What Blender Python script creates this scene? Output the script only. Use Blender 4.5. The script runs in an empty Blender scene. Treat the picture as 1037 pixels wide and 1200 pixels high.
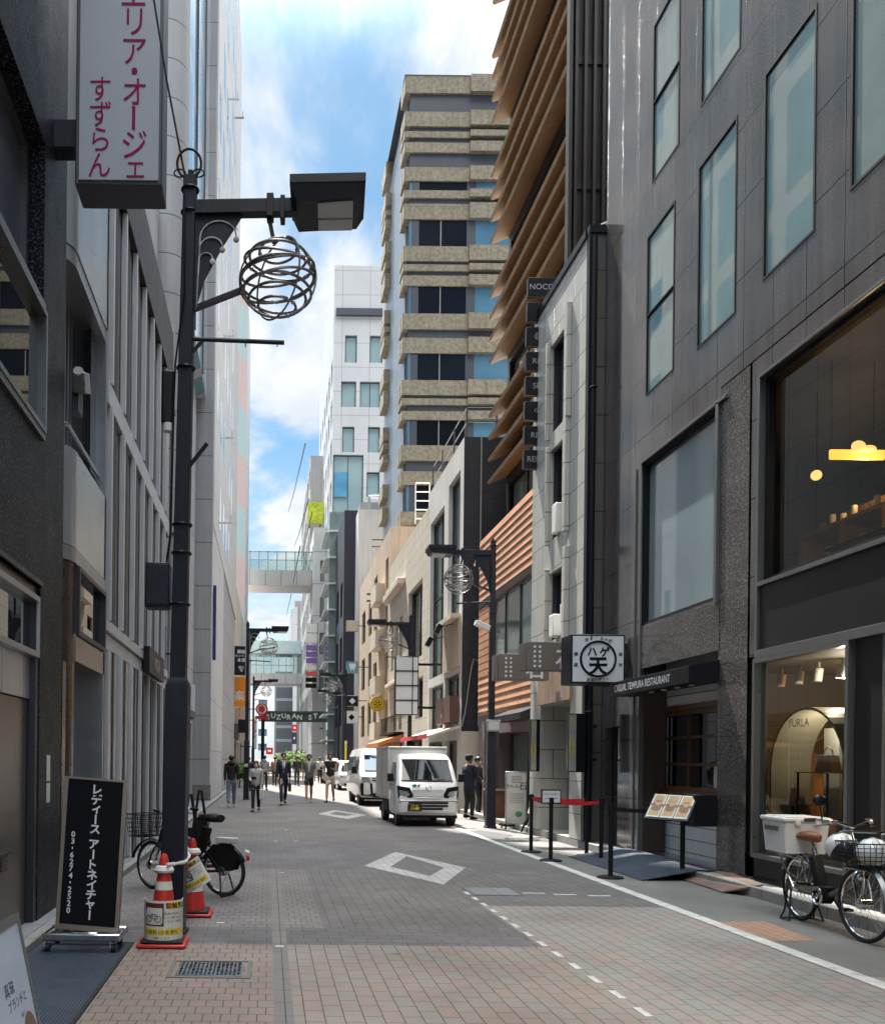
import bpy, math, random
from mathutils import Vector, Matrix
random.seed(7)
SC = bpy.context.scene
COL = SC.collection
R = math.radians
# ------------------------------------------------------------------ camera
F, VX, VY, ROLL, EYE = 1050.0, 315.0, 889.0, 0.011, 1.55
cd = bpy.data.cameras.new('camera'); cam = bpy.data.objects.new('camera', cd); COL.objects.link(cam)
cam.matrix_world = Matrix.Translation((0, 0, EYE)) @ Matrix.Rotation(R(90), 4, 'X') @ Matrix.Rotation(ROLL, 4, 'Z')
cd.sensor_width = 36; cd.lens = 36 * F / 1200
cd.shift_x = (518.5 - VX) / 1200; cd.shift_y = (VY - 600) / 1200
cd.clip_end = 5000; cd.clip_start = .05
SC.camera = cam
# ------------------------------------------------------------------ sky, sun, exposure
SUN_EL, SUN_AZ = R(62), R(-13)          # azimuth from +Y (street axis), negative = to the left
w = bpy.data.worlds.new('World'); SC.world = w; w.use_nodes = True
nt = w.node_tree; N = nt.nodes; L = nt.links; N.clear()
out = N.new('ShaderNodeOutputWorld'); bg = N.new('ShaderNodeBackground'); sky = N.new('ShaderNodeTexSky')
sky.sky_type = 'NISHITA'; sky.sun_disc = False; sky.sun_elevation = SUN_EL; sky.sun_rotation = SUN_AZ
sky.air_density = 1.0; sky.dust_density = 1.0; sky.ozone_density = 1.5
tc = N.new('ShaderNodeTexCoord'); sp = N.new('ShaderNodeSeparateXYZ'); L.new(tc.outputs['Generated'], sp.inputs[0])
zc = N.new('ShaderNodeMath'); zc.operation = 'MAXIMUM'; zc.inputs[1].default_value = .12; L.new(sp.outputs[2], zc.inputs[0])
dv = N.new('ShaderNodeVectorMath'); dv.operation = 'DIVIDE'; cz = N.new('ShaderNodeCombineXYZ')
for i in range(3): L.new(zc.outputs[0], cz.inputs[i])
L.new(tc.outputs['Generated'], dv.inputs[0]); L.new(cz.outputs[0], dv.inputs[1])
mp = N.new('ShaderNodeMapping'); mp.inputs['Location'].default_value = (6.241, .377, 0); mp.inputs['Scale'].default_value = (1.9, .85, 1)
L.new(dv.outputs[0], mp.inputs[0])
n1 = N.new('ShaderNodeTexNoise'); n1.inputs['Scale'].default_value = 1.1; n1.inputs['Detail'].default_value = 9; n1.inputs['Roughness'].default_value = .56; n1.inputs['Distortion'].default_value = .25
L.new(mp.outputs[0], n1.inputs['Vector'])
cr = N.new('ShaderNodeValToRGB'); cr.color_ramp.elements[0].position = .39; cr.color_ramp.elements[1].position = .57; cr.color_ramp.interpolation = 'EASE'
L.new(n1.outputs['Fac'], cr.inputs[0])
n2 = N.new('ShaderNodeTexNoise'); n2.inputs['Scale'].default_value = 2.6; n2.inputs['Detail'].default_value = 8; L.new(mp.outputs[0], n2.inputs['Vector'])
cc = N.new('ShaderNodeValToRGB'); cc.color_ramp.elements[0].position = .35; cc.color_ramp.elements[0].color = (.92, 1.0, 1.08, 1)
cc.color_ramp.elements[1].position = .65; cc.color_ramp.elements[1].color = (1.22, 1.225, 1.23, 1); L.new(n2.outputs['Fac'], cc.inputs[0])
sk2 = N.new('ShaderNodeVectorMath'); sk2.operation = 'MULTIPLY'; sk2.inputs[1].default_value = (.108, .158, .168); L.new(sky.outputs[0], sk2.inputs[0])
mx = N.new('ShaderNodeMix'); mx.data_type = 'RGBA'; hz = N.new('ShaderNodeMapRange'); hz.inputs['From Min'].default_value = .34; hz.inputs['From Max'].default_value = .10; hz.inputs['To Min'].default_value = 0; hz.inputs['To Max'].default_value = .8
L.new(sp.outputs[2], hz.inputs['Value']); hm = N.new('ShaderNodeMath'); hm.operation = 'MAXIMUM'; L.new(cr.outputs[0], hm.inputs[0]); L.new(hz.outputs[0], hm.inputs[1])
L.new(hm.outputs[0], mx.inputs['Factor'])
L.new(sk2.outputs[0], mx.inputs[6]); L.new(cc.outputs[0], mx.inputs[7])
zr = N.new('ShaderNodeMapRange'); zr.interpolation_type = 'SMOOTHSTEP'     # sky above the view is brightened, as added light for the street
zr.data_type = 'FLOAT_VECTOR'
for k_, v_ in ((7, (.60,) * 3), (8, (.88,) * 3), (9, (1, 1, 1)), (10, (11.0, 10.0, 8.8))): zr.inputs[k_].default_value = v_
zv = N.new('ShaderNodeCombineXYZ')
for k_ in range(3): L.new(sp.outputs[2], zv.inputs[k_])
L.new(zv.outputs[0], zr.inputs[6]); zm = N.new('ShaderNodeVectorMath'); zm.operation = 'MULTIPLY'; L.new(mx.outputs[2], zm.inputs[0]); L.new(zr.outputs[1], zm.inputs[1])
L.new(zm.outputs[0], bg.inputs['Color']); bg.inputs['Strength'].default_value = .12
L.new(bg.outputs[0], out.inputs[0])
sd = bpy.data.lights.new('sun', 'SUN'); sd.energy = 2.0; sd.angle = R(.5); sd.color = (1, .95, .87)
sun = bpy.data.objects.new('sun', sd); COL.objects.link(sun)
sdir = Vector((math.sin(SUN_AZ) * math.cos(SUN_EL), math.cos(SUN_AZ) * math.cos(SUN_EL), math.sin(SUN_EL)))
sun.rotation_euler = sdir.to_track_quat('Z', 'Y').to_euler(); sun.location = (0, 0, 60)
SC.view_settings.view_transform = 'Standard'; SC.view_settings.look = 'None'; SC.view_settings.exposure = 2.9; SC.view_settings.gamma = 1
SC.render.engine = 'CYCLES'
SC.cycles.max_bounces = 7; SC.cycles.diffuse_bounces = 3; SC.cycles.glossy_bounces = 4; SC.cycles.transparent_max_bounces = 8; SC.cycles.transmission_bounces = 3
SC.cycles.use_denoising = True; SC.cycles.caustics_reflective = False; SC.cycles.caustics_refractive = False
SC.cycles.sample_clamp_indirect = 6
# ------------------------------------------------------------------ measuring helpers (photo point -> place in the street)
def uv(px, py):
    u, v = px - VX, py - VY
    return u + ROLL * v, v - ROLL * u
def G(px, py, z=0.0):
    u, v = uv(px, py); d = (EYE - z) * F / v
    return Vector((u * d / F, d, z))
def WX(px, py, c):
    u, v = uv(px, py); d = c * F / u
    return d, EYE - v * d / F
def WY(px, py, d):
    u, v = uv(px, py)
    return u * d / F, EYE - v * d / F
def PD(px, py, d):
    x, z = WY(px, py, d); return Vector((x, d, z))
# ------------------------------------------------------------------ mesh builder
GL = {}
def glyph(body, bold=0.0):
    k = (body, bold)
    if k not in GL:
        c = bpy.data.curves.new('t', 'FONT'); c.body = body; c.offset = bold; c.resolution_u = 3
        o = bpy.data.objects.new('t', c); COL.objects.link(o)
        dg = bpy.context.evaluated_depsgraph_get()
        me = bpy.data.meshes.new_from_object(o.evaluated_get(dg))
        vs = [(v.co.x, v.co.y) for v in me.vertices]; fs = [tuple(p.vertices) for p in me.polygons]
        bpy.data.objects.remove(o); bpy.data.curves.remove(c); bpy.data.meshes.remove(me)
        GL[k] = (vs, fs)
    return GL[k]
class MB:
    def __init__(s): s.v = []; s.f = []; s.m = []; s.sm = []; s.mi = 0
    def add(s, vs, fs, smooth=False):
        b = len(s.v); s.v += [tuple(p) for p in vs]
        for f in fs: s.f.append(tuple(b + i for i in f)); s.m.append(s.mi); s.sm.append(smooth)
        return s
    def quad(s, a, b, c, d): return s.add([a, b, c, d], [(0, 1, 2, 3)])
    def box(s, x0, x1, y0, y1, z0, z1):
        x0, x1 = sorted((x0, x1)); y0, y1 = sorted((y0, y1)); z0, z1 = sorted((z0, z1))
        return s.add([(x0,y0,z0),(x1,y0,z0),(x1,y1,z0),(x0,y1,z0),(x0,y0,z1),(x1,y0,z1),(x1,y1,z1),(x0,y1,z1)],
                     [(0,3,2,1),(4,5,6,7),(0,1,5,4),(1,2,6,5),(2,3,7,6),(3,0,4,7)])
    def obox(s, c, size, M=None):
        hx, hy, hz = (q / 2 for q in size); M = M or Matrix(); c = Vector(c)
        P = [c + M.to_3x3() @ Vector(p) for p in [(-hx,-hy,-hz),(hx,-hy,-hz),(hx,hy,-hz),(-hx,hy,-hz),(-hx,-hy,hz),(hx,-hy,hz),(hx,hy,hz),(-hx,hy,hz)]]
        return s.add(P, [(0,3,2,1),(4,5,6,7),(0,1,5,4),(1,2,6,5),(2,3,7,6),(3,0,4,7)])
    def bar(s, p, q, w, h=None, up=(0, 0, 1)):
        p, q = Vector(p), Vector(q); d = q - p; h = h or w
        if d.length < 1e-6: return s
        z = d.normalized(); u = Vector(up)
        if abs(z.dot(u)) > .98: u = Vector((1, 0, 0))
        x = u.cross(z).normalized(); y = z.cross(x)
        M = Matrix((x, y, z)).transposed()
        return s.obox((p + q) / 2, (w, h, d.length), M)
    def cyl(s, p, q, r, r2=None, n=12, cap=True, smooth=True):
        p, q = Vector(p), Vector(q); r2 = r if r2 is None else r2
        z = (q - p).normalized(); x = z.orthogonal().normalized(); y = z.cross(x)
        vs = []
        for c, rr in ((p, r), (q, r2)):
            vs += [c + (x * math.cos(2*math.pi*i/n) + y * math.sin(2*math.pi*i/n)) * rr for i in range(n)]
        s.add(vs, [(i, (i+1) % n, n + (i+1) % n, n + i) for i in range(n)], smooth)
        if cap:
            s.add(vs[:n], [tuple(range(n - 1, -1, -1))]); s.add(vs[n:], [tuple(range(n))])
        return s
    def tube(s, pts, r, n=8, closed=False, smooth=True):
        P = [Vector(p) for p in pts]; k = len(P); rings = []
        nrm = None
        for i in range(k):
            a = P[(i - 1) % k] if closed or i > 0 else P[i]; b = P[(i + 1) % k] if closed or i < k - 1 else P[i]
            t = (b - a).normalized()
            if nrm is None: nrm = t.orthogonal().normalized()
            nrm = (nrm - t * nrm.dot(t))
            nrm = nrm.normalized() if nrm.length > 1e-6 else t.orthogonal().normalized()
            bi = t.cross(nrm); rr = r[i] if isinstance(r, (list, tuple)) else r
            rings.append([P[i] + (nrm * math.cos(2*math.pi*j/n) + bi * math.sin(2*math.pi*j/n)) * rr for j in range(n)])
        vs = [p for g in rings for p in g]; fs = []
        for i in range(k if closed else k - 1):
            o = ((i + 1) % k) * n
            if closed and i == k - 1:      # align the seam
                o = 0
            fs += [(i*n + j, i*n + (j+1) % n, o + (j+1) % n, o + j) for j in range(n)]
        s.add(vs, fs, smooth)
        if not closed:
            s.add(rings[0], [tuple(range(n - 1, -1, -1))]); s.add(rings[-1], [tuple(range(n))])
        return s
    def ring(s, c, R_, r, axis=(0, 1, 0), n=32, m=8, sx=1.0):
        z = Vector(axis).normalized(); x = z.orthogonal().normalized()
        if abs(z.z) < .9: x = Vector((0, 0, 1)).cross(z).normalized()
        y = z.cross(x)
        return s.tube([Vector(c) + x * math.cos(2*math.pi*i/n) * R_ * sx + y * math.sin(2*math.pi*i/n) * R_ for i in range(n)], r, m, True)
    def ball(s, c, r, n=12, m=8, sc=(1, 1, 1), M=None):
        vs = []; c = Vector(c)
        for i in range(m + 1):
            a = math.pi * i / m
            for j in range(n):
                b = 2 * math.pi * j / n
                p = Vector((math.sin(a)*math.cos(b)*r*sc[0], math.sin(a)*math.sin(b)*r*sc[1], math.cos(a)*r*sc[2]))
                vs.append(c + (M.to_3x3() @ p if M else p))
        return s.add(vs, [(i*n + j, (i+1)*n + j, (i+1)*n + (j+1) % n, i*n + (j+1) % n) for i in range(m) for j in range(n)], True)
    def lathe(s, prof, c=(0, 0, 0), n=24, smooth=True):
        vs = []; c = Vector(c); k = len(prof)
        for r, z in prof: vs += [c + Vector((r*math.cos(2*math.pi*j/n), r*math.sin(2*math.pi*j/n), z)) for j in range(n)]
        return s.add(vs, [(i*n + j, i*n + (j+1) % n, (i+1)*n + (j+1) % n, (i+1)*n + j) for i in range(k-1) for j in range(n)], smooth)
    def prism(s, poly, fn, h0, h1, smooth=False):
        """poly: 2-D outline; fn(a, b, h) -> 3-D point; extruded from h0 to h1"""
        n = len(poly)
        vs = [fn(a, b, h0) for a, b in poly] + [fn(a, b, h1) for a, b in poly]
        s.add(vs, [tuple(range(n - 1, -1, -1)), tuple(range(n, 2*n))])
        return s.add(vs, [(i, (i+1) % n, n + (i+1) % n, n + i) for i in range(n)], smooth)
    def loft(s, rings, cap=True, smooth=True):
        n = len(rings[0]); vs = [p for g in rings for p in g]
        s.add(vs, [(i*n + j, i*n + (j+1) % n, (i+1)*n + (j+1) % n, (i+1)*n + j) for i in range(len(rings)-1) for j in range(n)], smooth)
        if cap: s.add(rings[0], [tuple(range(n - 1, -1, -1))]); s.add(rings[-1], [tuple(range(n))])
        return s
    def text(s, body, size, fn, bold=0.0, align='C', sx=1.0):
        vs, fs = glyph(body, bold)
        if not vs: return s
        x0 = min(v[0] for v in vs); x1 = max(v[0] for v in vs); y0 = min(v[1] for v in vs); y1 = max(v[1] for v in vs)
        ox = (x0 + x1) / 2 if align == 'C' else (x0 if align == 'L' else x1); oy = (y0 + y1) / 2
        return s.add([fn((x - ox) * size * sx, (y - oy) * size) for x, y in vs], fs)
    def vtext(s, body, size, fn, pitch=None, bold=0.0, sx=1.0):
        """vertical Japanese line: first character centred at (0, 0), going down"""
        pitch = pitch or size * 1.05
        for i, ch in enumerate(body):
            if ch == ' ': continue
            if ch in 'ー-': s.text('ー' if ch == 'ー' else '-', size, lambda x, y, i=i: fn(y * sx, x - i * pitch), bold)
            else:
                vs, fs = glyph(ch, bold)
                small = ch in 'ェィャッョュォ'
                x0 = min(v[0] for v in vs); x1 = max(v[0] for v in vs); y0 = min(v[1] for v in vs); y1 = max(v[1] for v in vs)
                s.add([fn((x - (x0+x1)/2) * size * sx, (y - (y0+y1)/2) * size - i * pitch) for x, y in vs], fs)
        return s
    def parts(s, name, mat, parent, **k):
        """every separate piece of this mesh as a part of its own"""
        key = {}; par = list(range(len(s.v)))
        def fd(i):
            while par[i] != i: par[i] = par[par[i]]; i = par[i]
            return i
        for i, p in enumerate(s.v):
            q = tuple(round(c, 4) for c in p)
            if q in key: par[fd(i)] = fd(key[q])
            else: key[q] = i
        for f in s.f:
            for i in f[1:]: par[fd(i)] = fd(f[0])
        G_ = {}
        for j, f in enumerate(s.f): G_.setdefault(fd(f[0]), []).append(j)
        out = []
        for js in G_.values():
            m = MB(); mp_ = {}
            for j in js:
                fs = []
                for i in s.f[j]:
                    if i not in mp_: mp_[i] = len(m.v); m.v.append(s.v[i])
                    fs.append(mp_[i])
                m.f.append(tuple(fs)); m.m.append(s.m[j]); m.sm.append(s.sm[j])
            out.append(m.build(name, mat, parent, **k))
        return out
    def build(s, name, mat, parent=None, world=True, bevel=0, seg=2, auto=35, sub=0):
        me = bpy.data.meshes.new(name)
        off = WL.get(parent, Vector((0, 0, 0))) if (parent is not None and world) else Vector((0, 0, 0))
        me.from_pydata([tuple(Vector(p) - off) for p in s.v], [], s.f)
        for mm in (mat if isinstance(mat, (list, tuple)) else [mat]): me.materials.append(mm)
        me.polygons.foreach_set('material_index', s.m); me.polygons.foreach_set('use_smooth', s.sm)
        me.validate(); me.update()
        if any(s.sm) or bevel:
            try: me.set_sharp_from_angle(angle=R(auto))
            except Exception: pass
        o = bpy.data.objects.new(name, me); COL.objects.link(o)
        if parent is not None: o.parent = parent; WL[o] = WL.get(parent, Vector((0, 0, 0)))
        if bevel:
            b = o.modifiers.new('bevel', 'BEVEL'); b.width = bevel; b.segments = seg; b.limit_method = 'ANGLE'; b.angle_limit = R(40); b.harden_normals = False
        if sub:
            q = o.modifiers.new('sub', 'SUBSURF'); q.levels = sub; q.render_levels = sub
        return o
WL = {}
def tag(o, label=None, cat=None, group=None, kind=None):
    for k, v in (('label', label), ('category', cat), ('group', group), ('kind', kind)):
        if v: o[k] = v
    return o
def E(name, loc, label, cat, group=None, rz=0.0, kind=None):
    o = bpy.data.objects.new(name, None); COL.objects.link(o); o.location = loc; o.rotation_euler = (0, 0, rz)
    o.empty_display_size = .2; WL[o] = Vector(loc)
    return tag(o, label, cat, group, kind)
def kids(o): return [c for c in bpy.data.objects if c.parent == o]
def dup(root, loc, rz=0.0, label=None, group=None):
    def cp(o, par):
        c = o.copy(); COL.objects.link(c)
        if par is not None: c.parent = par
        for k in KID.get(o, []): cp(k, c)
        return c
    global KID
    KID = {}
    for o in bpy.data.objects:
        if o.parent: KID.setdefault(o.parent, []).append(o)
    c = cp(root, None); c.location = loc; c.rotation_euler = (c.rotation_euler[0], c.rotation_euler[1], rz)
    if label: c['label'] = label
    if group: c['group'] = group
    return c
# axis-aligned wall frames: s along the wall, z up, o outwards
class Fr:
    def __init__(s, axis, c, sgn): s.a, s.c, s.g = axis, c, sgn
    def p(s, q, z, o=0.0): return (s.c + s.g * o, q, z) if s.a == 'X' else (q, s.c + s.g * o, z)
    def box(s, m, s0, s1, z0, z1, o0, o1):
        a, b = s.p(s0, z0, o0), s.p(s1, z1, o1); return m.box(a[0], b[0], a[1], b[1], a[2], b[2])
    def wall(s, m, s0, s1, z0, z1, ops=(), dep=.15):
        xs = sorted({s0, s1, *[min(max(v, s0), s1) for o in ops for v in o[:2]]}); zs = sorted({z0, z1, *[min(max(v, z0), z1) for o in ops for v in o[2:4]]})
        for i in range(len(xs) - 1):
            for j in range(len(zs) - 1):
                cx, cz = (xs[i]+xs[i+1])/2, (zs[j]+zs[j+1])/2
                if any(o[0] < cx < o[1] and o[2] < cz < o[3] for o in ops): continue
                m.quad(s.p(xs[i], zs[j]), s.p(xs[i+1], zs[j]), s.p(xs[i+1], zs[j+1]), s.p(xs[i], zs[j+1]))
        for o in ops:
            d = o[4] if len(o) > 4 else dep
            a, b, c, e = o[:4]
            m.quad(s.p(a,c), s.p(a,e), s.p(a,e,-d), s.p(a,c,-d)); m.quad(s.p(b,c), s.p(b,e), s.p(b,e,-d), s.p(b,c,-d))
            m.quad(s.p(a,e), s.p(b,e), s.p(b,e,-d), s.p(a,e,-d)); m.quad(s.p(a,c), s.p(b,c), s.p(b,c,-d), s.p(a,c,-d))
        return m
    def window(s, par, o, dep=.15, fw=.05, pane=None, frame=None, nx=1, nz=1, name='window', proud=.03, th=None):
        a, b, c, e = o[:4]; m = MB(); d = dep
        for (p, q, r, t) in ((a, a+fw, c, e), (b-fw, b, c, e), (a+fw, b-fw, c, c+fw), (a+fw, b-fw, e-fw, e)):
            s.box(m, p, q, r, t, -d + .001, -d + .06 + proud)
        t = th or fw * .7
        for i in range(1, nx):
            x = a + (b - a) * i / nx; s.box(m, x - t/2, x + t/2, c + fw, e - fw, -d + .001, -d + .05)
        for j in range(1, nz):
            z = c + (e - c) * j / nz; s.box(m, a + fw, b - fw, z - t/2, z + t/2, -d + .002, -d + .046)
        f = m.build(name, frame, par)
        P = [s.p(a, c, -d+.012), s.p(b, c, -d+.012), s.p(b, e, -d+.012), s.p(a, e, -d+.012)]
        nn = (Vector(P[1]) - Vector(P[0])).cross(Vector(P[2]) - Vector(P[0])); on = Vector(s.p(a, c, 1)) - Vector(s.p(a, c, 0))
        g = MB(); g.quad(*(P if nn.dot(on) > 0 else P[::-1]))
        g.build('pane', pane, f)
        return f
def rx(c, pxl, pyt, pyb, pxr, pyr):
    ya, zt = WX(pxl, pyt, c); _, zb = WX(pxl, pyb, c); yb, _ = WX(pxr, pyr, c)
    return (min(ya, yb), max(ya, yb), zb, zt)
# ------------------------------------------------------------------ materials
MT = {}
def mat(name, col, rough=.5, metal=0.0, var=.12, vs=2.5, bump=0.0, bs=30, brick=None, ior=1.5, col2=None, thr=(.4, .6), coat=0, emit=None, streak=0, spec=None, sp=None, stain=0, wavy=0, wscale=1.0):
    m = bpy.data.materials.new(name); m.use_nodes = True; nt = m.node_tree; N, L = nt.nodes, nt.links
    p = N['Principled BSDF']; p.inputs['Roughness'].default_value = rough; p.inputs['Metallic'].default_value = metal; p.inputs['IOR'].default_value = ior
    if spec is not None: p.inputs['Specular IOR Level'].default_value = spec
    if coat: p.inputs['Coat Weight'].default_value = coat; p.inputs['Coat Roughness'].default_value = .05
    if emit: p.inputs['Emission Color'].default_value = (*emit[:3], 1); p.inputs['Emission Strength'].default_value = emit[3]
    g = N.new('ShaderNodeNewGeometry'); pos = g.outputs['Position']
    def noise(scale, det=5, src=pos, ro=.55):
        n = N.new('ShaderNodeTexNoise'); n.inputs['Scale'].default_value = scale; n.inputs['Detail'].default_value = det; n.inputs['Roughness'].default_value = ro
        L.new(src, n.inputs['Vector']); return n.outputs['Fac']
    def mixc(f, a, b, mode='MIX'):
        x = N.new('ShaderNodeMix'); x.data_type = 'RGBA'; x.blend_type = mode
        if isinstance(f, float): x.inputs[0].default_value = f
        else: L.new(f, x.inputs[0])
        for i, v in ((6, a), (7, b)):
            if isinstance(v, tuple): x.inputs[i].default_value = (*v[:3], 1)
            else: L.new(v, x.inputs[i])
        return x.outputs[2]
    def ramp(f, a, b, ca=(0, 0, 0), cb=(1, 1, 1)):
        r = N.new('ShaderNodeValToRGB'); r.color_ramp.elements[0].position = a; r.color_ramp.elements[1].position = b
        r.color_ramp.elements[0].color = (*ca, 1); r.color_ramp.elements[1].color = (*cb, 1); L.new(f, r.inputs[0]); return r.outputs[0]
    c = tuple(col)
    hb = None
    if col2 is not None: c = mixc(ramp(noise(sp or vs * 6, 6 if not sp else 2), *thr), c, tuple(col2))
    if brick:
        b = N.new('ShaderNodeTexBrick'); b.offset = brick.get('off', .5); b.squash = 1; b.inputs['Scale'].default_value = 1
        b.inputs['Brick Width'].default_value = brick['w']; b.inputs['Row Height'].default_value = brick['h']; b.inputs['Mortar Size'].default_value = brick.get('m', .006)
        b.inputs['Mortar Smooth'].default_value = .1; b.inputs['Bias'].default_value = brick.get('bias', 0)
        s = N.new('ShaderNodeSeparateXYZ'); L.new(pos, s.inputs[0]); k = N.new('ShaderNodeCombineXYZ')
        ax = brick.get('ax', 'w')
        if ax == 'w':
            a = N.new('ShaderNodeMath'); a.operation = 'ADD'; L.new(s.outputs[0], a.inputs[0]); L.new(s.outputs[1], a.inputs[1]); L.new(a.outputs[0], k.inputs[0]); L.new(s.outputs[2], k.inputs[1])
        elif ax == 'xy': L.new(s.outputs[0], k.inputs[0]); L.new(s.outputs[1], k.inputs[1])
        elif ax == 'yx': L.new(s.outputs[1], k.inputs[0]); L.new(s.outputs[0], k.inputs[1])
        elif ax == 'vw': L.new(s.outputs[2], k.inputs[0]); a = N.new('ShaderNodeMath'); a.operation = 'ADD'; L.new(s.outputs[0], a.inputs[0]); L.new(s.outputs[1], a.inputs[1]); L.new(a.outputs[0], k.inputs[1])
        mo = N.new('ShaderNodeVectorMath'); mo.operation = 'ADD'; mo.inputs[1].default_value = (500 * brick['w'] + brick.get('ox', 0), 500 * brick['h'] + brick.get('oy', 0), 0); L.new(k.outputs[0], mo.inputs[0])
        L.new(mo.outputs[0], b.inputs['Vector'])
        c2 = brick.get('c2')
        if c2 is not None:
            if isinstance(c, tuple): b.inputs['Color1'].default_value = (*c, 1)
            else: L.new(c, b.inputs['Color1'])
            b.inputs['Color2'].default_value = (*c2, 1)
        else:
            for q in ('Color1', 'Color2'):
                if isinstance(c, tuple): b.inputs[q].default_value = (*c, 1)
                else: L.new(c, b.inputs[q])
        mc = brick.get('mc') or tuple(q * .35 for q in col)
        b.inputs['Mortar'].default_value = (*mc, 1)
        c = b.outputs['Color']; hb = b.outputs['Fac']
    if var:
        c = mixc(1.0, c, ramp(noise(vs), .25, .75, (1 - var,) * 3, (1 + var * .6,) * 3), 'MULTIPLY')
    if streak:
        sm = N.new('ShaderNodeMapping'); sm.inputs['Scale'].default_value = (7, 7, .35); L.new(pos, sm.inputs[0])
        c = mixc(1.0, c, ramp(noise(1.0, 5, sm.outputs[0]), .35, .7, (1 - streak,) * 3, (1, 1, 1)), 'MULTIPLY')
    if stain:
        c = mixc(1.0, c, ramp(noise(.55, 7), .38, .62, (1 - stain,) * 3, (1.04,) * 3), 'MULTIPLY')
        vo = N.new('ShaderNodeTexVoronoi'); vo.inputs['Scale'].default_value = 1.3; L.new(pos, vo.inputs['Vector'])
        c = mixc(1.0, c, ramp(vo.outputs['Distance'], .03, .055, (.62,) * 3, (1,) * 3), 'MULTIPLY')
    if isinstance(c, tuple): p.inputs['Base Color'].default_value = (*c, 1)
    else: L.new(c, p.inputs['Base Color'])
    if rough > .02 and var:
        mr = N.new('ShaderNodeMapRange'); mr.inputs['To Min'].default_value = rough * .75; mr.inputs['To Max'].default_value = min(1, rough * 1.25); L.new(noise(vs * 2.3), mr.inputs['Value']); L.new(mr.outputs[0], p.inputs['Roughness'])
    if bump or hb is not None or wavy:
        prev = None
        if wavy:
            bw = N.new('ShaderNodeBump'); bw.inputs['Strength'].default_value = 1; bw.inputs['Distance'].default_value = wavy; L.new(noise(wscale, 2), bw.inputs['Height']); prev = bw.outputs[0]
        if bump:
            bn = N.new('ShaderNodeBump'); bn.inputs['Strength'].default_value = 1; bn.inputs['Distance'].default_value = bump; L.new(noise(bs, 4), bn.inputs['Height'])
            if prev: L.new(prev, bn.inputs['Normal'])
            prev = bn.outputs[0]
        if hb is not None:
            b2 = N.new('ShaderNodeBump'); b2.invert = True; b2.inputs['Strength'].default_value = .8; b2.inputs['Distance'].default_value = brick.get('d', .006); L.new(hb, b2.inputs['Height'])
            if prev: L.new(prev, b2.inputs['Normal'])
            prev = b2.outputs[0]
        L.new(prev, p.inputs['Normal'])
    MT[name] = m
    return m
def clear_glass(name, tint=(.75, .85, .82), ior=1.5, rough=.0):
    m = bpy.data.materials.new(name); m.use_nodes = True; nt = m.node_tree; N, L = nt.nodes, nt.links; N.clear()
    o = N.new('ShaderNodeOutputMaterial'); t = N.new('ShaderNodeBsdfTransparent'); t.inputs[0].default_value = (*tint, 1)
    g = N.new('ShaderNodeBsdfGlossy'); g.inputs['Roughness'].default_value = rough; g.inputs['Color'].default_value = (.95, 1, .99, 1)
    f = N.new('ShaderNodeFresnel'); f.inputs['IOR'].default_value = ior; x = N.new('ShaderNodeMixShader')
    L.new(f.outputs[0], x.inputs[0]); L.new(t.outputs[0], x.inputs[1]); L.new(g.outputs[0], x.inputs[2]); L.new(x.outputs[0], o.inputs[0])
    MT[name] = m; return m
# setting
m_earth = mat('asphalt', (.07, .07, .072), .9, bump=.002, bs=90)
pv = dict(w=.235, h=.118, m=.0032, ax='yx', d=.004)
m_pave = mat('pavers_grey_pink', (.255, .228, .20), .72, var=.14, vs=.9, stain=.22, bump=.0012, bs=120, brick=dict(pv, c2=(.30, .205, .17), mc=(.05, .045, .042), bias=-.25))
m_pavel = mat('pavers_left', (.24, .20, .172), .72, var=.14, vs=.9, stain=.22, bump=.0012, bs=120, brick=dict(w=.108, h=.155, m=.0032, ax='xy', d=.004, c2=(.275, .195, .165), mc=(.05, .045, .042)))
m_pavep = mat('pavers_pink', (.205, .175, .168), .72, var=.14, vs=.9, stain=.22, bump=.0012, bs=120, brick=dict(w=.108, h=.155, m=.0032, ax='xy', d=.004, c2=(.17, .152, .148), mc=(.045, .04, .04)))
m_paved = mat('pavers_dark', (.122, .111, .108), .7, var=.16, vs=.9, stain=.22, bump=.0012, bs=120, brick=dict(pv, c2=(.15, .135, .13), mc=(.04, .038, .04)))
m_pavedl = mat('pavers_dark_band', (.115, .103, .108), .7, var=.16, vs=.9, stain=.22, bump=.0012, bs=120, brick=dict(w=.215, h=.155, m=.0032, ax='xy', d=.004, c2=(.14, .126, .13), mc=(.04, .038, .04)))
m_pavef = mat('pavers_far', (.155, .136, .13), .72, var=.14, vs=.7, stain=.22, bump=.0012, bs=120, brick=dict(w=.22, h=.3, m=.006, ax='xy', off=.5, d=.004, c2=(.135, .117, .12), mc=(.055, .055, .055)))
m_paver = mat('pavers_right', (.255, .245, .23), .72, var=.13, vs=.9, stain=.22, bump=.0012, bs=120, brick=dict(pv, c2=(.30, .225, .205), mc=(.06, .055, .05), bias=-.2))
m_chan = mat('pavers_channel', (.175, .16, .15), .72, var=.15, vs=2, bump=.001, bs=120, brick=dict(w=.12, h=.3, m=.004, ax='xy', off=0, mc=(.05, .05, .05)))
m_asph = mat('grey_asphalt', (.17, .16, .15), .85, stain=.25, var=.2, vs=1.2, bump=.002, bs=160)
m_orange = mat('pavers_orange', (.36, .2, .13), .75, var=.15, vs=2, bump=.001, bs=120, brick=dict(w=.2, h=.1, m=.004, ax='yx', c2=(.33, .2, .15)))
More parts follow.
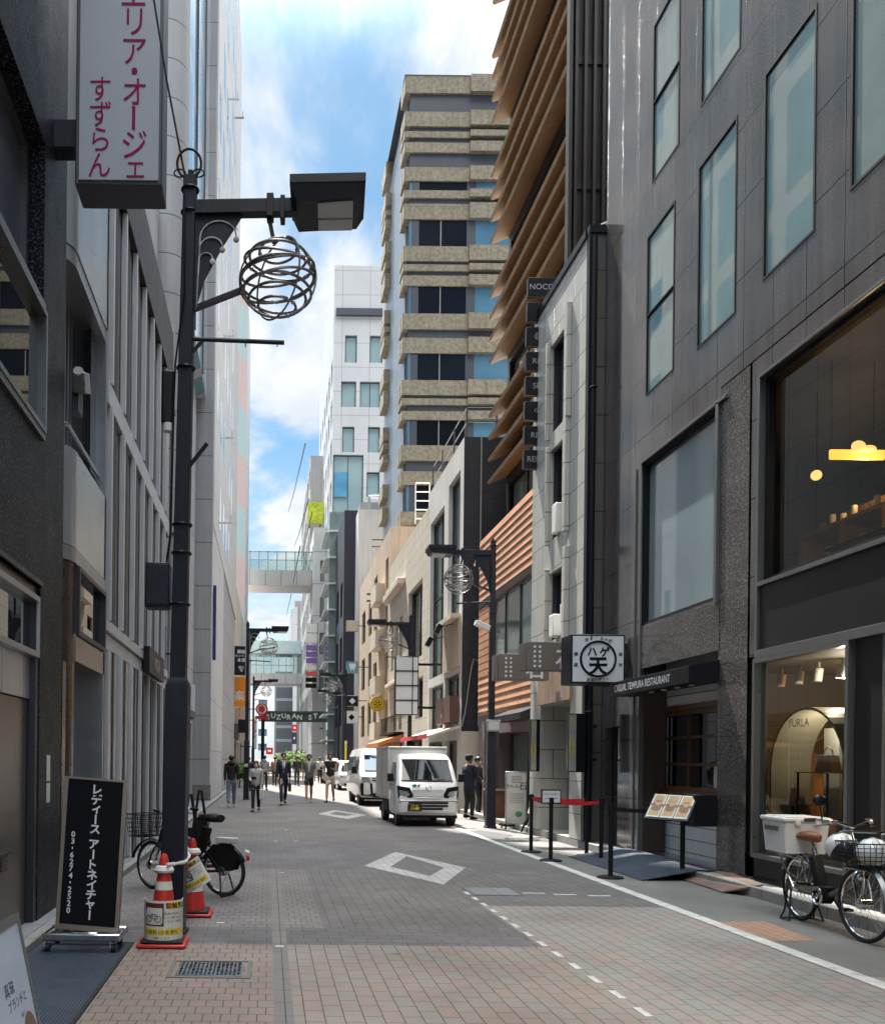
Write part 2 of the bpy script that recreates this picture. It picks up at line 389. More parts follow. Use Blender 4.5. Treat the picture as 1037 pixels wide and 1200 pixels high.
m_kerb = mat('kerb_stone', (.26, .25, .235), .8, var=.2, vs=2, bump=.002, bs=60, brick=dict(w=.6, h=3, m=.006, ax='yx', off=0))
m_slab = mat('pavement_slab', (.33, .315, .29), .75, var=.2, vs=1.5, bump=.001, bs=80, brick=dict(w=.6, h=.3, m=.005, ax='yx', c2=(.3, .29, .27)))
m_slabl = mat('pavement_slab_grey', (.19, .2, .21), .7, var=.2, vs=1.5, bump=.001, bs=80, brick=dict(w=.6, h=.45, m=.005, ax='yx', c2=(.17, .18, .19)))
m_white = mat('road_paint', (.58, .57, .54), .75, var=.2, vs=6, sp=9, col2=(.34, .33, .31), thr=(.52, .75), stain=.2)
m_whiteb = mat('white_pavers', (.48, .46, .45), .75, var=.2, vs=2, sp=8, col2=(.33, .31, .30), thr=(.5, .75), stain=.2, brick=dict(pv, mc=(.16, .15, .15)))
# buildings
GR = dict(w=.66, h=.96, m=.005, off=0, d=.004)
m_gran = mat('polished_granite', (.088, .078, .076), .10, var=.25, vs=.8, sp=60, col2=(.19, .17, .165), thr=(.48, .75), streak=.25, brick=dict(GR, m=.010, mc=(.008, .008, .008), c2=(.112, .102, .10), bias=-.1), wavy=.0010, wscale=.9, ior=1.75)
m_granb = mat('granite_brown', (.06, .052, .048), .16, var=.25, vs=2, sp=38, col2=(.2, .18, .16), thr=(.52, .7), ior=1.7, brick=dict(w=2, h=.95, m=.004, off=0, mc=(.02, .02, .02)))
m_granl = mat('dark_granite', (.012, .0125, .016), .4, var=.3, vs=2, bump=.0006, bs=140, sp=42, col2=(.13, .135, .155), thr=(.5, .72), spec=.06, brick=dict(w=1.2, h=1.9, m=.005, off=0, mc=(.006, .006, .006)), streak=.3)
m_dpan = mat('dark_metal_panel', (.022, .02, .019), .32, metal=.3, var=.2, vs=.8, wavy=.002, wscale=.7)
m_black = mat('black_paint', (.006, .0065, .010), .4, var=.2, vs=6, spec=.3)
m_blackm = mat('matte_black', (.006, .006, .007), .65, var=.15, spec=.25)
m_navy = mat('dark_blue_grey_paint', (.011, .014, .026), .45, var=.4, vs=3, sp=30, col2=(.024, .026, .033), thr=(.58, .75), streak=.25, bump=.0003, bs=60, spec=.35)
m_glass = mat('reflecting_glass', (.17, .235, .225), .015, var=.3, vs=.5, ior=2.7, wavy=.0005, wscale=.8)
m_glassd = mat('dark_glass', (.012, .015, .02), .02, var=.2, vs=.6, ior=1.9, wavy=.0012, wscale=.9)
m_fasc = mat('dark_brown_fascia', (.045, .036, .034), .5, metal=.2, var=.2)
m_tdark = mat('tower_dark_glass', (.006, .008, .013), .08, var=0, ior=1.35)
m_glassl = mat('left_shop_glass', (.008, .009, .01), .0, var=0, ior=2.8)
m_glassg = mat('green_grey_glass', (.16, .21, .2), .05, var=.3, vs=.7, ior=1.8)
m_glassb = mat('sky_blue_glass', (.10, .25, .38), .05, var=.3, vs=.3, ior=1.8)
m_clear = clear_glass('clear_glass', (.68, .74, .72), 1.7)
m_alu = mat('aluminium', (.45, .46, .48), .35, metal=.9, var=.1, vs=3)
m_dal = mat('dark_aluminium', (.06, .062, .07), .4, metal=.6, var=.15)
m_fin = mat('white_fin_metal', (.60, .60, .61), .4, metal=.1, var=.1)
m_steel = mat('brushed_panel', (.50, .52, .54), .25, metal=.6, var=.14, vs=.7, wavy=.003, wscale=.6, brick=dict(w=.62, h=40, m=.006, off=0, mc=(.05, .05, .05)))
m_bronze = mat('bronze_panel', (.11, .075, .058), .28, metal=.6, var=.2, vs=1.2)
m_dstone = mat('store_stone', (.38, .385, .40), .65, var=.12, vs=.6, streak=.12, bump=.0006, bs=60, brick=dict(w=1.35, h=1.5, m=.014, off=0, mc=(.12, .12, .13)))
m_dstonew = mat('store_stone_white', (.58, .58, .58), .6, var=.1, vs=.6, streak=.1, brick=dict(w=1.2, h=1.8, m=.012, off=0, mc=(.25, .25, .26)))
m_cream = mat('cream_stone', (.60, .54, .45), .75, var=.14, vs=.8, streak=.18, brick=dict(w=.9, h=.45, m=.01, mc=(.28, .25, .2)))
m_cream2 = mat('cream_wall', (.60, .52, .43), .8, var=.12, vs=.8, streak=.15)
m_tan = mat('tan_wall', (.52, .40, .29), .8, var=.15, vs=.8, streak=.2)
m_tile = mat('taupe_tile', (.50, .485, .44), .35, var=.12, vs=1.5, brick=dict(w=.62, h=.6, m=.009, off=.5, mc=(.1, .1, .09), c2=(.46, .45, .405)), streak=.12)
m_tiled = mat('taupe_tile_shaded', (.10, .097, .092), .4, var=.15, vs=1.5, brick=dict(w=4, h=.86, m=.012, off=0, mc=(.02, .02, .02)), streak=.15)  # darker copy of the taupe tile, end wall's shade put into its colour
m_wood = mat('cedar_board', (.42, .28, .16), .5, var=.2, vs=1.0, streak=.1, col2=(.36, .22, .12), thr=(.3, .7))
m_woods = mat('salmon_siding', (.58, .30, .17), .55, var=.2, vs=1.0, col2=(.48, .24, .14), thr=(.3, .7))
m_woodd = mat('dark_wood', (.16, .07, .035), .4, var=.3, vs=3)
m_osb = mat('patterned_stone', (.33, .295, .225), .8, var=.15, vs=1.1, sp=5, col2=(.24, .205, .14), thr=(.4, .62), streak=.12, brick=dict(w=1.35, h=30, m=.015, off=0, mc=(.2, .17, .12)), bump=.001, bs=20)
m_slate = mat('slate_panel', (.06, .065, .085), .5, var=.12, vs=.5)
m_brickd = mat('dark_brick', (.018, .0185, .026), .6, var=.2, vs=2, brick=dict(w=.3, h=.1, m=.012, mc=(.014, .014, .018), c2=(.024, .0245, .032)))
m_wwall = mat('white_render', (.62, .61, .59), .75, var=.1, vs=.7, streak=.18)
m_wtile = mat('white_tile', (.56, .565, .565), .45, var=.1, vs=.4, brick=dict(w=2.4, h=2.1, m=.035, off=0, mc=(.38, .39, .39)))
m_grey = mat('grey_concrete', (.36, .36, .355), .8, var=.15, vs=.5, streak=.2)
m_greyl = mat('light_grey_panel', (.55, .56, .565), .6, var=.1, vs=.4, brick=dict(w=2.5, h=3, m=.05, off=0, mc=(.3, .3, .3)))
m_navyw = mat('navy_wall', (.018, .021, .034), .5, var=.15, vs=.5)
m_bridge = mat('bridge_panel', (.42, .42, .42), .6, var=.1, vs=.5, brick=dict(w=1.5, h=20, m=.04, off=0, mc=(.2, .2, .2)))
m_bglass = mat('bridge_glass', (.42, .56, .54), .1, var=.2, vs=.5, ior=1.6)
m_whitep = mat('white_plastic', (.72, .71, .68), .4, var=.08, vs=4)
m_signw = mat('sign_face_white', (.66, .70, .74), .3, var=.05, vs=1)
m_signl = mat('sign_face_pale', (.40, .44, .49), .35, var=.06, vs=1)
m_magenta = mat('magenta_letter', (.27, .006, .075), .6, var=0, spec=.1)
m_ink = mat('black_letter', (.004, .0045, .007), .6, var=0, spec=.15)
m_wink = mat('white_letter', (.72, .73, .75), .5, var=0)
m_grink = mat('grey_letter', (.3, .31, .33), .5, var=0)
m_rubber = mat('rubber', (.012, .012, .012), .75, var=.2, vs=12)
m_red = mat('cone_red', (.55, .03, .02), .45, var=.15, vs=6)
m_redb = mat('red_belt', (.5, .012, .02), .55, var=.1)
m_yellow = mat('yellow_print', (.75, .58, .04), .5, var=.05)
m_orangep = mat('orange_print', (.75, .27, .02), .5, var=.2, vs=8)
m_paper = mat('paper_white', (.68, .68, .62), .55, var=.06, vs=6)
m_chrome = mat('chrome', (.6, .6, .6), .15, metal=1, var=.05)
m_bframe = mat('frame_grey', (.2, .205, .2), .3, metal=.7, var=.1)
m_saddle = mat('tan_saddle', (.2, .07, .03), .4, var=.15, vs=15)
m_mat = mat('blue_grey_matting', (.05, .066, .095), .9, var=.3, vs=2, bump=.002, bs=240, brick=dict(w=80, h=.022, m=.005, ax='yx', off=0, mc=(.02, .026, .04), d=.003))
m_iron = mat('cast_iron', (.14, .155, .175), .55, metal=.4, var=.25, vs=6)
m_rust = mat('brown_plate', (.2, .135, .105), .65, metal=.2, var=.25, vs=3, bump=.001, bs=80)
m_warm = mat('lamp_glow', (.5, .3, .05), .5, var=0, emit=(1, .45, .06, .32))
m_bulb = mat('globe_glow', (.5, .3, .08), .5, var=0, emit=(1, .5, .15, .3))
m_lens = mat('lamp_lens', (.55, .58, .58), .12, var=.1, vs=4)
m_silver = mat('silver_paint', (.70, .70, .69), .3, metal=.15, var=0, coat=.5)
m_carw = mat('white_car_paint', (.66, .665, .66), .3, var=0, coat=.8)
m_wscr = mat('windscreen', (.006, .009, .012), .02, var=0, ior=2.0)
m_skin = mat('skin', (.42, .25, .18), .5, var=.05)
m_hair = mat('dark_hair', (.012, .01, .009), .5, var=.1)
m_green = mat('leaf_green', (.07, .16, .02), .6, var=.4, vs=3)
m_lime = mat('leaf_lime', (.15, .25, .025), .6, var=.4, vs=3)
m_bark = mat('bark', (.06, .045, .03), .9, var=.2)
# ------------------------------------------------------------------ ground
XL, XR = -2.05, 5.9
def S(name, m, mt, bevel=0): return tag(m.build(name, mt, bevel=bevel), kind='structure')
m = MB(); m.quad((-900, -60, -.03), (900, -60, -.03), (900, 2500, -.03), (-900, 2500, -.03)); S('ground', m, m_earth)
road = MB(); mats = [m_pave, m_pavel, m_pavep, m_paved, m_pavedl, m_pavef, m_paver, m_chan, m_asph, m_orange]
def rd(i, x0, x1, y0, y1):
    road.mi = i; road.quad((x0, y0, 0), (x1, y0, 0), (x1, y1, 0), (x0, y1, 0))
YA, YB, YC, YF = 7.48, 8.2, 12.6, 40
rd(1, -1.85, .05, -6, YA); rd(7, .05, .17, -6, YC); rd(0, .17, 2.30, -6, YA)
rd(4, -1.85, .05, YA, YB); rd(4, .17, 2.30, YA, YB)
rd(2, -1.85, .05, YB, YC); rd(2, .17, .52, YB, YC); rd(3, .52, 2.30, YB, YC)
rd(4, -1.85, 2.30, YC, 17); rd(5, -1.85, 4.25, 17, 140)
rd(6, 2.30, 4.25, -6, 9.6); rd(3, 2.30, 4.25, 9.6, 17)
rd(8, 4.25, 5.62, 7.55, 140)
o1, o2 = G(832, 1083), G(958, 1103)
rd(0, 4.25, 5.62, -6, 6.55); rd(8, 4.25, 5.62, 6.55, 7.55)
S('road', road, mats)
m = MB(); p = [G(838, 1081), G(895, 1080), G(957, 1103), G(890, 1103)]
m.add([(q.x, q.y, .004) for q in p], [(0, 1, 2, 3)]); S('road_surface', m, m_orange)
m = MB(); m.box(4.26, 4.40, -6, 22, -.02, .005); m.box(4.26, 4.40, 22.05, 120, -.02, .005); S('road_marking', m, m_white)
for k, (o_, i_) in enumerate(((((427, 1014.8), (463.4, 998.8), (545.8, 1017), (519.8, 1037)), ((457.6, 1016), (476.4, 1003.8), (521, 1017), (503.9, 1027))),
                 (((373, 954), (391.8, 949.4), (429.4, 955.2), (408, 960)), ((385.5, 953.9), (394, 951.4), (415.6, 954.7), (405.5, 956.7))))):
    m = MB(); vs = [G(*q) + Vector((0, 0, .005)) for q in o_] + [G(*q) + Vector((0, 0, .005)) for q in i_]
    m.add(vs, [(j, (j+1) % 4, 4 + (j+1) % 4, 4 + j) for j in range(4)]); S('road_marking', m, m_whiteb)
m = MB()
y = 3.0
while y < 10.5:
    m.box(2.31, 2.36, y, y + .2, -.02, .005); y += .41
for q in ((625, 1047), (662, 1048.5), (702, 1050)):
    g = G(*q); m.box(g.x - .13, g.x + .13, g.y - .03, g.y + .03, -.02, .005)
for q in ((328, 1109.5), (258, 1082), (330, 1023), (335, 973), (347, 986), (323, 986)):
    g = G(*q); m.box(g.x - .035, g.x + .035, g.y - .03, g.y + .03, -.02, .006)
S('road_marking', m, m_white)
m = MB(); m.box(-1.95, -1.85, -6, 140, -.02, .085); S('left_kerb', m, m_kerb, .012)
m = MB(); m.box(-2.75, -1.952, 17.4, 31, -.02, .08); m.box(-2.3, -1.952, -6, 17.4, -.02, .08); m.box(-2.3, -1.952, 31, 140, -.02, .08); S('left_pavement', m, m_slabl)
m = MB(); m.box(5.62, 5.74, -6, 140, -.02, .13); S('right_kerb', m, m_kerb, .012)
m = MB(); m.box(5.742, 6.8, -6, 140, -.02, .125); S('right_pavement', m, m_slab)
# dark flat quad and cover by the right line
m = MB(); p = [G(535, 977), G(577, 988), G(602, 979), G(562, 973)]
m.add([(q.x, q.y, .003) for q in p], [(0, 1, 2, 3)]); S('road_surface', m, m_earth)
p = [G(545, 1042), G(566, 1049), G(600, 1047), G(592, 1043)]
t = E('drain_cover', (p[0].x, p[0].y, 0), 'pale rectangular drain cover in dark paving below the diamond marking', 'drain cover')
m = MB(); c = sum(p, Vector()) / 4; m.box(c.x - .28, c.x + .28, c.y - .3, c.y + .3, -.01, .006); m.build('cover_frame', m_iron, t)
m = MB(); m.box(c.x - .25, c.x + .25, c.y - .27, c.y + .27, -.01, .010); m.build('cover_plate', m_slabl, t, bevel=.003)
# manhole, left foreground
g = G(247, 1136); t = E('manhole_cover', (g.x, g.y, 0), 'rectangular cast iron access cover with raised pattern in the foreground paving', 'manhole cover')
m = MB()
for (x0, x1, y0, y1) in ((-.3, .3, -.27, -.24), (-.3, .3, .24, .27), (-.3, -.27, -.24, .24), (.27, .3, -.24, .24)): m.box(g.x + x0, g.x + x1, g.y + y0, g.y + y1, -.01, .006)
m.build('cover_frame', m_asph, t)
m = MB(); m.box(g.x - .235, g.x + .235, g.y - .205, g.y + .205, -.01, .007); m.build('cover_plate', m_iron, t, bevel=.02)
m = MB(); random.seed(3)
for i in range(15):
    for j in range(10):
        x = g.x - .21 + i * .03; y = g.y - .18 + j * .04; a = random.choice((.011, .006)); b = random.choice((.006, .015))
        m.box(x - a, x + a, y - b, y + b, .005, .0115)
m.build('raised_pattern', m_navy, t)
g = G(590, 985)
# ------------------------------------------------------------------ right: granite shop building
FR = Fr('X', XR, -1)
YN, YE = -4.0, 15.93
GB = E('granite_shop_building', (XR, 8, 0), 'dark polished granite building with large tinted windows above lit shop front', 'building')
A1 = rx(XR, 766, 31, 213, 796.5, 60); A2 = rx(XR, 758.5, 279, 463, 791, 240)
B1 = rx(XR, 823, -60, 123, 868, 0); B2 = rx(XR, 818.6, 197, 408, 864, 132)
C2 = rx(XR, 896, 88, 327, 957, 30); D1 = rx(XR, 999, -60, 221, 1075, 100)
EW = rx(XR, 753.6, 544, 733, 853, 480); FW = rx(XR, 890.5, 443, 682, 1125, 300)
C1 = (C2[0], C2[1], C2[2] + 4.15, C2[3] + 4.4); A0 = (A1[0], A1[1], A1[2] + 3.95, A1[3] + 3.95)
D2 = (D1[0], D1[1], B2[2], C2[3])
SH = rx(XR, 884, 773, 1008, 997, 752); SD = rx(XR, 999, 752, 1060, 1034, 740); S2 = rx(XR, 1036.5, 745, 1060, 1180, 700)
RS = rx(XR, 747, 806, 988, 841, 800)
RS = (RS[0], RS[1], .13, RS[3]); SH = (SH[0], SH[1], .42, SH[3]); SD = (SD[0], SD[1], .2, SD[3]); S2 = (S2[0], S2[1], .2, S2[3])
ED = rx(XR, 709, 853, 985, 724, 853); ED = (ED[0], ED[1], .13, ED[3])
top = 19.0
ops = [A0, A1, A2, B1, B2, C1, C2, D1, EW, FW]
FW = (4.2, FW[1], FW[2], FW[3]); ops[-1] = FW
zl = EW[2] - .16   # bottom of polished part
z_f = SH[3] + .04
m = MB(); yc0 = WX(877, 600, XR)[0]; yc1 = WX(843, 600, XR)[0]
m.mi = 0
zu = FW[3] + .28
FR.wall(m, YN, YE, zu, top, [o for o in ops if o[2] > zu], .03)
FR.wall(m, yc1, YE, z_f + .5, zu, [EW], .10)
m.mi = 1; FR.wall(m, yc0, yc1, .13, zu - .02, [], .1)
m.mi = 0; FR.wall(m, yc1 + .02, YE, .13, z_f + .5, [(RS[0], RS[1], .13, z_f + .5, .5), (ED[0], ED[1], ED[2], ED[3], .3)], .5)
FR.wall(m, FW[1], yc0 - .05, z_f, zu - .02, [], .1)
FR.wall(m, YN, FW[1], FW[3], zu - .02, [], .1); FR.wall(m, YN, FW[0], z_f, FW[3], [], .1)
# far side, near side, roof
m.mi = 0
m.quad((XR, YE, 0), (XR + 14, YE, 0), (XR + 14, YE, top), (XR, YE, top)); m.quad((XR, YN, 0), (XR + 14, YN, 0), (XR + 14, YN, top), (XR, YN, top))
m.quad((XR, YN, top), (XR, YE, top), (XR + 14, YE, top), (XR + 14, YN, top)); m.quad((XR + 14, YN, 0), (XR + 14, YE, 0), (XR + 14, YE, top), (XR + 14, YN, top))
m.build('wall', [m_gran, m_granb], GB)
m = MB(); FR.box(m, YN, FW[1], SH[3] + .1, FW[2] - .05, -.12, -.02); m.build('spandrel_panel', m_dpan, GB, bevel=.004)
m = MB(); FR.box(m, YN, FW[1], SH[3], SH[3] + .1, -.14, .03); FR.box(m, FW[1] - .0, FW[1] + .05, SH[3], FW[3] + .03, -.14, .012); FR.box(m, YN, FW[1], FW[2] - .05, FW[2], -.14, .02)
FR.box(m, FW[0], FW[1], FW[3], FW[3] + .04, -.1, .015)
m.build('shopfront_frame', m_bframe, GB, bevel=.003)
m = MB(); FR.box(m, yc1 + .01, yc1 + .075, EW[2] - .05, EW[3] + .03, -.05, .04); FR.box(m, EW[0], EW[1] + .02, EW[3] + .002, EW[3] + .05, -.05, .04); FR.box(m, EW[1], EW[1] + .05, .14, EW[3], -.05, .03); m.build('grey_window_surround', m_bframe, GB, bevel=.003)
m = MB(); FR.box(m, RS[0] - .02, EW[1] + .0, z_f + .18, EW[2] - .03, -.05, .008); m.build('blank_panel', m_granb, GB)
for o, nz in ((A0, 2), (A1, 2), (A2, 2), (B1, 1), (B2, 1), (C1, 1), (C2, 1), (D1, 1)):
    FR.window(GB, o, .03, .03, m_glass, m_blackm, 1, nz, proud=-.022)
FR.window(GB, EW, .10, .05, mat('cool_window_glass', (.2, .255, .27), .02, var=.2, vs=.5, ior=2.2, wavy=.0008, wscale=.8), m_blackm)
# upstairs lounge behind the big window
fw = FR.window(GB, FW, .16, .06, m_clear, m_blackm, 2, 1)
m = MB(); y0, y1, z0, z1 = FW[0], 15.3, FW[2] - .25, FW[3] + .1
xb = XR + 5.2
for q in (((XR+.2, FW[1]+.05, z0), (XR+.2, y1, z0), (XR+.2, y1, z1), (XR+.2, FW[1]+.05, z1)), ((XR+.2, y0, z0), (xb, y0, z0), (xb, y1, z0), (XR+.2, y1, z0)), ((XR+.2, y0, z1), (xb, y0, z1), (xb, y1, z1), (XR+.2, y1, z1)),
          ((xb, y0, z0), (xb, y1, z0), (xb, y1, z1), (xb, y0, z1)), ((XR+.2, y1, z0), (xb, y1, z0), (xb, y1, z1), (XR+.2, y1, z1)), ((XR+.2, y0, z0), (xb, y0, z0), (xb, y0, z1), (XR+.2, y0, z1))): m.quad(*q)
m.build('lounge_interior', mat('lounge_wall', (.05, .043, .038), .6, var=.2, vs=1), GB)
m = MB()
for z in (.35, .9, 1.45): m.box(8.0, 8.7, 11.7, 13.6, z0 + z, z0 + z + .06)
for y in (11.7, 12.6, 13.54): m.box(8.0, 8.7, y, y + .06, z0, z0 + 1.45)
m.box(8.7, 8.75, 11.7, 13.6, z0, z0 + 1.9); m.build('lounge_shelf', mat('amber_wood', (.42, .24, .10), .45, var=.2), GB)
m = MB()
for k in range(7): m.box(8.15, 8.4, 11.85 + k * .24, 11.98 + k * .24, z0 + .96, z0 + 1.12 + .07 * (k % 3)); m.cyl((8.2, 11.9 + k * .24, z0 + 1.51), (8.2, 11.9 + k * .24, z0 + 1.66 + .05 * (k % 2)), .04)
m.parts('shelf_ornament', m_cream2, GB)
m = MB(); m.box(6.9, 7.6, 9.9, 11.2, z0 + .70, z0 + .74); m.cyl((7.25, 10.5, z0), (7.25, 10.5, z0 + .7), .04); m.build('lounge_table', m_blackm, GB)
def pt(name, loc, e, col=(1, .62, .28), r=.08, par=None):
    l = bpy.data.lights.new(name, 'POINT'); l.energy = e; l.color = col; l.shadow_soft_size = r
    o = bpy.data.objects.new(name, l); COL.objects.link(o); o.location = loc; return o
a = PD(972, 523, 8.9); b = PD(1034, 535, 8.2)
t = E('pendant_lamp', (6.9, 8.3, 5), 'long yellow glowing bar lamp hanging behind the big upstairs window', 'pendant lamp')
m = MB(); pz = PD(1003, 530, 10.6); m.box(pz.x - .32, pz.x + .33, pz.y - .02, pz.y + .02, pz.z - .09, pz.z + .03); m.build('light_bar', m_warm, t, bevel=.015)
m = MB(); m.ball((pz.x, pz.y - .04, pz.z + .05), .1, sc=(.9, .35, .75)); m.ball((pz.x + .13, pz.y - .04, pz.z + .03), .07, sc=(1.2, .4, .6)); m.build('leaf_shade', m_bulb, t)
m = MB(); m.cyl((pz.x - .3, pz.y, pz.z), (pz.x - .3, pz.y, z1), .006, n=6); m.cyl((pz.x + .2, pz.y, pz.z), (pz.x + .2, pz.y, z1), .006, n=6); m.build('hanger', m_blackm, t)
pt('lounge_light', (pz.x + .1, pz.y - .05, pz.z - .16), 2.2, r=.03); pt('lounge_light', (8.3, 12.15, z0 + .85), 5, r=.03); pt('lounge_light', (8.3, 13.0, z0 + .85), 5, r=.03); pt('lounge_light', (8.3, 13.1, z0 + .3), 4, r=.03); pt('lounge_light', (8.2, 12.5, z0 + 1.85), 1.6, r=.03)
p2 = PD(956, 557, 11.5)
t = E('globe_lamp', p2, 'small round glowing globe lamp behind the big upstairs window', 'globe lamp')
m = MB(); m.ball(p2, .065, 16, 10); m.build('globe', m_bulb, t)
m = MB(); m.cyl((p2.x, p2.y, p2.z + .05), (p2.x, p2.y, z1), .005, n=6); m.build('cord', m_blackm, t)
# ground floor boutique
FR.window(GB, SH, .06, .05, m_clear, m_bframe)
m = MB(); FR.box(m, SD[0], SD[1], .13, SH[3], -.12, -.03); m.build('door_side_panel', m_dpan, GB)
m = MB(); FR.box(m, YN, SH[1] + .05, .13, .42, -.14, -.04); FR.box(m, SH[0], SH[1], .42, .44, -.14, .01); m.build('plinth', m_dpan, GB, bevel=.004)
m = MB(); y0, y1, z0, z1 = SD[1] - .02, SH[1] + 1.7, .4, SH[3]; xb = XR + 2.3
for q in (((XR+.14, SH[1]+.01, z0), (XR+.14, 11.74, z0), (XR+.14, 11.74, z1), (XR+.14, SH[1]+.01, z1)), ((XR+.14, 11.74, z0), (XR+.62, 11.74, z0), (XR+.62, 11.74, z1), (XR+.14, 11.74, z1)), ((XR+.62, 11.74, z0), (XR+.62, y1, z0), (XR+.62, y1, z1), (XR+.62, 11.74, z1)), ((XR+.62, 11.74, z0), (xb, 11.74, z0), (xb, y1, z0), (XR+.62, y1, z0)), ((XR+.62, 11.74, z1), (xb, 11.74, z1), (xb, y1, z1), (XR+.62, y1, z1)), ((XR+.14, y0, z0), (xb, y0, z0), (xb, 11.74, z0), (XR+.14, 11.74, z0)), ((XR+.14, y0, z1), (xb, y0, z1), (xb, 11.74, z1), (XR+.14, 11.74, z1)),
          ((xb, y0, z0), (xb, y1, z0), (xb, y1, z1), (xb, y0, z1)), ((XR+.62, y1, z0), (xb, y1, z0), (xb, y1, z1), (XR+.62, y1, z1)), ((XR+.14, y0, z0), (xb, y0, z0), (xb, y0, z1), (XR+.14, y0, z1))): m.quad(*q)
m.build('boutique_interior', mat('boutique_wall', (.07, .07, .055), .7, var=.1, vs=1), GB)
pt('boutique_light', (XR + .9, 10.6, z1 - .3), 3.6, (1, .82, .6), .03); pt('boutique_light', (XR + 1.75, 11.4, 2.2), 4.5, (1, .45, .12), .03); pt('boutique_light', (XR + .75, 10.75, 1.95), .9, (1, .85, .65), .02)
for k, px in enumerate((915, 934, 955, 980)):
    x, y, z = XR + .9, (11.9, 11.5, 11.1, 10.65)[k], z1
    t = E('spotlight', (x, y, z), ['white ceiling spotlight deepest in the boutique window', 'white ceiling spotlight second from the left in the boutique window', 'white ceiling spotlight third from the left in the boutique window', 'white ceiling spotlight closest to the glass edge by the dark door panel'][k], 'spotlight', 'spotlights in the boutique window')
    m = MB(); m.cyl((x, y, z), (x, y, z - .08), .012); m.build('stem', m_whitep, t)
    m = MB(); m.cyl((x, y, z - .08), (x - .02, y, z - .24), .05, n=16); m.build('can', m_whitep, t)
# arch display, shelves and bags
def arch(c, y_c, w_, h_, dpt, th, mt, lab):
    t = E('display_arch', (c, y_c, .44), lab, 'display arch')
    m = MB(); P = [(-w_, 0)] + [(-w_ * math.cos(a), h_ + w_ * math.sin(a)) for a in [math.pi * i / 20 for i in range(21)]] + [(w_, 0)]
    Q = [(-w_ + th, 0)] + [(-(w_ - th) * math.cos(a), h_ + (w_ - th) * math.sin(a)) for a in [math.pi * i / 20 for i in range(21)]] + [(w_ - th, 0)]
    n = len(P)
    vs = [(c + o, y_c + a, .44 + b) for o in (0, dpt) for L_ in (P, Q) for a, b in L_]
    fs = []
    for i in range(n - 1):
        fs += [(i, i+1, n+i+1, n+i), (2*n+i, 2*n+i+1, 3*n+i+1, 3*n+i), (i, i+1, 2*n+i+1, 2*n+i), (n+i, n+i+1, 3*n+i+1, 3*n+i)]
    m.add(vs, fs); m.build('arch_band', mt, t)
    return t
m_arch = mat('ribbed_cream', (.5, .45, .34), .5, var=.1)
ym = (SH[0] + SH[1]) / 2
arch(XR + .45, 10.62, .74, 1.05, .5, .03, m_arch, 'wide pale ribbed arch framing the boutique window display')
arch(XR + 1.15, 11.3, .5, 1.0, .4, .04, mat('amber_band', (.45, .24, .08), .45, var=.15), 'inner amber arch behind the pale ribbed arch')
def shelf(x, y, z, w_, lab):
    t = E('glass_shelf', (x, y, z), lab, 'shelf'); m = MB(); m.box(x - .18, x + .18, y - w_, y + w_, z - .012, z); m.build('shelf_board', m_chrome, t)
    m = MB(); m.box(x - .16, x - .14, y - w_, y - w_ + .02, .44, z - .012); m.box(x - .16, x - .14, y + w_ - .02, y + w_, .44, z - .012); m.build('support', m_blackm, t)
shelf(XR + .75, 10.72, 1.46, .3, 'mirror shelf holding the pale handbag in the boutique window')
shelf(XR + .75, 11.4, 1.05, .3, 'low mirror shelf holding the boxy pink handbag')
def bag(x, y, z, w_, h_, mt, lab, trap=.8):
    t = E('handbag', (x, y, z), lab, 'handbag'); m = MB()
    m.loft([[(x - .07, y - w_, z), (x + .07, y - w_, z), (x + .07, y + w_, z), (x - .07, y + w_, z)], [(x - .05, y - w_ * trap, z + h_), (x + .05, y - w_ * trap, z + h_), (x + .05, y + w_ * trap, z + h_), (x - .05, y + w_ * trap, z + h_)]], smooth=False)
    m.build('bag_body', mt, t, bevel=.012)
    m = MB(); m.tube([(x, y + w_ * .5 * math.cos(a), z + h_ + h_ * .5 * math.sin(a)) for a in [math.pi * i / 12 for i in range(13)]], .008, 6); m.build('bag_handle', mt, t)
m_bag = mat('pink_leather', (.5, .34, .28), .45, var=.1)
bag(XR + .75, 10.66, 1.462, .17, .2, m_bag, 'pale pink handbag on the upper mirror shelf', .7)
bag(XR + .75, 11.4, 1.052, .2, .2, m_bag, 'boxy pink handbag on the low mirror shelf', 1)
bag(XR + .6, 10.35, .45, .14, .2, mat('tan_leather', (.35, .16, .08), .45, var=.1), 'tan leather handbag at the foot of the window display', .8)
t = E('display_box', (XR + 1.0, 10.75, 1.3), 'tall white display panel behind the pale handbag', 'display panel'); m = MB(); m.box(XR + 1.0, XR + 1.04, 10.85, 11.15, .9, 2.0); m.build('panel_board', m_whitep, t)
m = MB(); m.text('FURLA', .13, lambda a, b: (XR + .055, 10.08 - a, 2.02 + b), .0); m.build('window_lettering', m_wink, GB)
# second opening with lit shelves
m = MB(); FR.box(m, S2[0], S2[1], .13, S2[3], -1.2, -1.1); FR.box(m, S2[1], S2[1] + .01, .13, S2[3], -1.2, -.1); m.build('doorway_interior', MT['lounge_wall'], GB)
m = MB()
for z in (.7, 1.15, 1.6, 2.05): FR.box(m, S2[1] - .8, S2[1] - .02, z, z + .04, -1.05, -.75)
m.build('lit_shelf', m_arch, GB); pt('doorway_light', (XR + .6, S2[1] - .4, 2.2), 6)
m = MB(); FR.box(m, SD[0] - .04, SD[0], .13, SH[3], -.12, 0); m.build('door_jamb', m_bframe, GB)
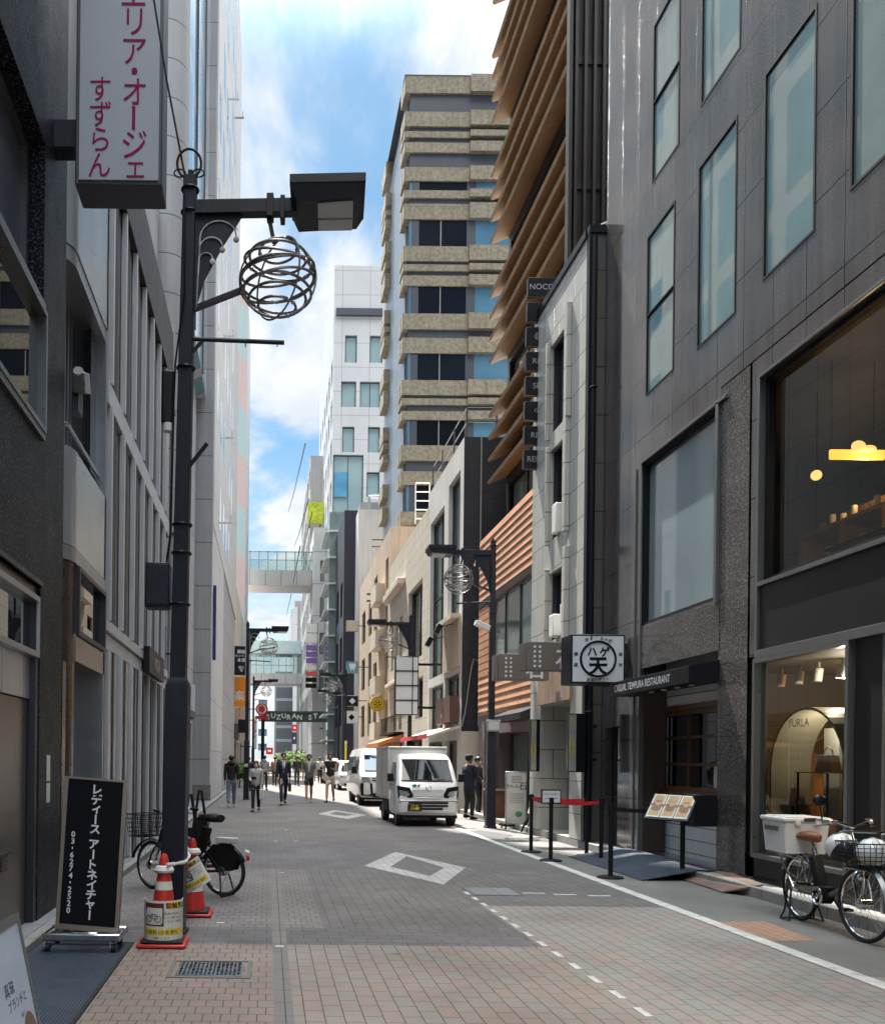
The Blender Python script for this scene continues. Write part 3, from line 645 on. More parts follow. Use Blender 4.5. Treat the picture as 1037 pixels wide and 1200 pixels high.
# restaurant front (recessed)
X2 = XR + .45; F2 = Fr('X', X2, -1)
wz0, wz1 = .13 + .98, RS[3] - .05
ww = (RS[0] + .02, WX(773, 880, X2)[0], 1.12, 2.36)
m = MB(); F2.wall(m, RS[0] - .05, RS[1] + .05, .13, RS[3] + .6, [ww, (ww[1] + .02, RS[1], .13, RS[3] + .5, .02)], .08); m.build('restaurant_wall', mat('white_tongue_board', (.62, .62, .61), .6, var=.1, brick=dict(w=6, h=.2, m=.008, off=0, mc=(.15, .15, .15))), GB)
F2.window(GB, ww, .08, .07, m_glassl, m_woodd, 3, 3, name='wooden_window', th=.045)
m = MB(); F2.box(m, RS[0] - .03, ww[1] + .06, 1.04, 1.12, 0, .09); F2.box(m, ww[1], ww[1] + .07, 1.12, 2.4, -.05, .06); F2.box(m, RS[0], ww[1] + .06, 2.36, 2.44, -.05, .06); m.build('window_trim', mat('reddish_wood', (.13, .05, .025), .4, var=.3, vs=3), GB)
m = MB(); m.box(5.93, 6.33, RS[1] - .06, RS[1] - .004, .14, RS[3] + .3); m.build('brown_door_panel', mat('dark_brown_panel', (.085, .055, .042), .4, var=.2), GB)
m = MB(); F2.box(m, ww[0] + .9, ww[0] + 1.08, 1.2, 1.55, -.06, -.055); m.build('window_notice', m_paper, GB)
m = MB(); FR.box(m, ED[0], ED[1], ED[2], ED[3], -.3, -.25); m.build('dark_doorway', m_blackm, GB)
m = MB(); yk = WX(742, 900, XR)[0]; FR.box(m, yk - .02, yk + .02, .13, EW[3], -.02, .02); m.build('steel_strip', m_bframe, GB)
# awning with lettering
aw = E('awning', (XR, RS[0], RS[3]), 'black awning over the wooden window reading CASUAL TEMPURA RESTAURANT', 'awning')
ya, za = WX(738, 803, XR - .35); yb, zb = RS[0] - .03, RS[3]
z0 = RS[3] - .12
m = MB(); m.prism([(0, .28), (-.4, .2), (-.4, -.02), (0, -.02)], lambda a, b, h: (XR + a, h, z0 + b), yb, RS[1] + .12); m.build('canopy', m_black, aw, bevel=.005)
m = MB(); m.text('CASUAL TEMPURA RESTAURANT', .155, lambda a, b: (XR - .403, (RS[1] + .02) - .1 - a, z0 + .09 + b), .004, 'L', .86); m.build('lettering', m_wink, aw)
m = MB()
for k in range(4): y = yb + .35 + k * .42; m.cyl((XR - .2, y, z0 - .02), (XR - .2, y, z0 - .035), .04)
m.parts('downlight', m_whitep, aw)
# ------------------------------------------------------------------ taupe tiled building
XT = 5.62; FT = Fr('X', XT, -1); YT0, YT1 = 15.95, 19.3; ZT = WY(716, 273, YT0)[1]
TB = E('taupe_tiled_building', (XT, YT0, 0), 'narrow building of taupe stone tiles with three deep framed windows', 'building')
w1 = rx(XT, 645, 408, 510, 667, 372); w2 = rx(XT, 644.5, 530, 634, 665, 506); w3 = rx(XT, 643, 673, 752, 664, 660)
en = rx(XT, 633, 828, 960, 668, 826); en = (en[0], en[1], .14, en[3])
m = MB(); FT.wall(m, YT0 + .14, YT1, .14, ZT, [w1, w2, w3, (*en[:4], 1.4)], .16)
m.quad((XT, YT1, 0), (XT + 12, YT1, 0), (XT + 12, YT1, ZT), (XT, YT1, ZT)); m.quad((XT, YT0, ZT), (XT, YT1, ZT), (XT + 12, YT1, ZT), (XT + 12, YT0, ZT))
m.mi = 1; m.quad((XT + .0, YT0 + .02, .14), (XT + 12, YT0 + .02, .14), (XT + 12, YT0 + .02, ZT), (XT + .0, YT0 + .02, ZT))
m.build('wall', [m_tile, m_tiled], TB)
m = MB(); m.box(XT - .02, XT + 12, YT0 - .02, YT0 + .14, ZT, ZT + .14); m.box(XT - .04, XT + .14, YT0 + .142, YT1, ZT, ZT + .14); m.build('coping', m_black, TB)
m = MB(); m.box(XT - .012, XT + .07, YT0 - .0, YT0 + .14, .14, ZT); m.build('corner_post', m_black, TB)
for o in (w1, w2, w3):
    FT.window(TB, o, .16, .05, m_tdark, m_dal, 2, 1)
    m = MB(); FT.box(m, o[0] - .16, o[0], o[2] - .08, o[3] + .28, .002, .1); FT.box(m, o[1], o[1] + .07, o[2] - .08, o[3] + .1, .002, .08); m.parts('stone_surround', m_tile, TB, bevel=.01)
m = MB(); FT.box(m, en[0] - .1, en[1] + .05, en[3] + .02, en[3] + .75, .004, .05); m.build('fascia', mat('weathered_fascia', (.4, .27, .2), .6, var=.25, streak=.35), TB, bevel=.005)
m = MB(); FT.box(m, en[0], en[1], .14, en[3], -1.45, -1.4); m.build('entrance_back', mat('entrance_tile', (.11, .105, .095), .45, var=.2, brick=dict(w=.7, h=.7, m=.01, off=0, mc=(.03, .03, .03))), TB)
m = MB(); FT.box(m, en[0] + .1, en[0] + .55, .14, 2.0, -1.39, -1.3); m.build('entrance_door', m_woodd, TB)
m = MB()
for z in (2.45, 3.6, 8.2): m.ring((XT + .06, YT0 - .06, z), .06, .012, (0, 0, 1), 12, 5)
m.cyl((XT + .06, YT0 - .06, .14), (XT + .06, YT0 - .06, ZT - .1), .045, n=10); m.build('drain_pipe', m_black, TB)
m = MB(); FT.box(m, w2[0] + .35, w2[0] + .6, w2[2] + .02, w2[2] + .6, -.12, .10); m.build('window_light', m_whitep, TB, bevel=.02)
m = MB(); FT.box(m, w3[0] + .35, w3[0] + .62, w3[2] + .02, w3[2] + .45, -.12, .14); FT.box(m, w3[0] + .02, w3[0] + .14, w3[2] + .02, w3[2] + .6, -.12, .08); m.build('window_light', m_whitep, TB, bevel=.02)
m = MB(); m.tube([(XT + .3, YT0 + .4, ZT + .1), (XT + .3, YT0 + .4, ZT + .35), (XT + .5, YT0 + .4, ZT + .45), (XT + .75, YT0 + .4, ZT + .4), (XT + .75, YT0 + .4, ZT)], .03, 8); m.build('roof_pipe', m_alu, TB)
# ------------------------------------------------------------------ cedar louvre building
XW = 6.82; FW_ = Fr('X', XW, -1); y0, y1 = 19.35, 26.1
WB = E('louvre_building', (XW, y0, 0), 'tall building wrapped in stacked cedar louvre boards with black fins on its near side', 'building')
gaps = [(9.1 + 3.5 * k - .45, 9.1 + 3.5 * k + .45) for k in range(6)]
lv = [8.0] + [b + q for a, b in gaps for q in (.12, .78, 1.42, 2.05)]
zt = 27
m = MB(); ops = [(y0 + .3, y1 - .2, a, b) for a, b in gaps] + [(20.2, 24.2, 4.05, 5.95)]
FW_.wall(m, y0, y1, 2.9, zt, [(y0 + .25, y1 - .25, *g) for g in gaps], .15)
m.quad((XW, y1, 0), (XW + 12, y1, 0), (XW + 12, y1, zt), (XW, y1, zt)); m.quad((XW, y0, zt), (XW, y1, zt), (XW + 12, y1, zt), (XW + 12, y0, zt))
m.quad((XW, y0, 0), (XW + 12, y0, 0), (XW + 12, y0, zt), (XW, y0, zt)); m.build('wall', m_dal, WB)
for a, b in gaps: FW_.window(WB, (y0 + .25, y1 - .25, a, b), .15, .06, m_glassg, m_blackm, 4, 1)
for z in lv:
    m = MB(); m.prism([(.02, .16), (-.50, -.06), (-.54, .02), (-.5, .06), (.02, .3)], lambda a, b, h: (XW + a, h, z + b), y0 + .12, y1 + .05); m.build('louvre', m_wood, WB)
m = MB()
for i in range(9): x = 6.4 + i * .2; m.box(x, x + .06, y0 - .16, y0 - .04, 8, zt)
for z in (13.9, 16.6, 19.3, 22, 24.7): m.box(6.3, 8.4, y0 - .035, y0 - .002, z, z + .16)
m.box(6.26, 6.33, y0 - .2, y0 - .002, 8, zt); m.box(6.31, 8.4, y0 - .001, y0 + .1, 8, zt); m.build('fin', mat('fin_brown', (.035, .03, .028), .5, metal=.4), WB)
XS_ = 6.1; FS = Fr('X', XS_, -1)
m = MB(); zs = 2.9
FS.wall(m, y0 - .02, y1, 5.98, 7.9, [], .1); FS.box(m, y1 - 1.2, y1, 2.9, 5.98, -.1, 0); FS.box(m, y0, y1 - 1.22, 2.9, 4.0, -.1, 0)
m.quad((XS_, y1, 2.9), (XW, y1, 2.9), (XW, y1, 7.9), (XS_, y1, 7.9)); m.quad((XS_, y0, 7.9), (XS_, y1, 7.9), (XW, y1, 7.9), (XW, y0, 7.9))
FS.box(m, y0, y1, 2.85, 2.9, -.3, 0)
zz = 2.95
while zz < 7.8:
    for a, b, c, d in ((y0, y1 - 1.2, 4.02, 5.95),):
        if c - .1 < zz < d: FS.box(m, y1 - 1.2, y1, zz, zz + .17, .0, .03)
        else: m.prism([(0, 0), (-.035, 0), (-.008, .18), (0, .18)], lambda p, q, h: (XS_ + p, h, zz + q), y0, y1)
    zz += .2
m.build('siding', m_woods, WB)
FS.window(WB, (y0, y1 - 1.22, 4.02, 5.96), .1, .05, m_glassg, m_dal, 4, 1)
m = MB(); FS.box(m, y0 - .02, y1, 5.96, 6.1, -.1, .05); m.build('window_head', m_black, WB)
# shop below
m = MB(); FS.wall(m, y0, y1, .125, 2.85, [(y0 + .3, y1 - 1.9, .2, 2.3)], .5); m.build('shop_wall', mat('mauve_shop_front', (.16, .12, .13), .5, var=.15), WB)
FS.window(WB, (y0 + .3, y1 - 1.9, .2, 2.3), .5, .06, m_glassg, m_dal, 3, 1)
aw = E('shop_awning', (XS_, 21, 2.6), 'short black awning over the shop beneath the salmon siding', 'awning'); m = MB(); m.prism([(0, .3), (-.5, .1), (-.5, -.05), (0, -.02)], lambda a, b, h: (XS_ + a, h, 2.55 + b), 20.0, 22.7); m.build('canopy', m_black, aw)
t = E('vertical_sign', (XS_ - .06, 22.9, 1.5), 'narrow dark vertical board with pale letters beside the shop door', 'sign'); m = MB(); m.box(XS_ - .5, XS_ - .12, 23.3, 23.36, .13, 2.55); m.build('board', mat('dark_taupe', (.11, .09, .075), .5), t)
m = MB(); m.vtext('SACENTER', .2, lambda a, b: (XS_ - .3 + a, 23.29, 2.3 + b), .2); m.build('lettering', m_cream2, t)
t = E('produce_stand', (XS_ - .35, 23.0, .13), 'small wooden counter by the shop wall next to the dark post', 'stand'); m = MB(); m.box(XS_ - .5, XS_ - .1, 22.6, 23.1, .13, .8); m.build('counter', m_woodd, t); m = MB(); m.box(XS_ - .55, XS_ - .05, 22.55, 23.15, .8, .84); m.build('counter_top', m_wood, t)
# stacked black blade signs
for k, (a, b, c, d, txt, lab) in enumerate(((619, 325, 652, 348, 'NOCO', 'topmost black blade sign in the column, with the white word NOCO'), (618, 354, 640, 377, '', 'blank black blade sign just under the topmost one in the column'), (617, 383, 636, 404, '@n', 'black blade sign third from the top of the column, with a ring mark'),
        (616.5, 412, 636, 433, 'REN', 'black blade sign in the middle of the column, under the one with a ring mark'), (616, 441, 634, 462, 'SEN', 'black blade sign third from the bottom of the column'), (615, 470, 633, 491, 'oo', 'black blade sign with the shortest lettering, third lowest'),
        (614.5, 499, 633, 520, 'REN', 'black blade sign second from the bottom of the column'), (614, 527, 634, 547, 'RENO', 'lowest black blade sign of the column'))):
    pa, pb = PD(a, b, 19.0), PD(a + 34, b + 22, 19.0)
    t = E('blade_sign', ((pa.x + pb.x) / 2, 19.1, pb.z), lab, 'sign', 'black blade signs stacked beside the louvres')
    m = MB(); m.box(pa.x, pb.x, 19.0, 19.14, pb.z, pa.z); m.build('sign_box', m_black, t, bevel=.008)
    if txt: m = MB(); m.text(txt, .17, lambda x, z: ((pa.x + pb.x) / 2 - .02 + x, 18.995, (pa.z + pb.z) / 2 + z)); m.build('lettering', m_grink, t)
    m = MB(); m.box(pb.x, pb.x + .3, 19.05, 19.1, pa.z - .08, pa.z - .04); m.box(pb.x, pb.x + .3, 19.05, 19.1, pb.z + .04, pb.z + .08); m.build('bracket', m_dal, t)
# ------------------------------------------------------------------ white framed building with dark brick flank
XB = 5.85; FB = Fr('X', XB, -1); y0, y1 = 27.3, 33.2
zt = WX(541, 517, XB)[1]
BB = E('white_framed_building', (XB, y0, 0), 'white framed building with a black brick flank and tall shop windows', 'building')
o1 = (y0 + .5, y0 + 2.3, 6.1, 10.6); o2 = (y0 + 3.0, y1 - .3, 4.5, 10.2); o3 = (y0 + .4, y0 + 2.6, 2.7, 4.3); o4 = (y0 + 2.9, y1 - .3, 2.5, 4.2); o5 = (y0 + .6, y0 + 2.4, .2, 2.2); o6 = (y0 + 3, y1 - .4, .2, 2.2)
m = MB(); FB.wall(m, y0, y1, .125, zt, [o1, o2, o3, o4, o5, o6], .22)
m.quad((XB, y0, zt), (XB, y1, zt), (XB + 10, y1, zt), (XB + 10, y0, zt)); m.quad((XB, y1, 0), (XB + 10, y1, 0), (XB + 10, y1, zt), (XB, y1, zt))
m.mi = 1; m.quad((XB, y0, 2.45), (XB + 10, y0, 2.45), (XB + 10, y0, zt), (XB, y0, zt)); m.mi = 2; m.quad((XB, y0, 0), (XB + 10, y0, 0), (XB + 10, y0, 2.45), (XB, y0, 2.45))
m.build('wall', [m_wwall, m_brickd, m_cream2], BB)
for o in (o1, o2, o3, o4, o5, o6): FB.window(BB, o, .22, .09, m_glassg if o is not o5 else m_woodd, m_dal, 2, 2 if o in (o1, o2) else 1)
m = MB(); FB.box(m, y0 + .2, y0 + 2.8, 4.45, 6.0, .002, .06); m.build('tan_fascia', m_tan, BB); m = MB(); FB.box(m, y0 + .3, y0 + 2.7, 5.95, 6.1, .002, .3); m.build('ledge', m_cream2, BB)
m = MB()
for y in (y0 + .1, y0 + 2, y0 + 4, y1 - .1): m.cyl((XB + .1, y, zt), (XB + .1, y, zt + .95), .025, n=6)
for z in (.5, .95): m.bar((XB + .1, y0 + .1, zt + z), (XB + .1, y1 - .1, zt + z), .03); m.bar((XB + .1, y0 + .1, zt + z), (XB + 3, y0 + .1, zt + z), .03)
m.cyl((XB + 1, y0 + .1, zt), (XB + 1, y0 + .1, zt + .95), .025, n=6); m.cyl((XB + 2, y0 + .1, zt), (XB + 2, y0 + .1, zt + .95), .025, n=6); m.build('roof_railing', m_dal, BB)
m = MB(); m.tube([PD(561, 775, 27.2), PD(555, 772, 27.2), PD(552, 785, 27.2), PD(545, 835, 27.2), PD(541, 851, 27.2)], .018, 6); m.tube([(XB + .5, 27.2, zt), (XB + .5, 27.2, 2.6)], .02, 6); m.build('cable', m_grey, BB)
t = E('shop_signboard', (XB - .1, 28.5, 2.2), 'brown square signboard with pale script under the tan fascia', 'sign'); m = MB(); FB.box(m, y0 + .3, y0 + 2.6, 2.75, 3.55, .02, .3); m.build('board', mat('brown_board', (.10, .05, .04), .5), t)
m = MB(); m.text('N', .22, lambda a, b: (XB - .304, y0 + 1.45 - a, 3.32 + b)); m.text('we', .24, lambda a, b: (XB - .304, y0 + 1.6 - a, 2.98 + b), .02); m.build('lettering', m_grink, t)
for k, (yy, zz_) in enumerate(((y0 + 1.0, 5.7), (y0 + 2.6, 5.5))):
    t = E('wall_floodlight', (XB - .5, yy, zz_), ['dark floodlight nearest the brick flank on the white framed building', 'dark floodlight farther along the white framed building'][k], 'floodlight', 'floodlights over the shop windows')
    m = MB(); m.bar((XB, yy, zz_ + .2), (XB - .5, yy, zz_ + .05), .03); m.build('arm', m_black, t); m = MB(); m.obox((XB - .55, yy, zz_), (.16, .2, .3), Matrix.Rotation(.5, 3, 'Y')); m.build('lamp_head', m_black, t)
t = E('striped_awning', (XB - .5, 30, 2.3), 'red edged pale awning over the shop doors', 'awning'); m = MB(); m.prism([(0, .35), (-1.0, 0), (-1.0, -.06), (0, .25)], lambda a, b, h: (XB + a, h, 2.3 + b), y0 + .2, y1 - .2); m.build('canopy', m_cream2, t); m = MB(); m.box(XB - 1.02, XB - 1.0, y0 + .2, y1 - .2, 2.22, 2.36); m.build('valance', m_redb, t)
# ------------------------------------------------------------------ cream stone building
y0, y1 = 33.25, 44; zt = WX(500, 604, XB)[1] + .2
CB = E('cream_stone_building', (XB, y0, 0), 'cream stone block building with a roof line sloping beside the banded tower', 'building')
ops = [(34.5, 38, 5.6, 8.6), (39.6, 40.5, 5.8, 8.0), (41.0, 41.9, 5.8, 8.0), (42.4, 43.3, 5.8, 8.0), (39.6, 40.5, 2.9, 4.9), (41.2, 42.1, 2.9, 4.9), (34.2, 38, .2, 2.4), (39.4, 43.4, .2, 2.4), (34.2, 36, 3.2, 4.8)]
m = MB(); FB.wall(m, y0, y1, .125, zt, ops, .25)
m.quad((XB, y0, 0), (XB + 10, y0, 0), (XB + 10, y0, zt), (XB, y0, zt)); m.quad((XB, y0, zt), (XB, y1, zt), (XB + 10, y1, zt), (XB + 10, y0, zt)); m.build('wall', m_cream, CB)
for o in ops: FB.window(CB, o, .25, .08, m_glassd, m_dal, 2, 1)
m = MB(); FB.box(m, 38.9, y1, 9.2, 9.5, .002, .35); FB.box(m, 38.9, y1, 5.0, 5.2, .002, .2); m.parts('cornice', m_cream2, CB, bevel=.04)
m = MB()
for i in range(14): y = 39 + i * .35; m.cyl((XB - .4, y, 2.75), (XB - .4, y, 3.5), .015, n=5)
FB.box(m, 38.9, y1, 2.7, 2.78, .0, .42); m.bar((XB - .4, 38.9, 3.5), (XB - .4, y1, 3.5), .035); m.build('balcony', m_black, CB)
t = E('orange_canopy', (XB - .6, 41, 2.5), 'orange shop canopy with scalloped edge below the iron balcony', 'awning'); m = MB(); m.prism([(0, .3), (-1.1, -.1), (-1.1, -.3), (0, .2)], lambda a, b, h: (XB + a, h, 2.4 + b), 39, 43.6); m.build('canopy', mat('orange_cloth', (.55, .17, .05), .7), t)
m = MB(); m.box(XB - 1.0, XB - .1, 39.2, 39.4, .13, 2.3); m.build('door_post', mat('orange_wood', (.4, .13, .03), .5), t)
t = E('access_ladder', (6.8, 40, 10), 'white metal ladder frame on the roof beside the banded tower', 'ladder')
m = MB(); a, b = PD(487, 566, 38), PD(503, 608, 38)
for x in (a.x, b.x): m.cyl((x, 38, b.z - .2), (x, 38, a.z), .03, n=6)
for i in range(5): z = b.z + (a.z - b.z) * i / 4; m.cyl((a.x, 38, z), (b.x, 38, z), .025, n=6)
m.build('rail_frame', m_whitep, t)
# ------------------------------------------------------------------ banded tower
DT = 46.0; XTW = 6.62; FF = Fr('Y', DT, -1); FSX = Fr('X', XTW, -1)
TW = E('banded_tower', (XTW, DT, 0), 'tall tower banded in patterned tan stone and dark slate with corner balconies', 'building')
def TZ(py): return WY(515, py, DT)[1]
seq = [(89, 109, 'o'), (109, 131, 's'), (131, 148, 'o'), (148, 154, 's'), (154, 161, 'o'), (161, 167, 's'), (167, 178.6, 'o'), (178.6, 196, 's'), (196, 212, 'o'), (212, 223, 'w'), (223, 232, 'o'), (232, 239, 's'), (239, 257, 'o'), (257, 288.5, 'W'),
       (288.5, 306, 'o'), (306, 310, 's'), (310, 317.5, 'o'), (317.5, 323, 's'), (323, 335, 'o'), (335, 367.5, 'W'), (367.5, 386, 'o'), (386, 396, 's'), (396, 414, 'o'), (414, 445.6, 'W'), (445.6, 463, 'o'), (463, 467, 's'), (467, 474.5, 'o'), (474.5, 482, 's'), (482, 492, 'o'),
       (492, 522, 'W'), (522, 540, 'o'), (540, 552.6, 's'), (552.6, 568.5, 'o'), (568.5, 600, 'W'), (600, 616, 'o'), (616, 622, 's'), (622, 630, 'o'), (630, 637, 's'), (637, 648, 'o'), (648, 678, 'W'), (678, 720, 'o')]
XE = 14.5; XJ = XTW + 3.35
core = MB(); core.box(XTW + .3, XE, DT + .12, DT + 9, 0, TZ(90)); core.build('core', m_slate, TW)
for a, b, k in seq:
    z1_, z0_ = TZ(a), TZ(b)
    if k == 'o':
        m = MB(); m.box(XTW, XJ, DT, DT + .6, z0_, z1_); m.box(XJ, XE, DT - .18, DT + .6, z0_, z1_)
        m.box(XTW - .02, XTW + .4, DT + .602, DT + 1.3, z0_, z1_); m.box(XTW - .12, XTW + .4, DT + 6.6, DT + 8.5, z0_, z1_)
        m.parts('stone_band', m_osb, TW)
    elif k in 'Ww':
        m = MB(); m.box(XTW + .26, XTW + .30, DT + .06, DT + .119, z0_, z1_)
        for x in ((XTW + .45, XTW + .8), (XJ - .1, XJ + .35)): m.box(x[0], x[1], DT + .05, DT + .119, z0_, z1_)
        f = m.build('window', m_slate, TW)
        g = MB(); g.quad((XTW + .5, DT + .1, z0_), (XJ, DT + .1, z0_), (XJ, DT + .1, z1_), (XTW + .5, DT + .1, z1_)); g.mi = 1; g.quad((XJ + .35, DT + .1, z0_), (XE, DT + .1, z0_), (XE, DT + .1, z1_), (XJ + .35, DT + .1, z1_))
        g.quad((XTW + .31, DT + .09, z0_), (XTW + .45, DT + .09, z0_), (XTW + .45, DT + .09, z1_), (XTW + .31, DT + .09, z1_)); g.build('pane', [m_tdark, m_glassb], f)
        if k == 'W': q = MB(); q.box(XTW + 1.9, XTW + 1.95, DT + .06, DT + .095, z0_, z1_); q.build('mullion', m_grey, f)
m = MB(); m.box(XTW + .22, XTW + .3, DT + .7, DT + 9, 0, TZ(110))
m.build('side_glazing', mat('tower_side_glass', (.20, .25, .30), .35, ior=1.4, brick=dict(w=1.5, h=2.0, m=.05, off=0, mc=(.3, .3, .32))), TW)
m = MB(); m.box(XTW - .02, XE, DT - .02, DT + 9, TZ(89), TZ(88)); m.build('roof_edge', m_slate, TW)
# ------------------------------------------------------------------ farther right: tan, navy, white and tiled blocks
def block(name, lab, x, y0, y1, zt, mt, wd=10, wins=(), wm=None, front=(), fm=None, dep=.2, sidemat=None):
    t = E(name, (x, y0, 0), lab, 'building'); f = Fr('X', x, -1 if x > 0 else 1); s = 1 if x > 0 else -1
    m = MB(); f.wall(m, y0, y1, .1, zt, wins, dep)
    f2 = Fr('Y', y0, -1); xa, xb = sorted((x, x + s * wd))
    m.mi = 1; f2.wall(m, xa, xb, 0, zt, front, dep); m.mi = 0
    m.quad((x, y1, 0), (x + s*wd, y1, 0), (x + s*wd, y1, zt), (x, y1, zt)); m.quad((x, y0, zt), (x, y1, zt), (x + s*wd, y1, zt), (x + s*wd, y0, zt))
    m.build('wall', [mt, sidemat or mt], t)
    for o in wins: f.window(t, o, dep, .07, wm or m_glassd, m_dal, 1, 1)
    for o in front: f2.window(t, o, dep, .07, fm or m_glassd, m_dal, 2 if o[1] - o[0] > 1.5 else 1, 1)
    return t, f, f2
t, f, f2 = block('tan_shop_building', 'tan rendered building with stacked small balconies past the cream stone one', 5.9, 44.2, 52, WX(438, 655, 5.9)[1], m_tan, wins=[(45, 46, 3 + i * 2.4, 4.6 + i * 2.4) for i in range(4)] + [(49.5, 51, 3 + i * 2.4, 4.6 + i * 2.4) for i in range(4)] + [(45, 51, .2, 2.4)])
m = MB()
for i in range(4): m.box(5.45, 5.9, 46.4, 48.8, 2.6 + i * 2.4, 3.5 + i * 2.4)
m.parts('balcony', m_cream2, t)
t, f, f2 = block('beige_block', 'beige plastered block with dark narrow windows beyond the tan balconies', 6.0, 52.2, 60, WX(425, 684, 6.0)[1], mat('beige_plaster', (.50, .39, .29), .8, streak=.15), wins=[(53, 54.6, 3 + i * 3, 5 + i * 3) for i in range(3)] + [(56.5, 58.5, 3 + i * 3, 5 + i * 3) for i in range(3)])
m = MB()
for i in range(4): m.box(5.7, 6.9, 53, 53.1, 10.9 + i * .4, 11 + i * .4) if i < 2 else m.box(5.9, 6.9, 52.4, 52.5, 13.2 + i * .4, 13.25 + i * .4)
m.build('roof_rail', m_dal, t)
D_ = 62; xa, zt = WY(417, 597, D_); 
t, f, f2 = block('white_slab_building', 'plain white end wall with three tiny windows rising behind the tan roofs', xa + .2, D_, D_ + 8, zt, m_wwall, 9, front=[(xa + 2.3, xa + 3.0, WY(0, 664, D_)[1] + 0, WY(0, 660, D_)[1] + .35), (xa + 3.4, xa + 4.1, WY(0, 664, D_)[1], WY(0, 660, D_)[1] + .35), (xa + 3.0, xa + 4.0, WY(0, 634, D_)[1], WY(0, 625, D_)[1])])
m = MB(); z = zt
m.box(xa + .4, xa + 5, D_ + 1, D_ + 3, z, z + .8); m.tube([(xa + 1, D_ + .5, z), (xa + 1, D_ + .5, z + 1.0), (xa + 3.4, D_ + .5, z + 1.1), (xa + 3.4, D_ + .5, z)], .14, 8); m.build('roof_plant', m_alu, t)
t, f, f2 = block('navy_building', 'narrow navy building standing left of the plain white end wall', WY(404, 600, 64)[0], 64, 76, WY(404, 598, 64)[1], m_navyw, 1.4, wins=[(65 + i * 3.5, 67 + i * 3.5, 4 + j * 4, 6.5 + j * 4) for i in range(3) for j in range(3)])
D_ = 78; xa = WY(392, 450, D_)[0]; zt = WY(395, 311, D_)[1]
def Z(py): return WY(420, py, D_)[1]
def Xp(px, py=450): return WY(px, py, D_)[0]
fr = [(Xp(404), Xp(418), Z(425), Z(393)), (Xp(433), Xp(448), Z(425), Z(393)), (Xp(400), Xp(417.5), Z(477), Z(447)), (Xp(422), Xp(446), Z(477), Z(447)), (Xp(402), Xp(416), Z(530), Z(500)), (Xp(432), Xp(446), Z(530), Z(500)), (Xp(391.5), Xp(427), Z(600), Z(533)), (Xp(431), Xp(446), Z(582), Z(553))]
t, f, f2 = block('white_tiled_tower', 'white tiled office tower with paired pale windows left of the banded tower', xa - .1, D_, D_ + 22, zt, m_wtile, 11, wins=[(D_ + 1 + i * 3.4, D_ + 3 + i * 3.4, 6 + j * 3.6, 8.2 + j * 3.6) for i in range(6) for j in range(9)], wm=m_glassb, front=fr, fm=mat('pale_window', (.3, .42, .44), .15, var=.2, vs=.4), dep=.3)
m = MB(); f2.box(m, Xp(393), Xp(447), Z(371), Z(363), .002, .3); m.build('roof_ledge', m_slate, t)
m = MB(); f2.box(m, Xp(393), Xp(408), Z(582), Z(553), -.2, -.1); m.build('window_poster', mat('blue_poster', (.08, .3, .5), .5, var=.3, vs=1), t)
D_ = 92
t, f, f2 = block('grey_concrete_building', 'grey concrete building with a bare end wall above the lime billboard', WY(364, 560, D_)[0], D_, D_ + 25, WY(364, 534, D_)[1], m_grey, 12, wins=[(D_ + 1 + i * 4, D_ + 3.5 + i * 4, 6 + j * 3.4, 8.2 + j * 3.4) for i in range(6) for j in range(8)], wm=m_glassb)
t = E('billboard', (WY(370, 602, 90)[0], 90, WY(370, 615, 90)[1]), 'lime yellow rooftop billboard on the grey building', 'billboard'); a, b = PD(361, 588, 90), PD(379, 613, 90); m = MB(); m.box(a.x, b.x, 90, 90.4, b.z, a.z); m.build('panel', mat('lime_print', (.55, .6, .03), .5, var=.5, vs=1.2, col2=(.2, .3, .02), thr=(.5, .6)), t); m = MB(); m.box(a.x + .2, a.x + .3, 90.4, 92, b.z, b.z + .1); m.box(b.x - .3, b.x - .2, 90.4, 92, b.z, b.z + .1); m.build('support_arm', m_dal, t)
t, f, f2 = block('pale_annex', 'pale lower annex with slim columns under the lime billboard', WY(368, 620, 84)[0], 84, 91.8, WY(368, 618, 84)[1], m_greyl, 3.2, wins=[(85 + i * 2.2, 86.5 + i * 2.2, 6 + j * 3.4, 8.4 + j * 3.4) for i in range(3) for j in range(5)], wm=m_glassg, front=[(WY(376, 620, 84)[0], WY(382, 620, 84)[0], 8 + j * 3.4, 10 + j * 3.4) for j in range(4)], fm=m_glassg)
t, f, f2 = block('glass_stair_building', 'slim greenish glass building striped by thin balconies', WY(386, 640, 72)[0], 72, 77.9, WY(386, 600, 72)[1], m_glassg, 2.2)
m = MB()
for i in range(9): f.box(m, 72, 77.9, 3 + i * 2.1, 3.12 + i * 2.1, 0, .35); f2.box(m, WY(386, 640, 72)[0], WY(386, 640, 72)[0] + 2, 3 + i * 2.1, 3.12 + i * 2.1, 0, .2)
m.build('balcony_slab', m_greyl, t)
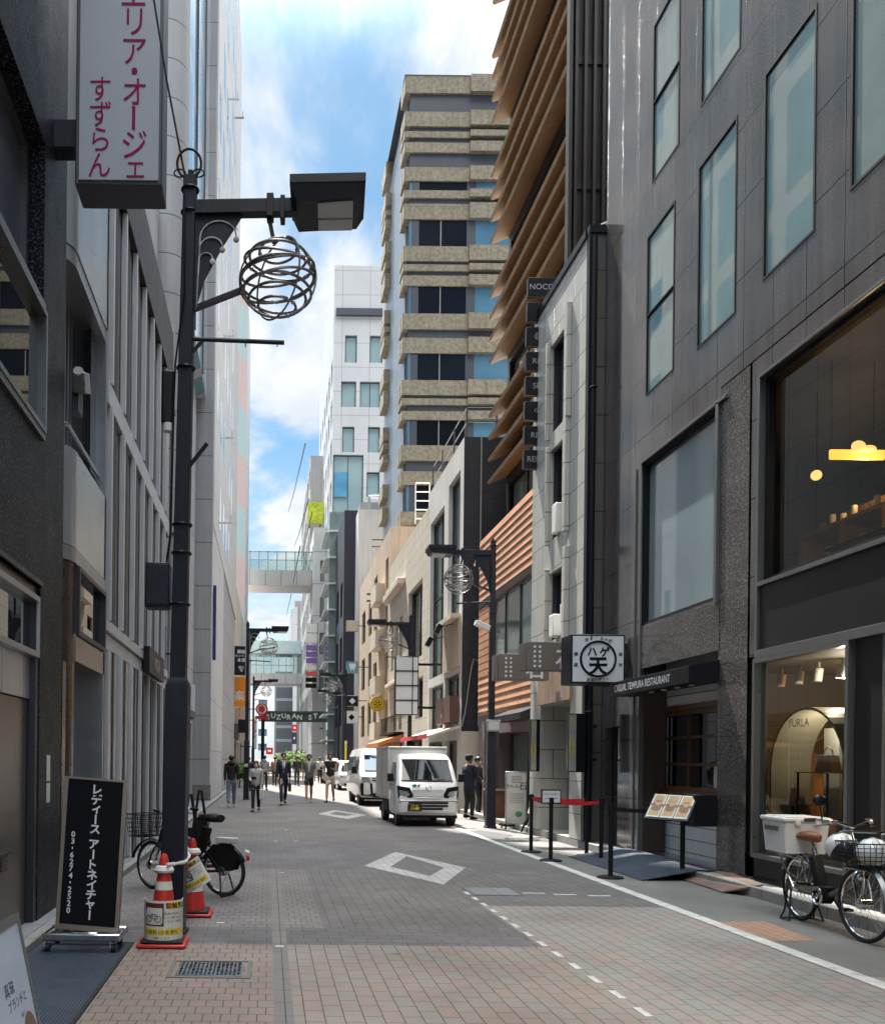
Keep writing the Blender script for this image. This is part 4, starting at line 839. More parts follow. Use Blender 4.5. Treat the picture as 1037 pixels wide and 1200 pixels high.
# floor directory signs on the pale annex
xs = WY(359, 750, 82)[0]; xe = WY(371.5, 750, 82)[0]
cols = [('white', m_whitep, 731, 741), ('white', m_whitep, 743, 753), ('purple', mat('purple_print', (.2, .12, .38), .5), 756, 762), ('violet', MT['purple_print'], 763.5, 769.5), ('deep violet', MT['purple_print'], 771, 777), ('white', m_whitep, 779, 785), ('red lettered', mat('red_print', (.6, .1, .08), .5), 787, 792), ('black', m_blackm, 794, 799), ('dark', m_blackm, 801, 806)]
t = E('floor_directory', (xs, 82, 8), 'column of small white, purple and black floor signs far down the right side', 'sign')
for nme, mt_, a, b in cols:
    m = MB(); z1_, z0_ = WY(360, a, 82)[1], WY(360, b, 82)[1]; m.box(xs, xe, 82, 82.2, z0_, z1_); m.build('sign_panel', mt_, t)
m = MB(); m.box(xe, xe + .12, 82.05, 82.2, 7, 14); m.build('post', m_grey, t)
# ------------------------------------------------------------------ street end
t, f, f2 = block('street_end_building', 'grey building with tall pale columns closing the far end of the street', WY(344, 850, 150)[0], 150, 175, 28, m_grey, 14, front=[(WY(347 + 13 * i, 850, 150)[0], WY(356 + 13 * i, 850, 150)[0], 3 + 6 * j, 8 + 6 * j) for i in range(5) for j in range(3)], fm=m_glassg)
m = MB()
for i in range(6): x = WY(344 + 13 * i, 850, 150)[0]; m.box(x, x + .5, 149.6, 149.99, 0, 27)
m.build('column', m_greyl, t)
t, f, f2 = block('hazy_tower', 'pale blue glass tower seen between the skywalks at the street end', WY(341, 750, 210)[0], 210, 230, WY(350, 714, 210)[1], mat('hazy_blue_grey', (.48, .52, .56), .5, brick=dict(w=2, h=3.5, m=.25, off=0, mc=(.36, .4, .45))), 8)
t, f, f2 = block('white_office_far', 'white office with dark strip windows at the left end of the street', WY(322, 850, 160)[0], 160, 180, WY(320, 800, 160)[1] + 2, m_grey, 14, front=[(WY(303, 850, 160)[0], WY(313, 850, 160)[0], 3 + 2.6 * j, 4.2 + 2.6 * j) for j in range(4)], fm=m_glassb)
t, f, f2 = block('dark_tower_far', 'dark slim tower with pale floors behind the red round sign', WY(324, 850, 158)[0], 158, 170, WY(320, 800, 158)[1], mat('far_dark_wall', (.09, .1, .12), .5, brick=dict(w=30, h=2.4, m=.25, off=0, mc=(.3, .32, .35))), 3)
t, f, f2 = block('beige_panel_building', 'beige building with white panels beside the gate post', WY(371, 880, 110)[0], 110, 130, WY(371, 790, 110)[1], mat('far_beige', (.5, .46, .38), .8), 8, wins=[(111 + 4 * i, 113 + 4 * i, 3 + 3 * j, 5 + 3 * j) for i in range(4) for j in range(3)])
for k, (a, b, c, d, mt_, lab) in enumerate(((342, 849, 349, 857, m_redb, 'small red square sign on the grey building at the street end'), (342, 858, 348, 872, m_navyw, 'tall navy banner under the small red sign'), (356, 855, 362, 869, m_navyw, 'tall navy banner right of the red square sign'), (312, 876, 320, 884, m_redb, 'little red and white square sign low on the left at the street end'))):
    p, q = PD(a, b, 140), PD(c, d, 140); t = E('banner_sign', (p.x, 140, q.z), lab, 'sign'); m = MB(); m.box(p.x, q.x, 140, 140.3, q.z, p.z); m.build('panel', mt_, t); m = MB(); m.box(p.x + .3, q.x - .3, 139.94, 139.99, (p.z + q.z)/2 - .15, (p.z + q.z)/2 + .15); m.build('emblem', m_wink, t); m = MB(); m.box(p.x + .2, p.x + .3, 140.3, 149.5, p.z - .1, p.z); m.build('bracket', m_dal, t)
# ------------------------------------------------------------------ skywalks
def skywalk(d, x0, x1, zb, zm, zt_, lab, roof):
    t = E('skywalk', ((x0 + x1) / 2, d, zb), lab, 'footbridge'); m = MB(); m.box(x0, x1, d, d + 4, zb, zm); m.build('deck', m_bridge, t)
    n = 8; fr_ = MB()
    for i in range(n + 1): x = x0 + (x1 - x0) * i / n; fr_.box(x - .05, x + .05, d + .02, d + .12, zm, zt_)
    fr_.box(x0, x1, d + .02, d + .1, zt_ - .08, zt_); fr_.build('glazing_frame', m_grey, t)
    g = MB(); g.box(x0 + .02, x1 - .02, d + .13, d + .15, zm, zt_ - .02); g.box(x0 + .02, x1 - .02, d + 3.8, d + 3.82, zm, zt_ - .02); g.parts('glazing', clear_glass('skywalk_glass_' + ('roofed' if roof else 'open'), (.84, .89, .88), 1.25), t)
    m = MB(); m.box(x0, x1, d + .3, d + .38, zm + 1.0, zm + 1.06); m.build('handrail', m_alu, t)
    if roof: m = MB(); m.box(x0, x1, d - .1, d + 4, zt_, zt_ + roof); m.build('roof', m_bglass, t)
b1 = 86.0
skywalk(b1, XL - .8, WY(367, 660, b1)[0], WY(325, 686, b1)[1], WY(325, 668, b1)[1], WY(325, 646, b1)[1], 'upper open skywalk with glass balustrade crossing the street high up', 0)
b2 = 112.0
skywalk(b2, -2.6, WY(362, 775, b2)[0], WY(325, 801, b2)[1], WY(325, 789, b2)[1], WY(325, 766, b2)[1], 'lower enclosed skywalk with greenish roof crossing farther down the street', 1.6)
# ------------------------------------------------------------------ left: dark granite shop
FL = Fr('X', XL, 1)
yP0, yP1 = 8.0, 8.84
t = E('dark_granite_building', (XL, 4, 0), 'near black granite building with a steel shop front at the left edge', 'building'); NB = t
up = (-3.5, yP0, 5.58, 7.02); lo_ = (-3.5, yP0, 4.42, 5.5, .05); sh = (-3.5, yP0, .06, 3.06, .10); up2 = (-3.5, yP0, 8.6, 11)
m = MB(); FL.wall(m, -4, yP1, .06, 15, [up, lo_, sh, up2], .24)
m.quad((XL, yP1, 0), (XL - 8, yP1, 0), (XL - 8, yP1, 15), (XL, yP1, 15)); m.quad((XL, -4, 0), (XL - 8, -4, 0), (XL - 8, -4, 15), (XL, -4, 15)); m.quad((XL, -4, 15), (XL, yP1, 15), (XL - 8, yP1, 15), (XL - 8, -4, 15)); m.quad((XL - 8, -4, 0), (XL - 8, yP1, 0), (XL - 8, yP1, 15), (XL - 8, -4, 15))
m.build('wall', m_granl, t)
f = FL.window(t, up, .24, .05, m_glassl, m_bframe, 1, 1)
FL.window(t, lo_, .05, .045, m_glassl, m_bframe, 1, 1); m = MB(); FL.box(m, -3.5, yP0, 5.5, 5.58, -.1, .02); m.build('transom', m_bframe, t)
m = MB(); FL.box(m, -3.5, yP0 - .02, 5.64, 6.98, -.222, -.205); m.build('blind_panel', m_slate, f)
FL.window(t, up2, .24, .05, m_glassl, m_bframe, 2, 1)
m = MB(); FL.box(m, -3.5, yP0, 4.36, 4.42, -.2, .03); m.build('sill', m_bframe, t, bevel=.004)
m = MB(); FL.box(m, -3.5, yP0, 3.06, 3.1, -.1, .025); m.build('metal_drip', m_dal, t)
m = MB(); FL.box(m, -3.5, yP0 - .02, 2.98, 3.06, -.099, -.03); m.build('fascia', m_bronze, t)
sw = (-3.5, yP0 - .04, 2.42, 2.96); f = FL.window(t, sw, .08, .05, m_glassl, m_alu, 1, 1, name='shop_window')
m = MB(); FL.box(m, -3.5, yP0 - .1, 2.05, 2.42, -.095, -.06); m.build('light_panel', m_steel, t, bevel=.003)
m = MB(); FL.box(m, -3.5, yP0 - .14, .07, 2.04, -.097, -.075); m.build('steel_door', mat('brown_steel_door', (.20, .17, .15), .3, metal=.7, var=.25, vs=.8, brick=dict(w=1.15, h=20, m=.008, off=0, mc=(.02, .02, .02))), t)
m = MB(); FL.box(m, 7.12, 7.3, .62, .76, -.0749, -.06); m.build('door_plate', m_bronze, t, bevel=.004)
m = MB(); FL.box(m, yP0 - .1, yP0 - .001, .07, 2.96, -.099, -.01); m.build('door_post', m_dal, t)
m = MB(); FL.box(m, 8.28, 8.4, 1.32, 1.56, .001, .006); m.build('notice', m_paper, t)
m = MB(); FL.box(m, 8.28, 8.4, 1.12, 1.3, .001, .006); m.build('notice', m_paper, t)
# vertical hanging sign
pa, pb = PD(88, 216, 8.2), PD(190, 216, 8.2); za = pa.z
t = E('hanging_sign', ((pa.x + pb.x) / 2, 8.38, za), 'tall pale projecting sign with magenta Japanese letters high on the left', 'sign')
m = MB(); m.box(pa.x, pb.x, 8.2, 8.57, za, 9.9); m.build('sign_box', m_slate, t, bevel=.012)
c, d = PD(93, 211, 8.195), PD(186, 211, 8.195)
m = MB(); m.box(c.x, d.x, 8.185, 8.2, c.z, 9.87); m.build('sign_face', m_signl, t)
m = MB(); m.box(XL - .02, pa.x, 8.3, 8.5, 7.2, 7.45); m.box(XL - .02, pa.x, 8.3, 8.5, 9.0, 9.2); m.build('bracket', m_navy, t)
m = MB()
for ch, px, py, s in (('エ', 157, -6, .3), ('リ', 158, 25, .3), ('ア', 158, 60, .3), ('・', 158, 83, .3), ('オ', 158, 107, .29), ('ー', 157, 138, .26), ('ジ', 158, 169, .3), ('ェ', 159, 199, .27), ('す', 118, 104, .26), ('ず', 118, 133, .26), ('ら', 118, 163, .26), ('ん', 117, 193, .26)):
    q = PD(px, py, 8.18)
    if ch == 'ー': m.vtext('ー', s, lambda a, b: (q.x + a, 8.18, q.z + b), bold=.012)
    else: m.text(ch, s, lambda a, b: (q.x + a, 8.18, q.z + b), .0, sx=.86)
m.build('lettering', m_magenta, t)
# flood lamp on the left wall
q = PD(97, 455, 9.3)
t = E('wall_floodlight', q, 'small grey floodlight on a slanted arm fixed to the left wall', 'floodlight')
m = MB(); m.prism([(-1.99, q.z - .22), (-1.99, q.z - .08), (q.x - .02, q.z - .02), (q.x - .02, q.z - .07)], lambda a, b, h: (a, h, b), 9.28, 9.32); m.box(-2.06, -1.99, 9.2, 9.4, q.z - .27, q.z - .04); m.build('arm', m_dal, t)
m = MB(); m.obox((q.x, 9.25, q.z + .03), (.13, .3, .2), Matrix.Rotation(.35, 3, 'X')); m.build('lamp_head', m_bframe, t, bevel=.01)
m = MB(); m.cyl((q.x, 9.11, q.z + .08), (q.x, 9.08, q.z + .09), .05); m.build('lens', m_lens, t)
# ------------------------------------------------------------------ grey metal clad building with rounded corner
t = E('metal_clad_building', (XL, 10, 0), 'grey metal clad building with a rounded corner and bronze bay window', 'building')
y0, y1 = 9.0, 11.12; yr = 9.42
def curve(m, z0, z1, r_=0.0, flip=1, y_end=y1, o=0.0, sm=True):
    P = [(XL - .42 + .42 * math.sin(a) + o, yr - .42 * math.cos(a)) for a in [math.pi/2 * i / 10 for i in range(11)]] + [(XL + o, y_end)]
    vs = [(x, y, z) for z in (z0, z1) for x, y in P]; n = len(P)
    m.add(vs[:], [(i, i+1, n+i+1, n+i) for i in range(n-2)], True)
    m.quad(vs[n-2], vs[n-1], vs[2*n-1], vs[2*n-2])
    b = [(x, y, z0) for x, y in P] + [(XL - .6, y_end, z0), (XL - .6, yr - .42, z0)]
    m.add(b, [tuple(range(len(b)))]); m.add([(x, y, z1) for x, y, _ in b], [tuple(range(len(b)))])
m = MB(); curve(m, 6.82, 15); m.build('upper_cladding', m_steel, t)
m = MB(); curve(m, 6.66, 6.81, o=-.012); m.build('window_head', m_alu, t)
m = MB(); curve(m, 3.74, 4.75); m.build('lower_cladding', m_steel, t)
m = MB(); curve(m, 3.58, 3.73, o=.006); m.build('bay_head', m_alu, t)
m = MB(); curve(m, .09, 3.575, y_end=9.5, o=-.02); m.build('corner_column', m_bronze, t)
m = MB(); m.box(-8, XL - .6, y0, y1, .1, 15); m.box(XL - .6, XL - .42, y0 + .2, y1, 4.75, 6.66); m.box(XL - .6, XL - .5, 9.5, y1, .1, 2.5); m.build('core', m_slate, t)
m = MB()
for i in range(9): y = 9.1 + i * .17; m.box(XL - .4, XL - .3, y, y + .045, 4.76, 6.65)
m.build('window_fin', m_alu, t)
m = MB(); FL.box(m, 10.7, y1, 4.76, 6.65, -.2, -.12); m.build('dark_pane', m_glassd, t)
m = MB(); m.tube([(XL - .3, 9.1, 4.76), (XL - .3, 9.1, 4.95), (XL - .08, 9.3, 5.0), (XL - .08, y1, 5.0)], .025, 8); m.build('rail', m_alu, t)
FL.window(t, (9.5, y1 - .06, 2.84, 3.57), .06, .05, m_glassl, m_dal, 1, 1, name='bay_window')
m = MB(); FL.box(m, 9.48, y1, 2.56, 2.84, -.6, .0); m.build('bay_base', mat('pale_bronze', (.34, .27, .21), .2, metal=.7, var=.1, brick=dict(w=.42, h=9, m=.006, off=0, mc=(.05, .04, .03))), t, bevel=.006)
m = MB(); FL.box(m, y1 - .08, y1, .1, 15, -.5, -.0); m.build('party_pier', m_alu, t)
m = MB(); FL.box(m, 9.5, y1 - .1, .1, 2.55, -.5, -.42); m.build('recess_panel', m_steel, t)
m = MB(); FL.box(m, 8.87, 9.02, .1, 2.5, -.16, .004); m.build('bronze_mirror', m_bronze, t)
# ------------------------------------------------------------------ finned building
t = E('finned_building', (XL, 14, 0), 'dark glass building with bright vertical metal fins and grey cross beams', 'building')
y0, y1 = 11.13, 18.0
m = MB(); m.box(-9, XL - .03, y0, y1, .1, 10.0); m.build('dark_core', mat('brown_black_glass', (.014, .011, .011), .12, var=.2, ior=1.7, brick=dict(w=1.02, h=9, m=.08, off=0, mc=(.05, .035, .03), ox=.25)), t)
m = MB(); FL.box(m, y0, y1, 8.97, 10.02, -.24, .05); m.build('roof_fascia', m_fasc, t)
m = MB(); FL.box(m, y0, y1, 5.95, 6.24, -.22, .02); FL.box(m, y0, y1, 3.13, 3.27, -.22, .02); FL.box(m, y0, y1, 2.92, 3.1, -.22, -.01); m.build('cross_beam', m_fin, t, bevel=.004)
for k in range(8):
    y = y0 + .12 + k * .96
    if y > y1 - .1: break
    m = MB(); FL.box(m, y, y + .09, 3.275, 5.945, -.02, .045); FL.box(m, y, y + .09, 6.245, 8.96, -.02, .045); FL.box(m, y, y + .1, .1, 2.91, -.02, .03); m.parts('fin', m_fin, t)
m = MB()
for k in range(8):
    y = y0 + .6 + k * .96
    if y < y1 - .2: FL.box(m, y, y + .12, .1, 2.91, -.03, .0); FL.box(m, y - .1, y + .14, 3.275, 5.945, -.03, -.01); FL.box(m, y - .1, y + .14, 6.245, 8.96, -.03, -.01)
m.build('inner_mullion', m_fasc, t)
m = MB(); FL.box(m, y0 + .2, 13.9, .1, 2.91, -.029, -.012); m.build('grey_shutter', m_steel, t)
m = MB(); FL.box(m, 14.3, 16.6, .3, 2.75, -.029, -.015); m.build('display_glass', m_glassl, t)
t = E('glass_shop_sign', (XL + .05, 15, 2.9), 'thin black channel letters sign above the shop on the finned building', 'sign')
m = MB(); FL.box(m, 14.4, 16.4, 2.92, 3.34, .03, .12); m.build('sign_panel', m_black, t); m = MB(); m.text('MON', .3, lambda a, b: (XL + .124, 15.4 + a, 3.13 + b), .02); m.build('lettering', m_alu, t)
# ------------------------------------------------------------------ department store
t = E('department_store', (-2.6, 30, 0), 'tall pale stone department store with a rounded corner and projecting pillars', 'building')
y0, y1 = 18.05, 31.0
F26 = Fr('X', -2.62, 1)
m = MB(); F26.wall(m, y0, y1, .08, 14, [(22.3, 27.5, .1, 2.7), (28.4, 30.3, .1, 2.7), (24.5, 28, 5.2, 6.2)], .3); m.box(-12, -2.93, y0, y1, 0, 13.9); m.build('lower_wall', m_dstone, t)
for o in ((22.3, 27.5, .1, 2.7), (28.4, 30.3, .1, 2.7), (24.5, 28, 5.2, 6.2)): F26.window(t, o, .3, .08, m_glassd, m_dal, 2 if o[3] < 3 else 4, 1)
m = MB(); rc = .5; yb = 20.4
P = [(-12, yb), (-2.05 - rc, yb)] + [(-2.05 - rc + rc * math.sin(a), yb + rc - rc * math.cos(a)) for a in [math.pi/2 * i / 8 for i in range(1, 9)]] + [(-2.05, 21.3), (-2.6, 21.3), (-12, 21.3)]
zb = .1
n = len(P); vs = [(x, y, zb) for x, y in P] + [(x, y, 62) for x, y in P]  # carried up out of view to shade the near street
for i in range(n): m.add([vs[i], vs[(i+1) % n], vs[n + (i+1) % n], vs[n + i]], [(0, 1, 2, 3)], True)
m.add(vs[:n], [tuple(range(n))]); m.add(vs[n:], [tuple(range(n))])
m.build('rounded_bay', mat('bay_stone', (.36, .365, .37), .6, var=.1, vs=.6, streak=.1, brick=dict(w=30, h=.89, m=.014, off=0, mc=(.12, .12, .13), oy=.3)), t)
m = MB(); m.quad((-2.3, 21.3, 14), (-2.3, 30.99, 14), (-2.3, 30.99, 62), (-2.3, 21.3, 62)); m.quad((-2.3, 21.3, 14), (-2.3, 30.99, 14), (-12, 30.99, 14), (-12, 21.3, 14)); m.build('glass_strip', mat('store_glazing', (.20, .36, .46), .1, var=.2, vs=.3, brick=dict(w=1.9, h=3.4, m=.32, off=0, mc=(.56, .57, .58), d=.02)), t)
m = MB()
for k in range(3): F23 = Fr('X', -2.3, 1); F23.box(m, 23 + k * 3, 23.1 + k * 3, 14, 44, .0, .05)
m.build('glazing_bar', m_slate, t)
m = MB(); m.box(-12, -2.04, 31, 46, 0, 66); m.box(-12, -2.04, 46, 52, 0, 42)  # near box raised past the roofline, out of view, to shade the foreground
m.build('main_block', m_dstone, t)
m = MB(); F04 = Fr('X', -2.04, 1); F04.box(m, 31.0, 52, 9.6, 41.9, .0, .05); F04.box(m, 31.0, 38.5, .1, 9.6, .0, .03); m.build('white_cladding', m_dstonew, t)
m = MB()
for i in range(6):
    for j in range(15):
        if (i + j * 2) % 5 != 0: F04.box(m, 32 + i * 2.4, 33.0 + i * 2.4, 10.4 + j * 3.4, 12.1 + j * 3.4, .051, .056)
m.parts('store_window', m_glassb, t)
m = MB()
for (y, z) in ((38, 29.5), (44, 33), (38, 24), (36, 18.5), (36.5, 14.6), (36, 11.0)): m.bar((-2.0, y, z), (-1.55, y, z), .06); m.bar((-1.62, y, z), (-1.62, y, z + .3), .05)
m.parts('flag_bracket', m_greyl, t)
m = MB(); m.box(-2.66, -2.0, 30.93, 31.2, .08, .62); m.box(-2.6, -2.06, 30.9, 30.93, .14, .56); m.build('plinth', mat('plinth_stone', (.2, .195, .18), .5, var=.25, vs=4), t)
m = MB(); m.box(-2.0, -1.9, 31.4, 31.6, 5.0, 7.6); m.build('blue_edge_plate', mat('deep_blue', (.02, .02, .12), .4), t)
t = E('projecting_sign', (-2.4, 27.8, 3.3), 'blue edged white sign projecting above the store side door', 'sign'); m = MB(); q = PD(217, 866, 27.8), PD(222, 852, 27.8); m.box(-2.62, -2.45, 27.6, 27.8, 2.75, 3.85); m.build('panel', MT['deep_blue'], t); m = MB(); m.box(-2.449, -2.3, 27.65, 27.75, 2.7, 3.8); m.build('white_panel', m_signw, t)
# ------------------------------------------------------------------ farther left
t, f, f2 = block('cream_shop_building', 'cream rendered building with small shop fronts past the department store', -2.06, 52.1, 70, 12, mat('cream_pink', (.55, .47, .41), .8, streak=.15), wins=[(53.5, 57, .2, 2.6), (59, 62, .2, 2.6), (64, 68, .2, 2.6)])
m = MB(); f.box(m, 53, 58, 2.7, 3.6, .0, .25); m.build('shop_fascia', m_slate, t)
m_str = mat('stripe_panel', (.16, .32, .33), .5, var=.1, vs=.3)
nt = m_str.node_tree; wv = nt.nodes.new('ShaderNodeTexWave'); wv.inputs['Scale'].default_value = .075; wv.inputs['Distortion'].default_value = 1.2; wv.bands_direction = 'DIAGONAL'; wv.inputs['Detail Scale'].default_value = .15
g_ = nt.nodes.new('ShaderNodeNewGeometry'); nt.links.new(g_.outputs['Position'], wv.inputs['Vector']); r_ = nt.nodes.new('ShaderNodeValToRGB'); r_.color_ramp.interpolation = 'EASE'
r_.color_ramp.elements[0].color = (.36, .48, .48, 1); r_.color_ramp.elements[0].position = .35; r_.color_ramp.elements[1].color = (.52, .40, .38, 1); r_.color_ramp.elements[1].position = .62; nt.links.new(wv.outputs[0], r_.inputs[0])
nt.links.new(r_.outputs[0], nt.nodes['Principled BSDF'].inputs['Base Color'])
t, f, f2 = block('striped_building', 'tall building clad in diagonal teal and salmon stripes on its end wall', -2.1, 74, 84, WY(280, 345, 74)[1], m_greyl, 8, sidemat=m_str)
t, f, f2 = block('far_pink_building', 'pale pink building under the upper skywalk on the left', -2.25, 84.1, 108, 14, mat('pale_pink', (.52, .44, .42), .8), 8, wins=[(86 + 3 * i, 88 + 3 * i, 3 + 3 * j, 5 + 3 * j) for i in range(6) for j in range(3)])
t, f, f2 = block('far_white_building', 'white building beyond the lower skywalk on the left side', -3.4, 116, 140, 12, m_greyl, 10, wins=[(118 + 4 * i, 121 + 4 * i, 3 + 3 * j, 5 + 3 * j) for i in range(4) for j in range(3)])
def psign(name, lab, a, b, c, d, dd, mt_, lines, ink, vertical=False, size=None):
    p, q = PD(a, b, dd), PD(c, d, dd); t = E(name, ((p.x+q.x)/2, dd, q.z), lab, 'sign'); m = MB(); m.box(p.x, q.x, dd, dd + .18, q.z, p.z); m.build('panel', mt_, t, bevel=.01)
    m = MB()
    for (txt, px, py, s, vt) in lines:
        k = PD(px, py, dd - .006)
        if vt: m.vtext(txt, s, lambda x, y: (k.x + x, k.y, k.z + y), bold=.02)
        else: m.text(txt, s, lambda x, y: (k.x + x, k.y, k.z + y), .02)
    if m.v: m.build('lettering', ink, t)
    m = MB(); xw = -2.1 if p.x < 0 else 5.9
    for z in (p.z - .15, q.z + .15): m.box(min(p.x, xw), max(q.x, xw) if p.x > 0 else p.x, dd + .06, dd + .12, z, z + .06)
    m.parts('bracket', m_dal, t)
    return t
psign('shop_sign', 'black projecting sign with white Japanese letters above the orange one', 274.5, 757, 287.5, 791, 52, m_black, [('銀座', 283, 763.5, .24, 0), ('ワシントン', 281.5, 768.5, .17, 0), ('本店', 283, 773.5, .24, 0), ('紳士', 283, 782, .17, 0), ('靴', 283, 785.5, .17, 0)], m_wink)
psign('shop_sign', 'orange projecting sign with a large white character under the black one', 273.5, 793, 289.5, 828, 53, m_orangep, [('楽', 281, 815, .62, 0)], m_wink)
psign('shop_sign', 'tall cream signboard with red vertical TIVALI letters below the orange sign', 274, 829, 289, 868, 54, m_cream2, [('TIVALI', 281, 831.5, .3, 1)], m_redb)
p = PD(307, 831, 66); t = E('round_sign', p, 'red ringed round white sign above the street beside the far gate', 'sign')
m = MB(); m.cyl((p.x, 66, p.z), (p.x, 66.15, p.z), .45, n=28); m.build('disc', m_signw, t); m = MB(); m.ring((p.x, 65.98, p.z), .4, .05, n=28); m.cyl((p.x, 65.95, p.z), (p.x, 65.99, p.z), .24, n=20); m.build('red_ring', m_redb, t)
q = PD(307, 841, 66); m = MB(); m.box(q.x - .5, q.x + .5, 66, 66.1, q.z - .1, q.z + .12); m.build('name_strip', m_redb, t); m = MB(); m.box(-2.2, p.x - .4, 66.05, 66.12, p.z - .03, p.z + .03); m.build('bracket', m_dal, t)
psign('banner_sign', 'narrow vertical white banner with red letters down the left side', 297.5, 842, 301, 878, 64, m_signw, [('オープン', 299.3, 847, .3, 1)], m_redb)
# pipes and vents on the left walls
t = E('drain_pipe', (XL + .06, 18.0, .1), 'grey drain pipe running down the left wall where fins meet pale stone', 'pipe')
m = MB(); m.cyl((XL + .05, 17.93, .1), (XL + .05, 17.93, 10.2), .045, n=10); m.build('pipe_run', m_grey, t)
m = MB()
for z in (1.2, 3.6, 6.0, 8.4): m.box(XL - .02, XL + .11, 17.88, 17.98, z, z + .04)
m.parts('pipe_clip', m_dal, t)
for k, (y, z, lab) in enumerate(((10.0, 3.3, ''),)): pass
m = MB(); F_ = Fr('X', -2.62, 1)
for y in (21.9, 27.9):
    for i in range(5): F_.box(m, y, y + .3, 3.5 + i * .06, 3.53 + i * .06, .0, .03)
m.build('vent_louvre', m_dal, bpy.data.objects['department_store'])
m = MB(); F_.box(m, 22.2, 27.6, 2.75, 2.95, .0, .35); m.build('entrance_hood', m_slate, bpy.data.objects['department_store'])
m = MB(); F_.box(m, 22.35, 22.45, .1, 2.6, -.2, .05); F_.box(m, 24.9, 25.0, .1, 2.6, -.2, .05); m.parts('door_post', m_alu, bpy.data.objects['department_store'])
# ------------------------------------------------------------------ street lamps (arm towards +X)
def make_lamp():
    t = E('street_lamp', (0, 0, 0), 'dark lamp post at the near left with a wire ball ornament under its arm', 'street lamp', 'dark street lamps with wire ball ornaments')
    m = MB(); m.loft([[(-a, -a, z), (a, -a, z), (a, a, z), (-a, a, z)] for a, z in ((.105, 0), (.1, 1.2), (.098, 2.18), (.07, 2.25))], smooth=False); m.box(-.125, .125, -.125, .125, 0, .04); m.build('base_box', m_navy, t, bevel=.006)
    m = MB(); m.loft([[(-a, -a, z), (a, -a, z), (a, a, z), (-a, a, z)] for a, z in ((.068, 2.24), (.062, 4.5), (.055, 6.66))], smooth=False); m.build('post', m_navy, t, bevel=.008)
    m = MB(); m.box(-.02, .02, -.02, .02, 6.66, 6.72); m.ring((0, 0, 6.55), .07, .012, (0, 0, 1)); m.ring((0, 0, 6.35), .07, .01, (0, 0, 1)); m.ring((0, 0, 4.98), .072, .014, (0, 0, 1)); m.ring((0, 0, 3.6), .08, .012, (0, 0, 1)); m.ring((0, 0, 3.35), .08, .012, (0, 0, 1)); m.ring((0, 0, 2.9), .082, .01, (0, 0, 1)); m.parts('strap', m_black, t)
    m = MB(); m.box(.05, 1.0, -.05, .05, 6.32, 6.44); m.box(.68, .74, -.06, .06, 6.28, 6.48); m.box(.8, .84, -.06, .06, 6.26, 6.46); m.build('arm', m_navy, t, bevel=.004)
    m = MB(); m.loft([[(.95, -.2, 6.3), (1.47, -.22, 6.33), (1.47, .25, 6.33), (.95, .23, 6.3)], [(.9, -.26, 6.42), (1.52, -.26, 6.42), (1.52, .26, 6.42), (.9, .26, 6.42)], [(.89, -.27, 6.425), (1.53, -.27, 6.425), (1.53, .27, 6.425), (.89, .27, 6.425)], [(.89, -.27, 6.5), (1.53, -.27, 6.5), (1.53, .27, 6.5), (.89, .27, 6.5)]], smooth=False); h = m.build('lamp_head', m_navy, t, bevel=.01)
    m = MB(); m.box(1.13, 1.43, -.17, .02, 6.295, 6.325); m.box(1.13, 1.43, .05, .21, 6.295, 6.325); m.build('lens', m_lens, h)
    m = MB(); m.prism([(.06, 6.32), (.47, 6.32), (.3, 6.05), (.14, 5.75), (.06, 5.45)], lambda a, b, h: (a, h, b), -.012, .012); g = m.build('gusset', m_navy, t)
    m = MB()
    for (cx, cz, r_) in ((.26, 6.12, .16), (.2, 6.03, .1), (.155, 5.93, .06)):
        pts = [(cx - r_ + r_ * (1 - math.cos(a)), -.02, cz + r_ * math.sin(a) * .9) for a in [math.pi * i / 10 for i in range(11)]]; pts = [(.085, -.02, 5.5)] + [(.085 + (pts[0][0]-.085) * .5, -.02, 5.8)] + pts
        m.tube(pts, .007, 5); q = pts[-1]; m.ball((q[0], -.025, q[2] - .025), .026, 8, 6, (1, .5, 1.1))
    m.build('lily_motif', m_greyl, g)
    cx, cz, r_ = .79, 5.76, .335
    m = MB(); m.bar((.7, 0, 6.3), (.75, 0, cz + r_ - .02), .035); m.build('hanger', m_navy, t)
    random.seed(5); m = MB(); b = MB()
    for k in range(9):
        zz = -.29 + k * .0725; rr = math.sqrt(max(.01, r_ * r_ - zz * zz)); tx, ty = random.uniform(-.2, .2), random.uniform(-.14, .14)
        ax = Vector((tx, ty, 1)).normalized(); m.ring((cx, 0, cz + zz * .85), rr * .98, .0125, ax, 32, 6)
        if k % 2 == 0:
            x_ = ax.orthogonal().normalized(); y_ = ax.cross(x_)
            for j in range(5): a = random.uniform(0, 6.28); b.ball(Vector((cx, 0, cz + zz * .85)) + (x_ * math.cos(a) + y_ * math.sin(a)) * rr * .97, .019, 6, 5)
    m.ring((cx, 0, cz), r_, .009, (0, 1, 0), 36, 6); m.ring((cx, 0, cz), r_, .009, (.8, .6, 0), 36, 6)
    gl = m.build('wire_globe', mat('dull_wire', (.26, .245, .24), .35, metal=.6), t); b.build('glass_bulbs', m_alu, gl)
    m = MB(); m.bar((.05, 0, 5.5), (cx - r_ * .95, 0, 5.66), .05, .04); m.build('brace', m_navy, t)
    m = MB(); m.cyl((.05, 0, 5.24), (.86, 0, 5.2), .02, n=8); m.bar((.05, 0, 5.12), (.14, 0, 5.22), .025)
    for x in (.1, .52, .8): m.ring((x, 0, 5.19), .022, .004, (1, 0, 0), 12, 4)
    m.build('banner_rod', m_navy, t)
    return t
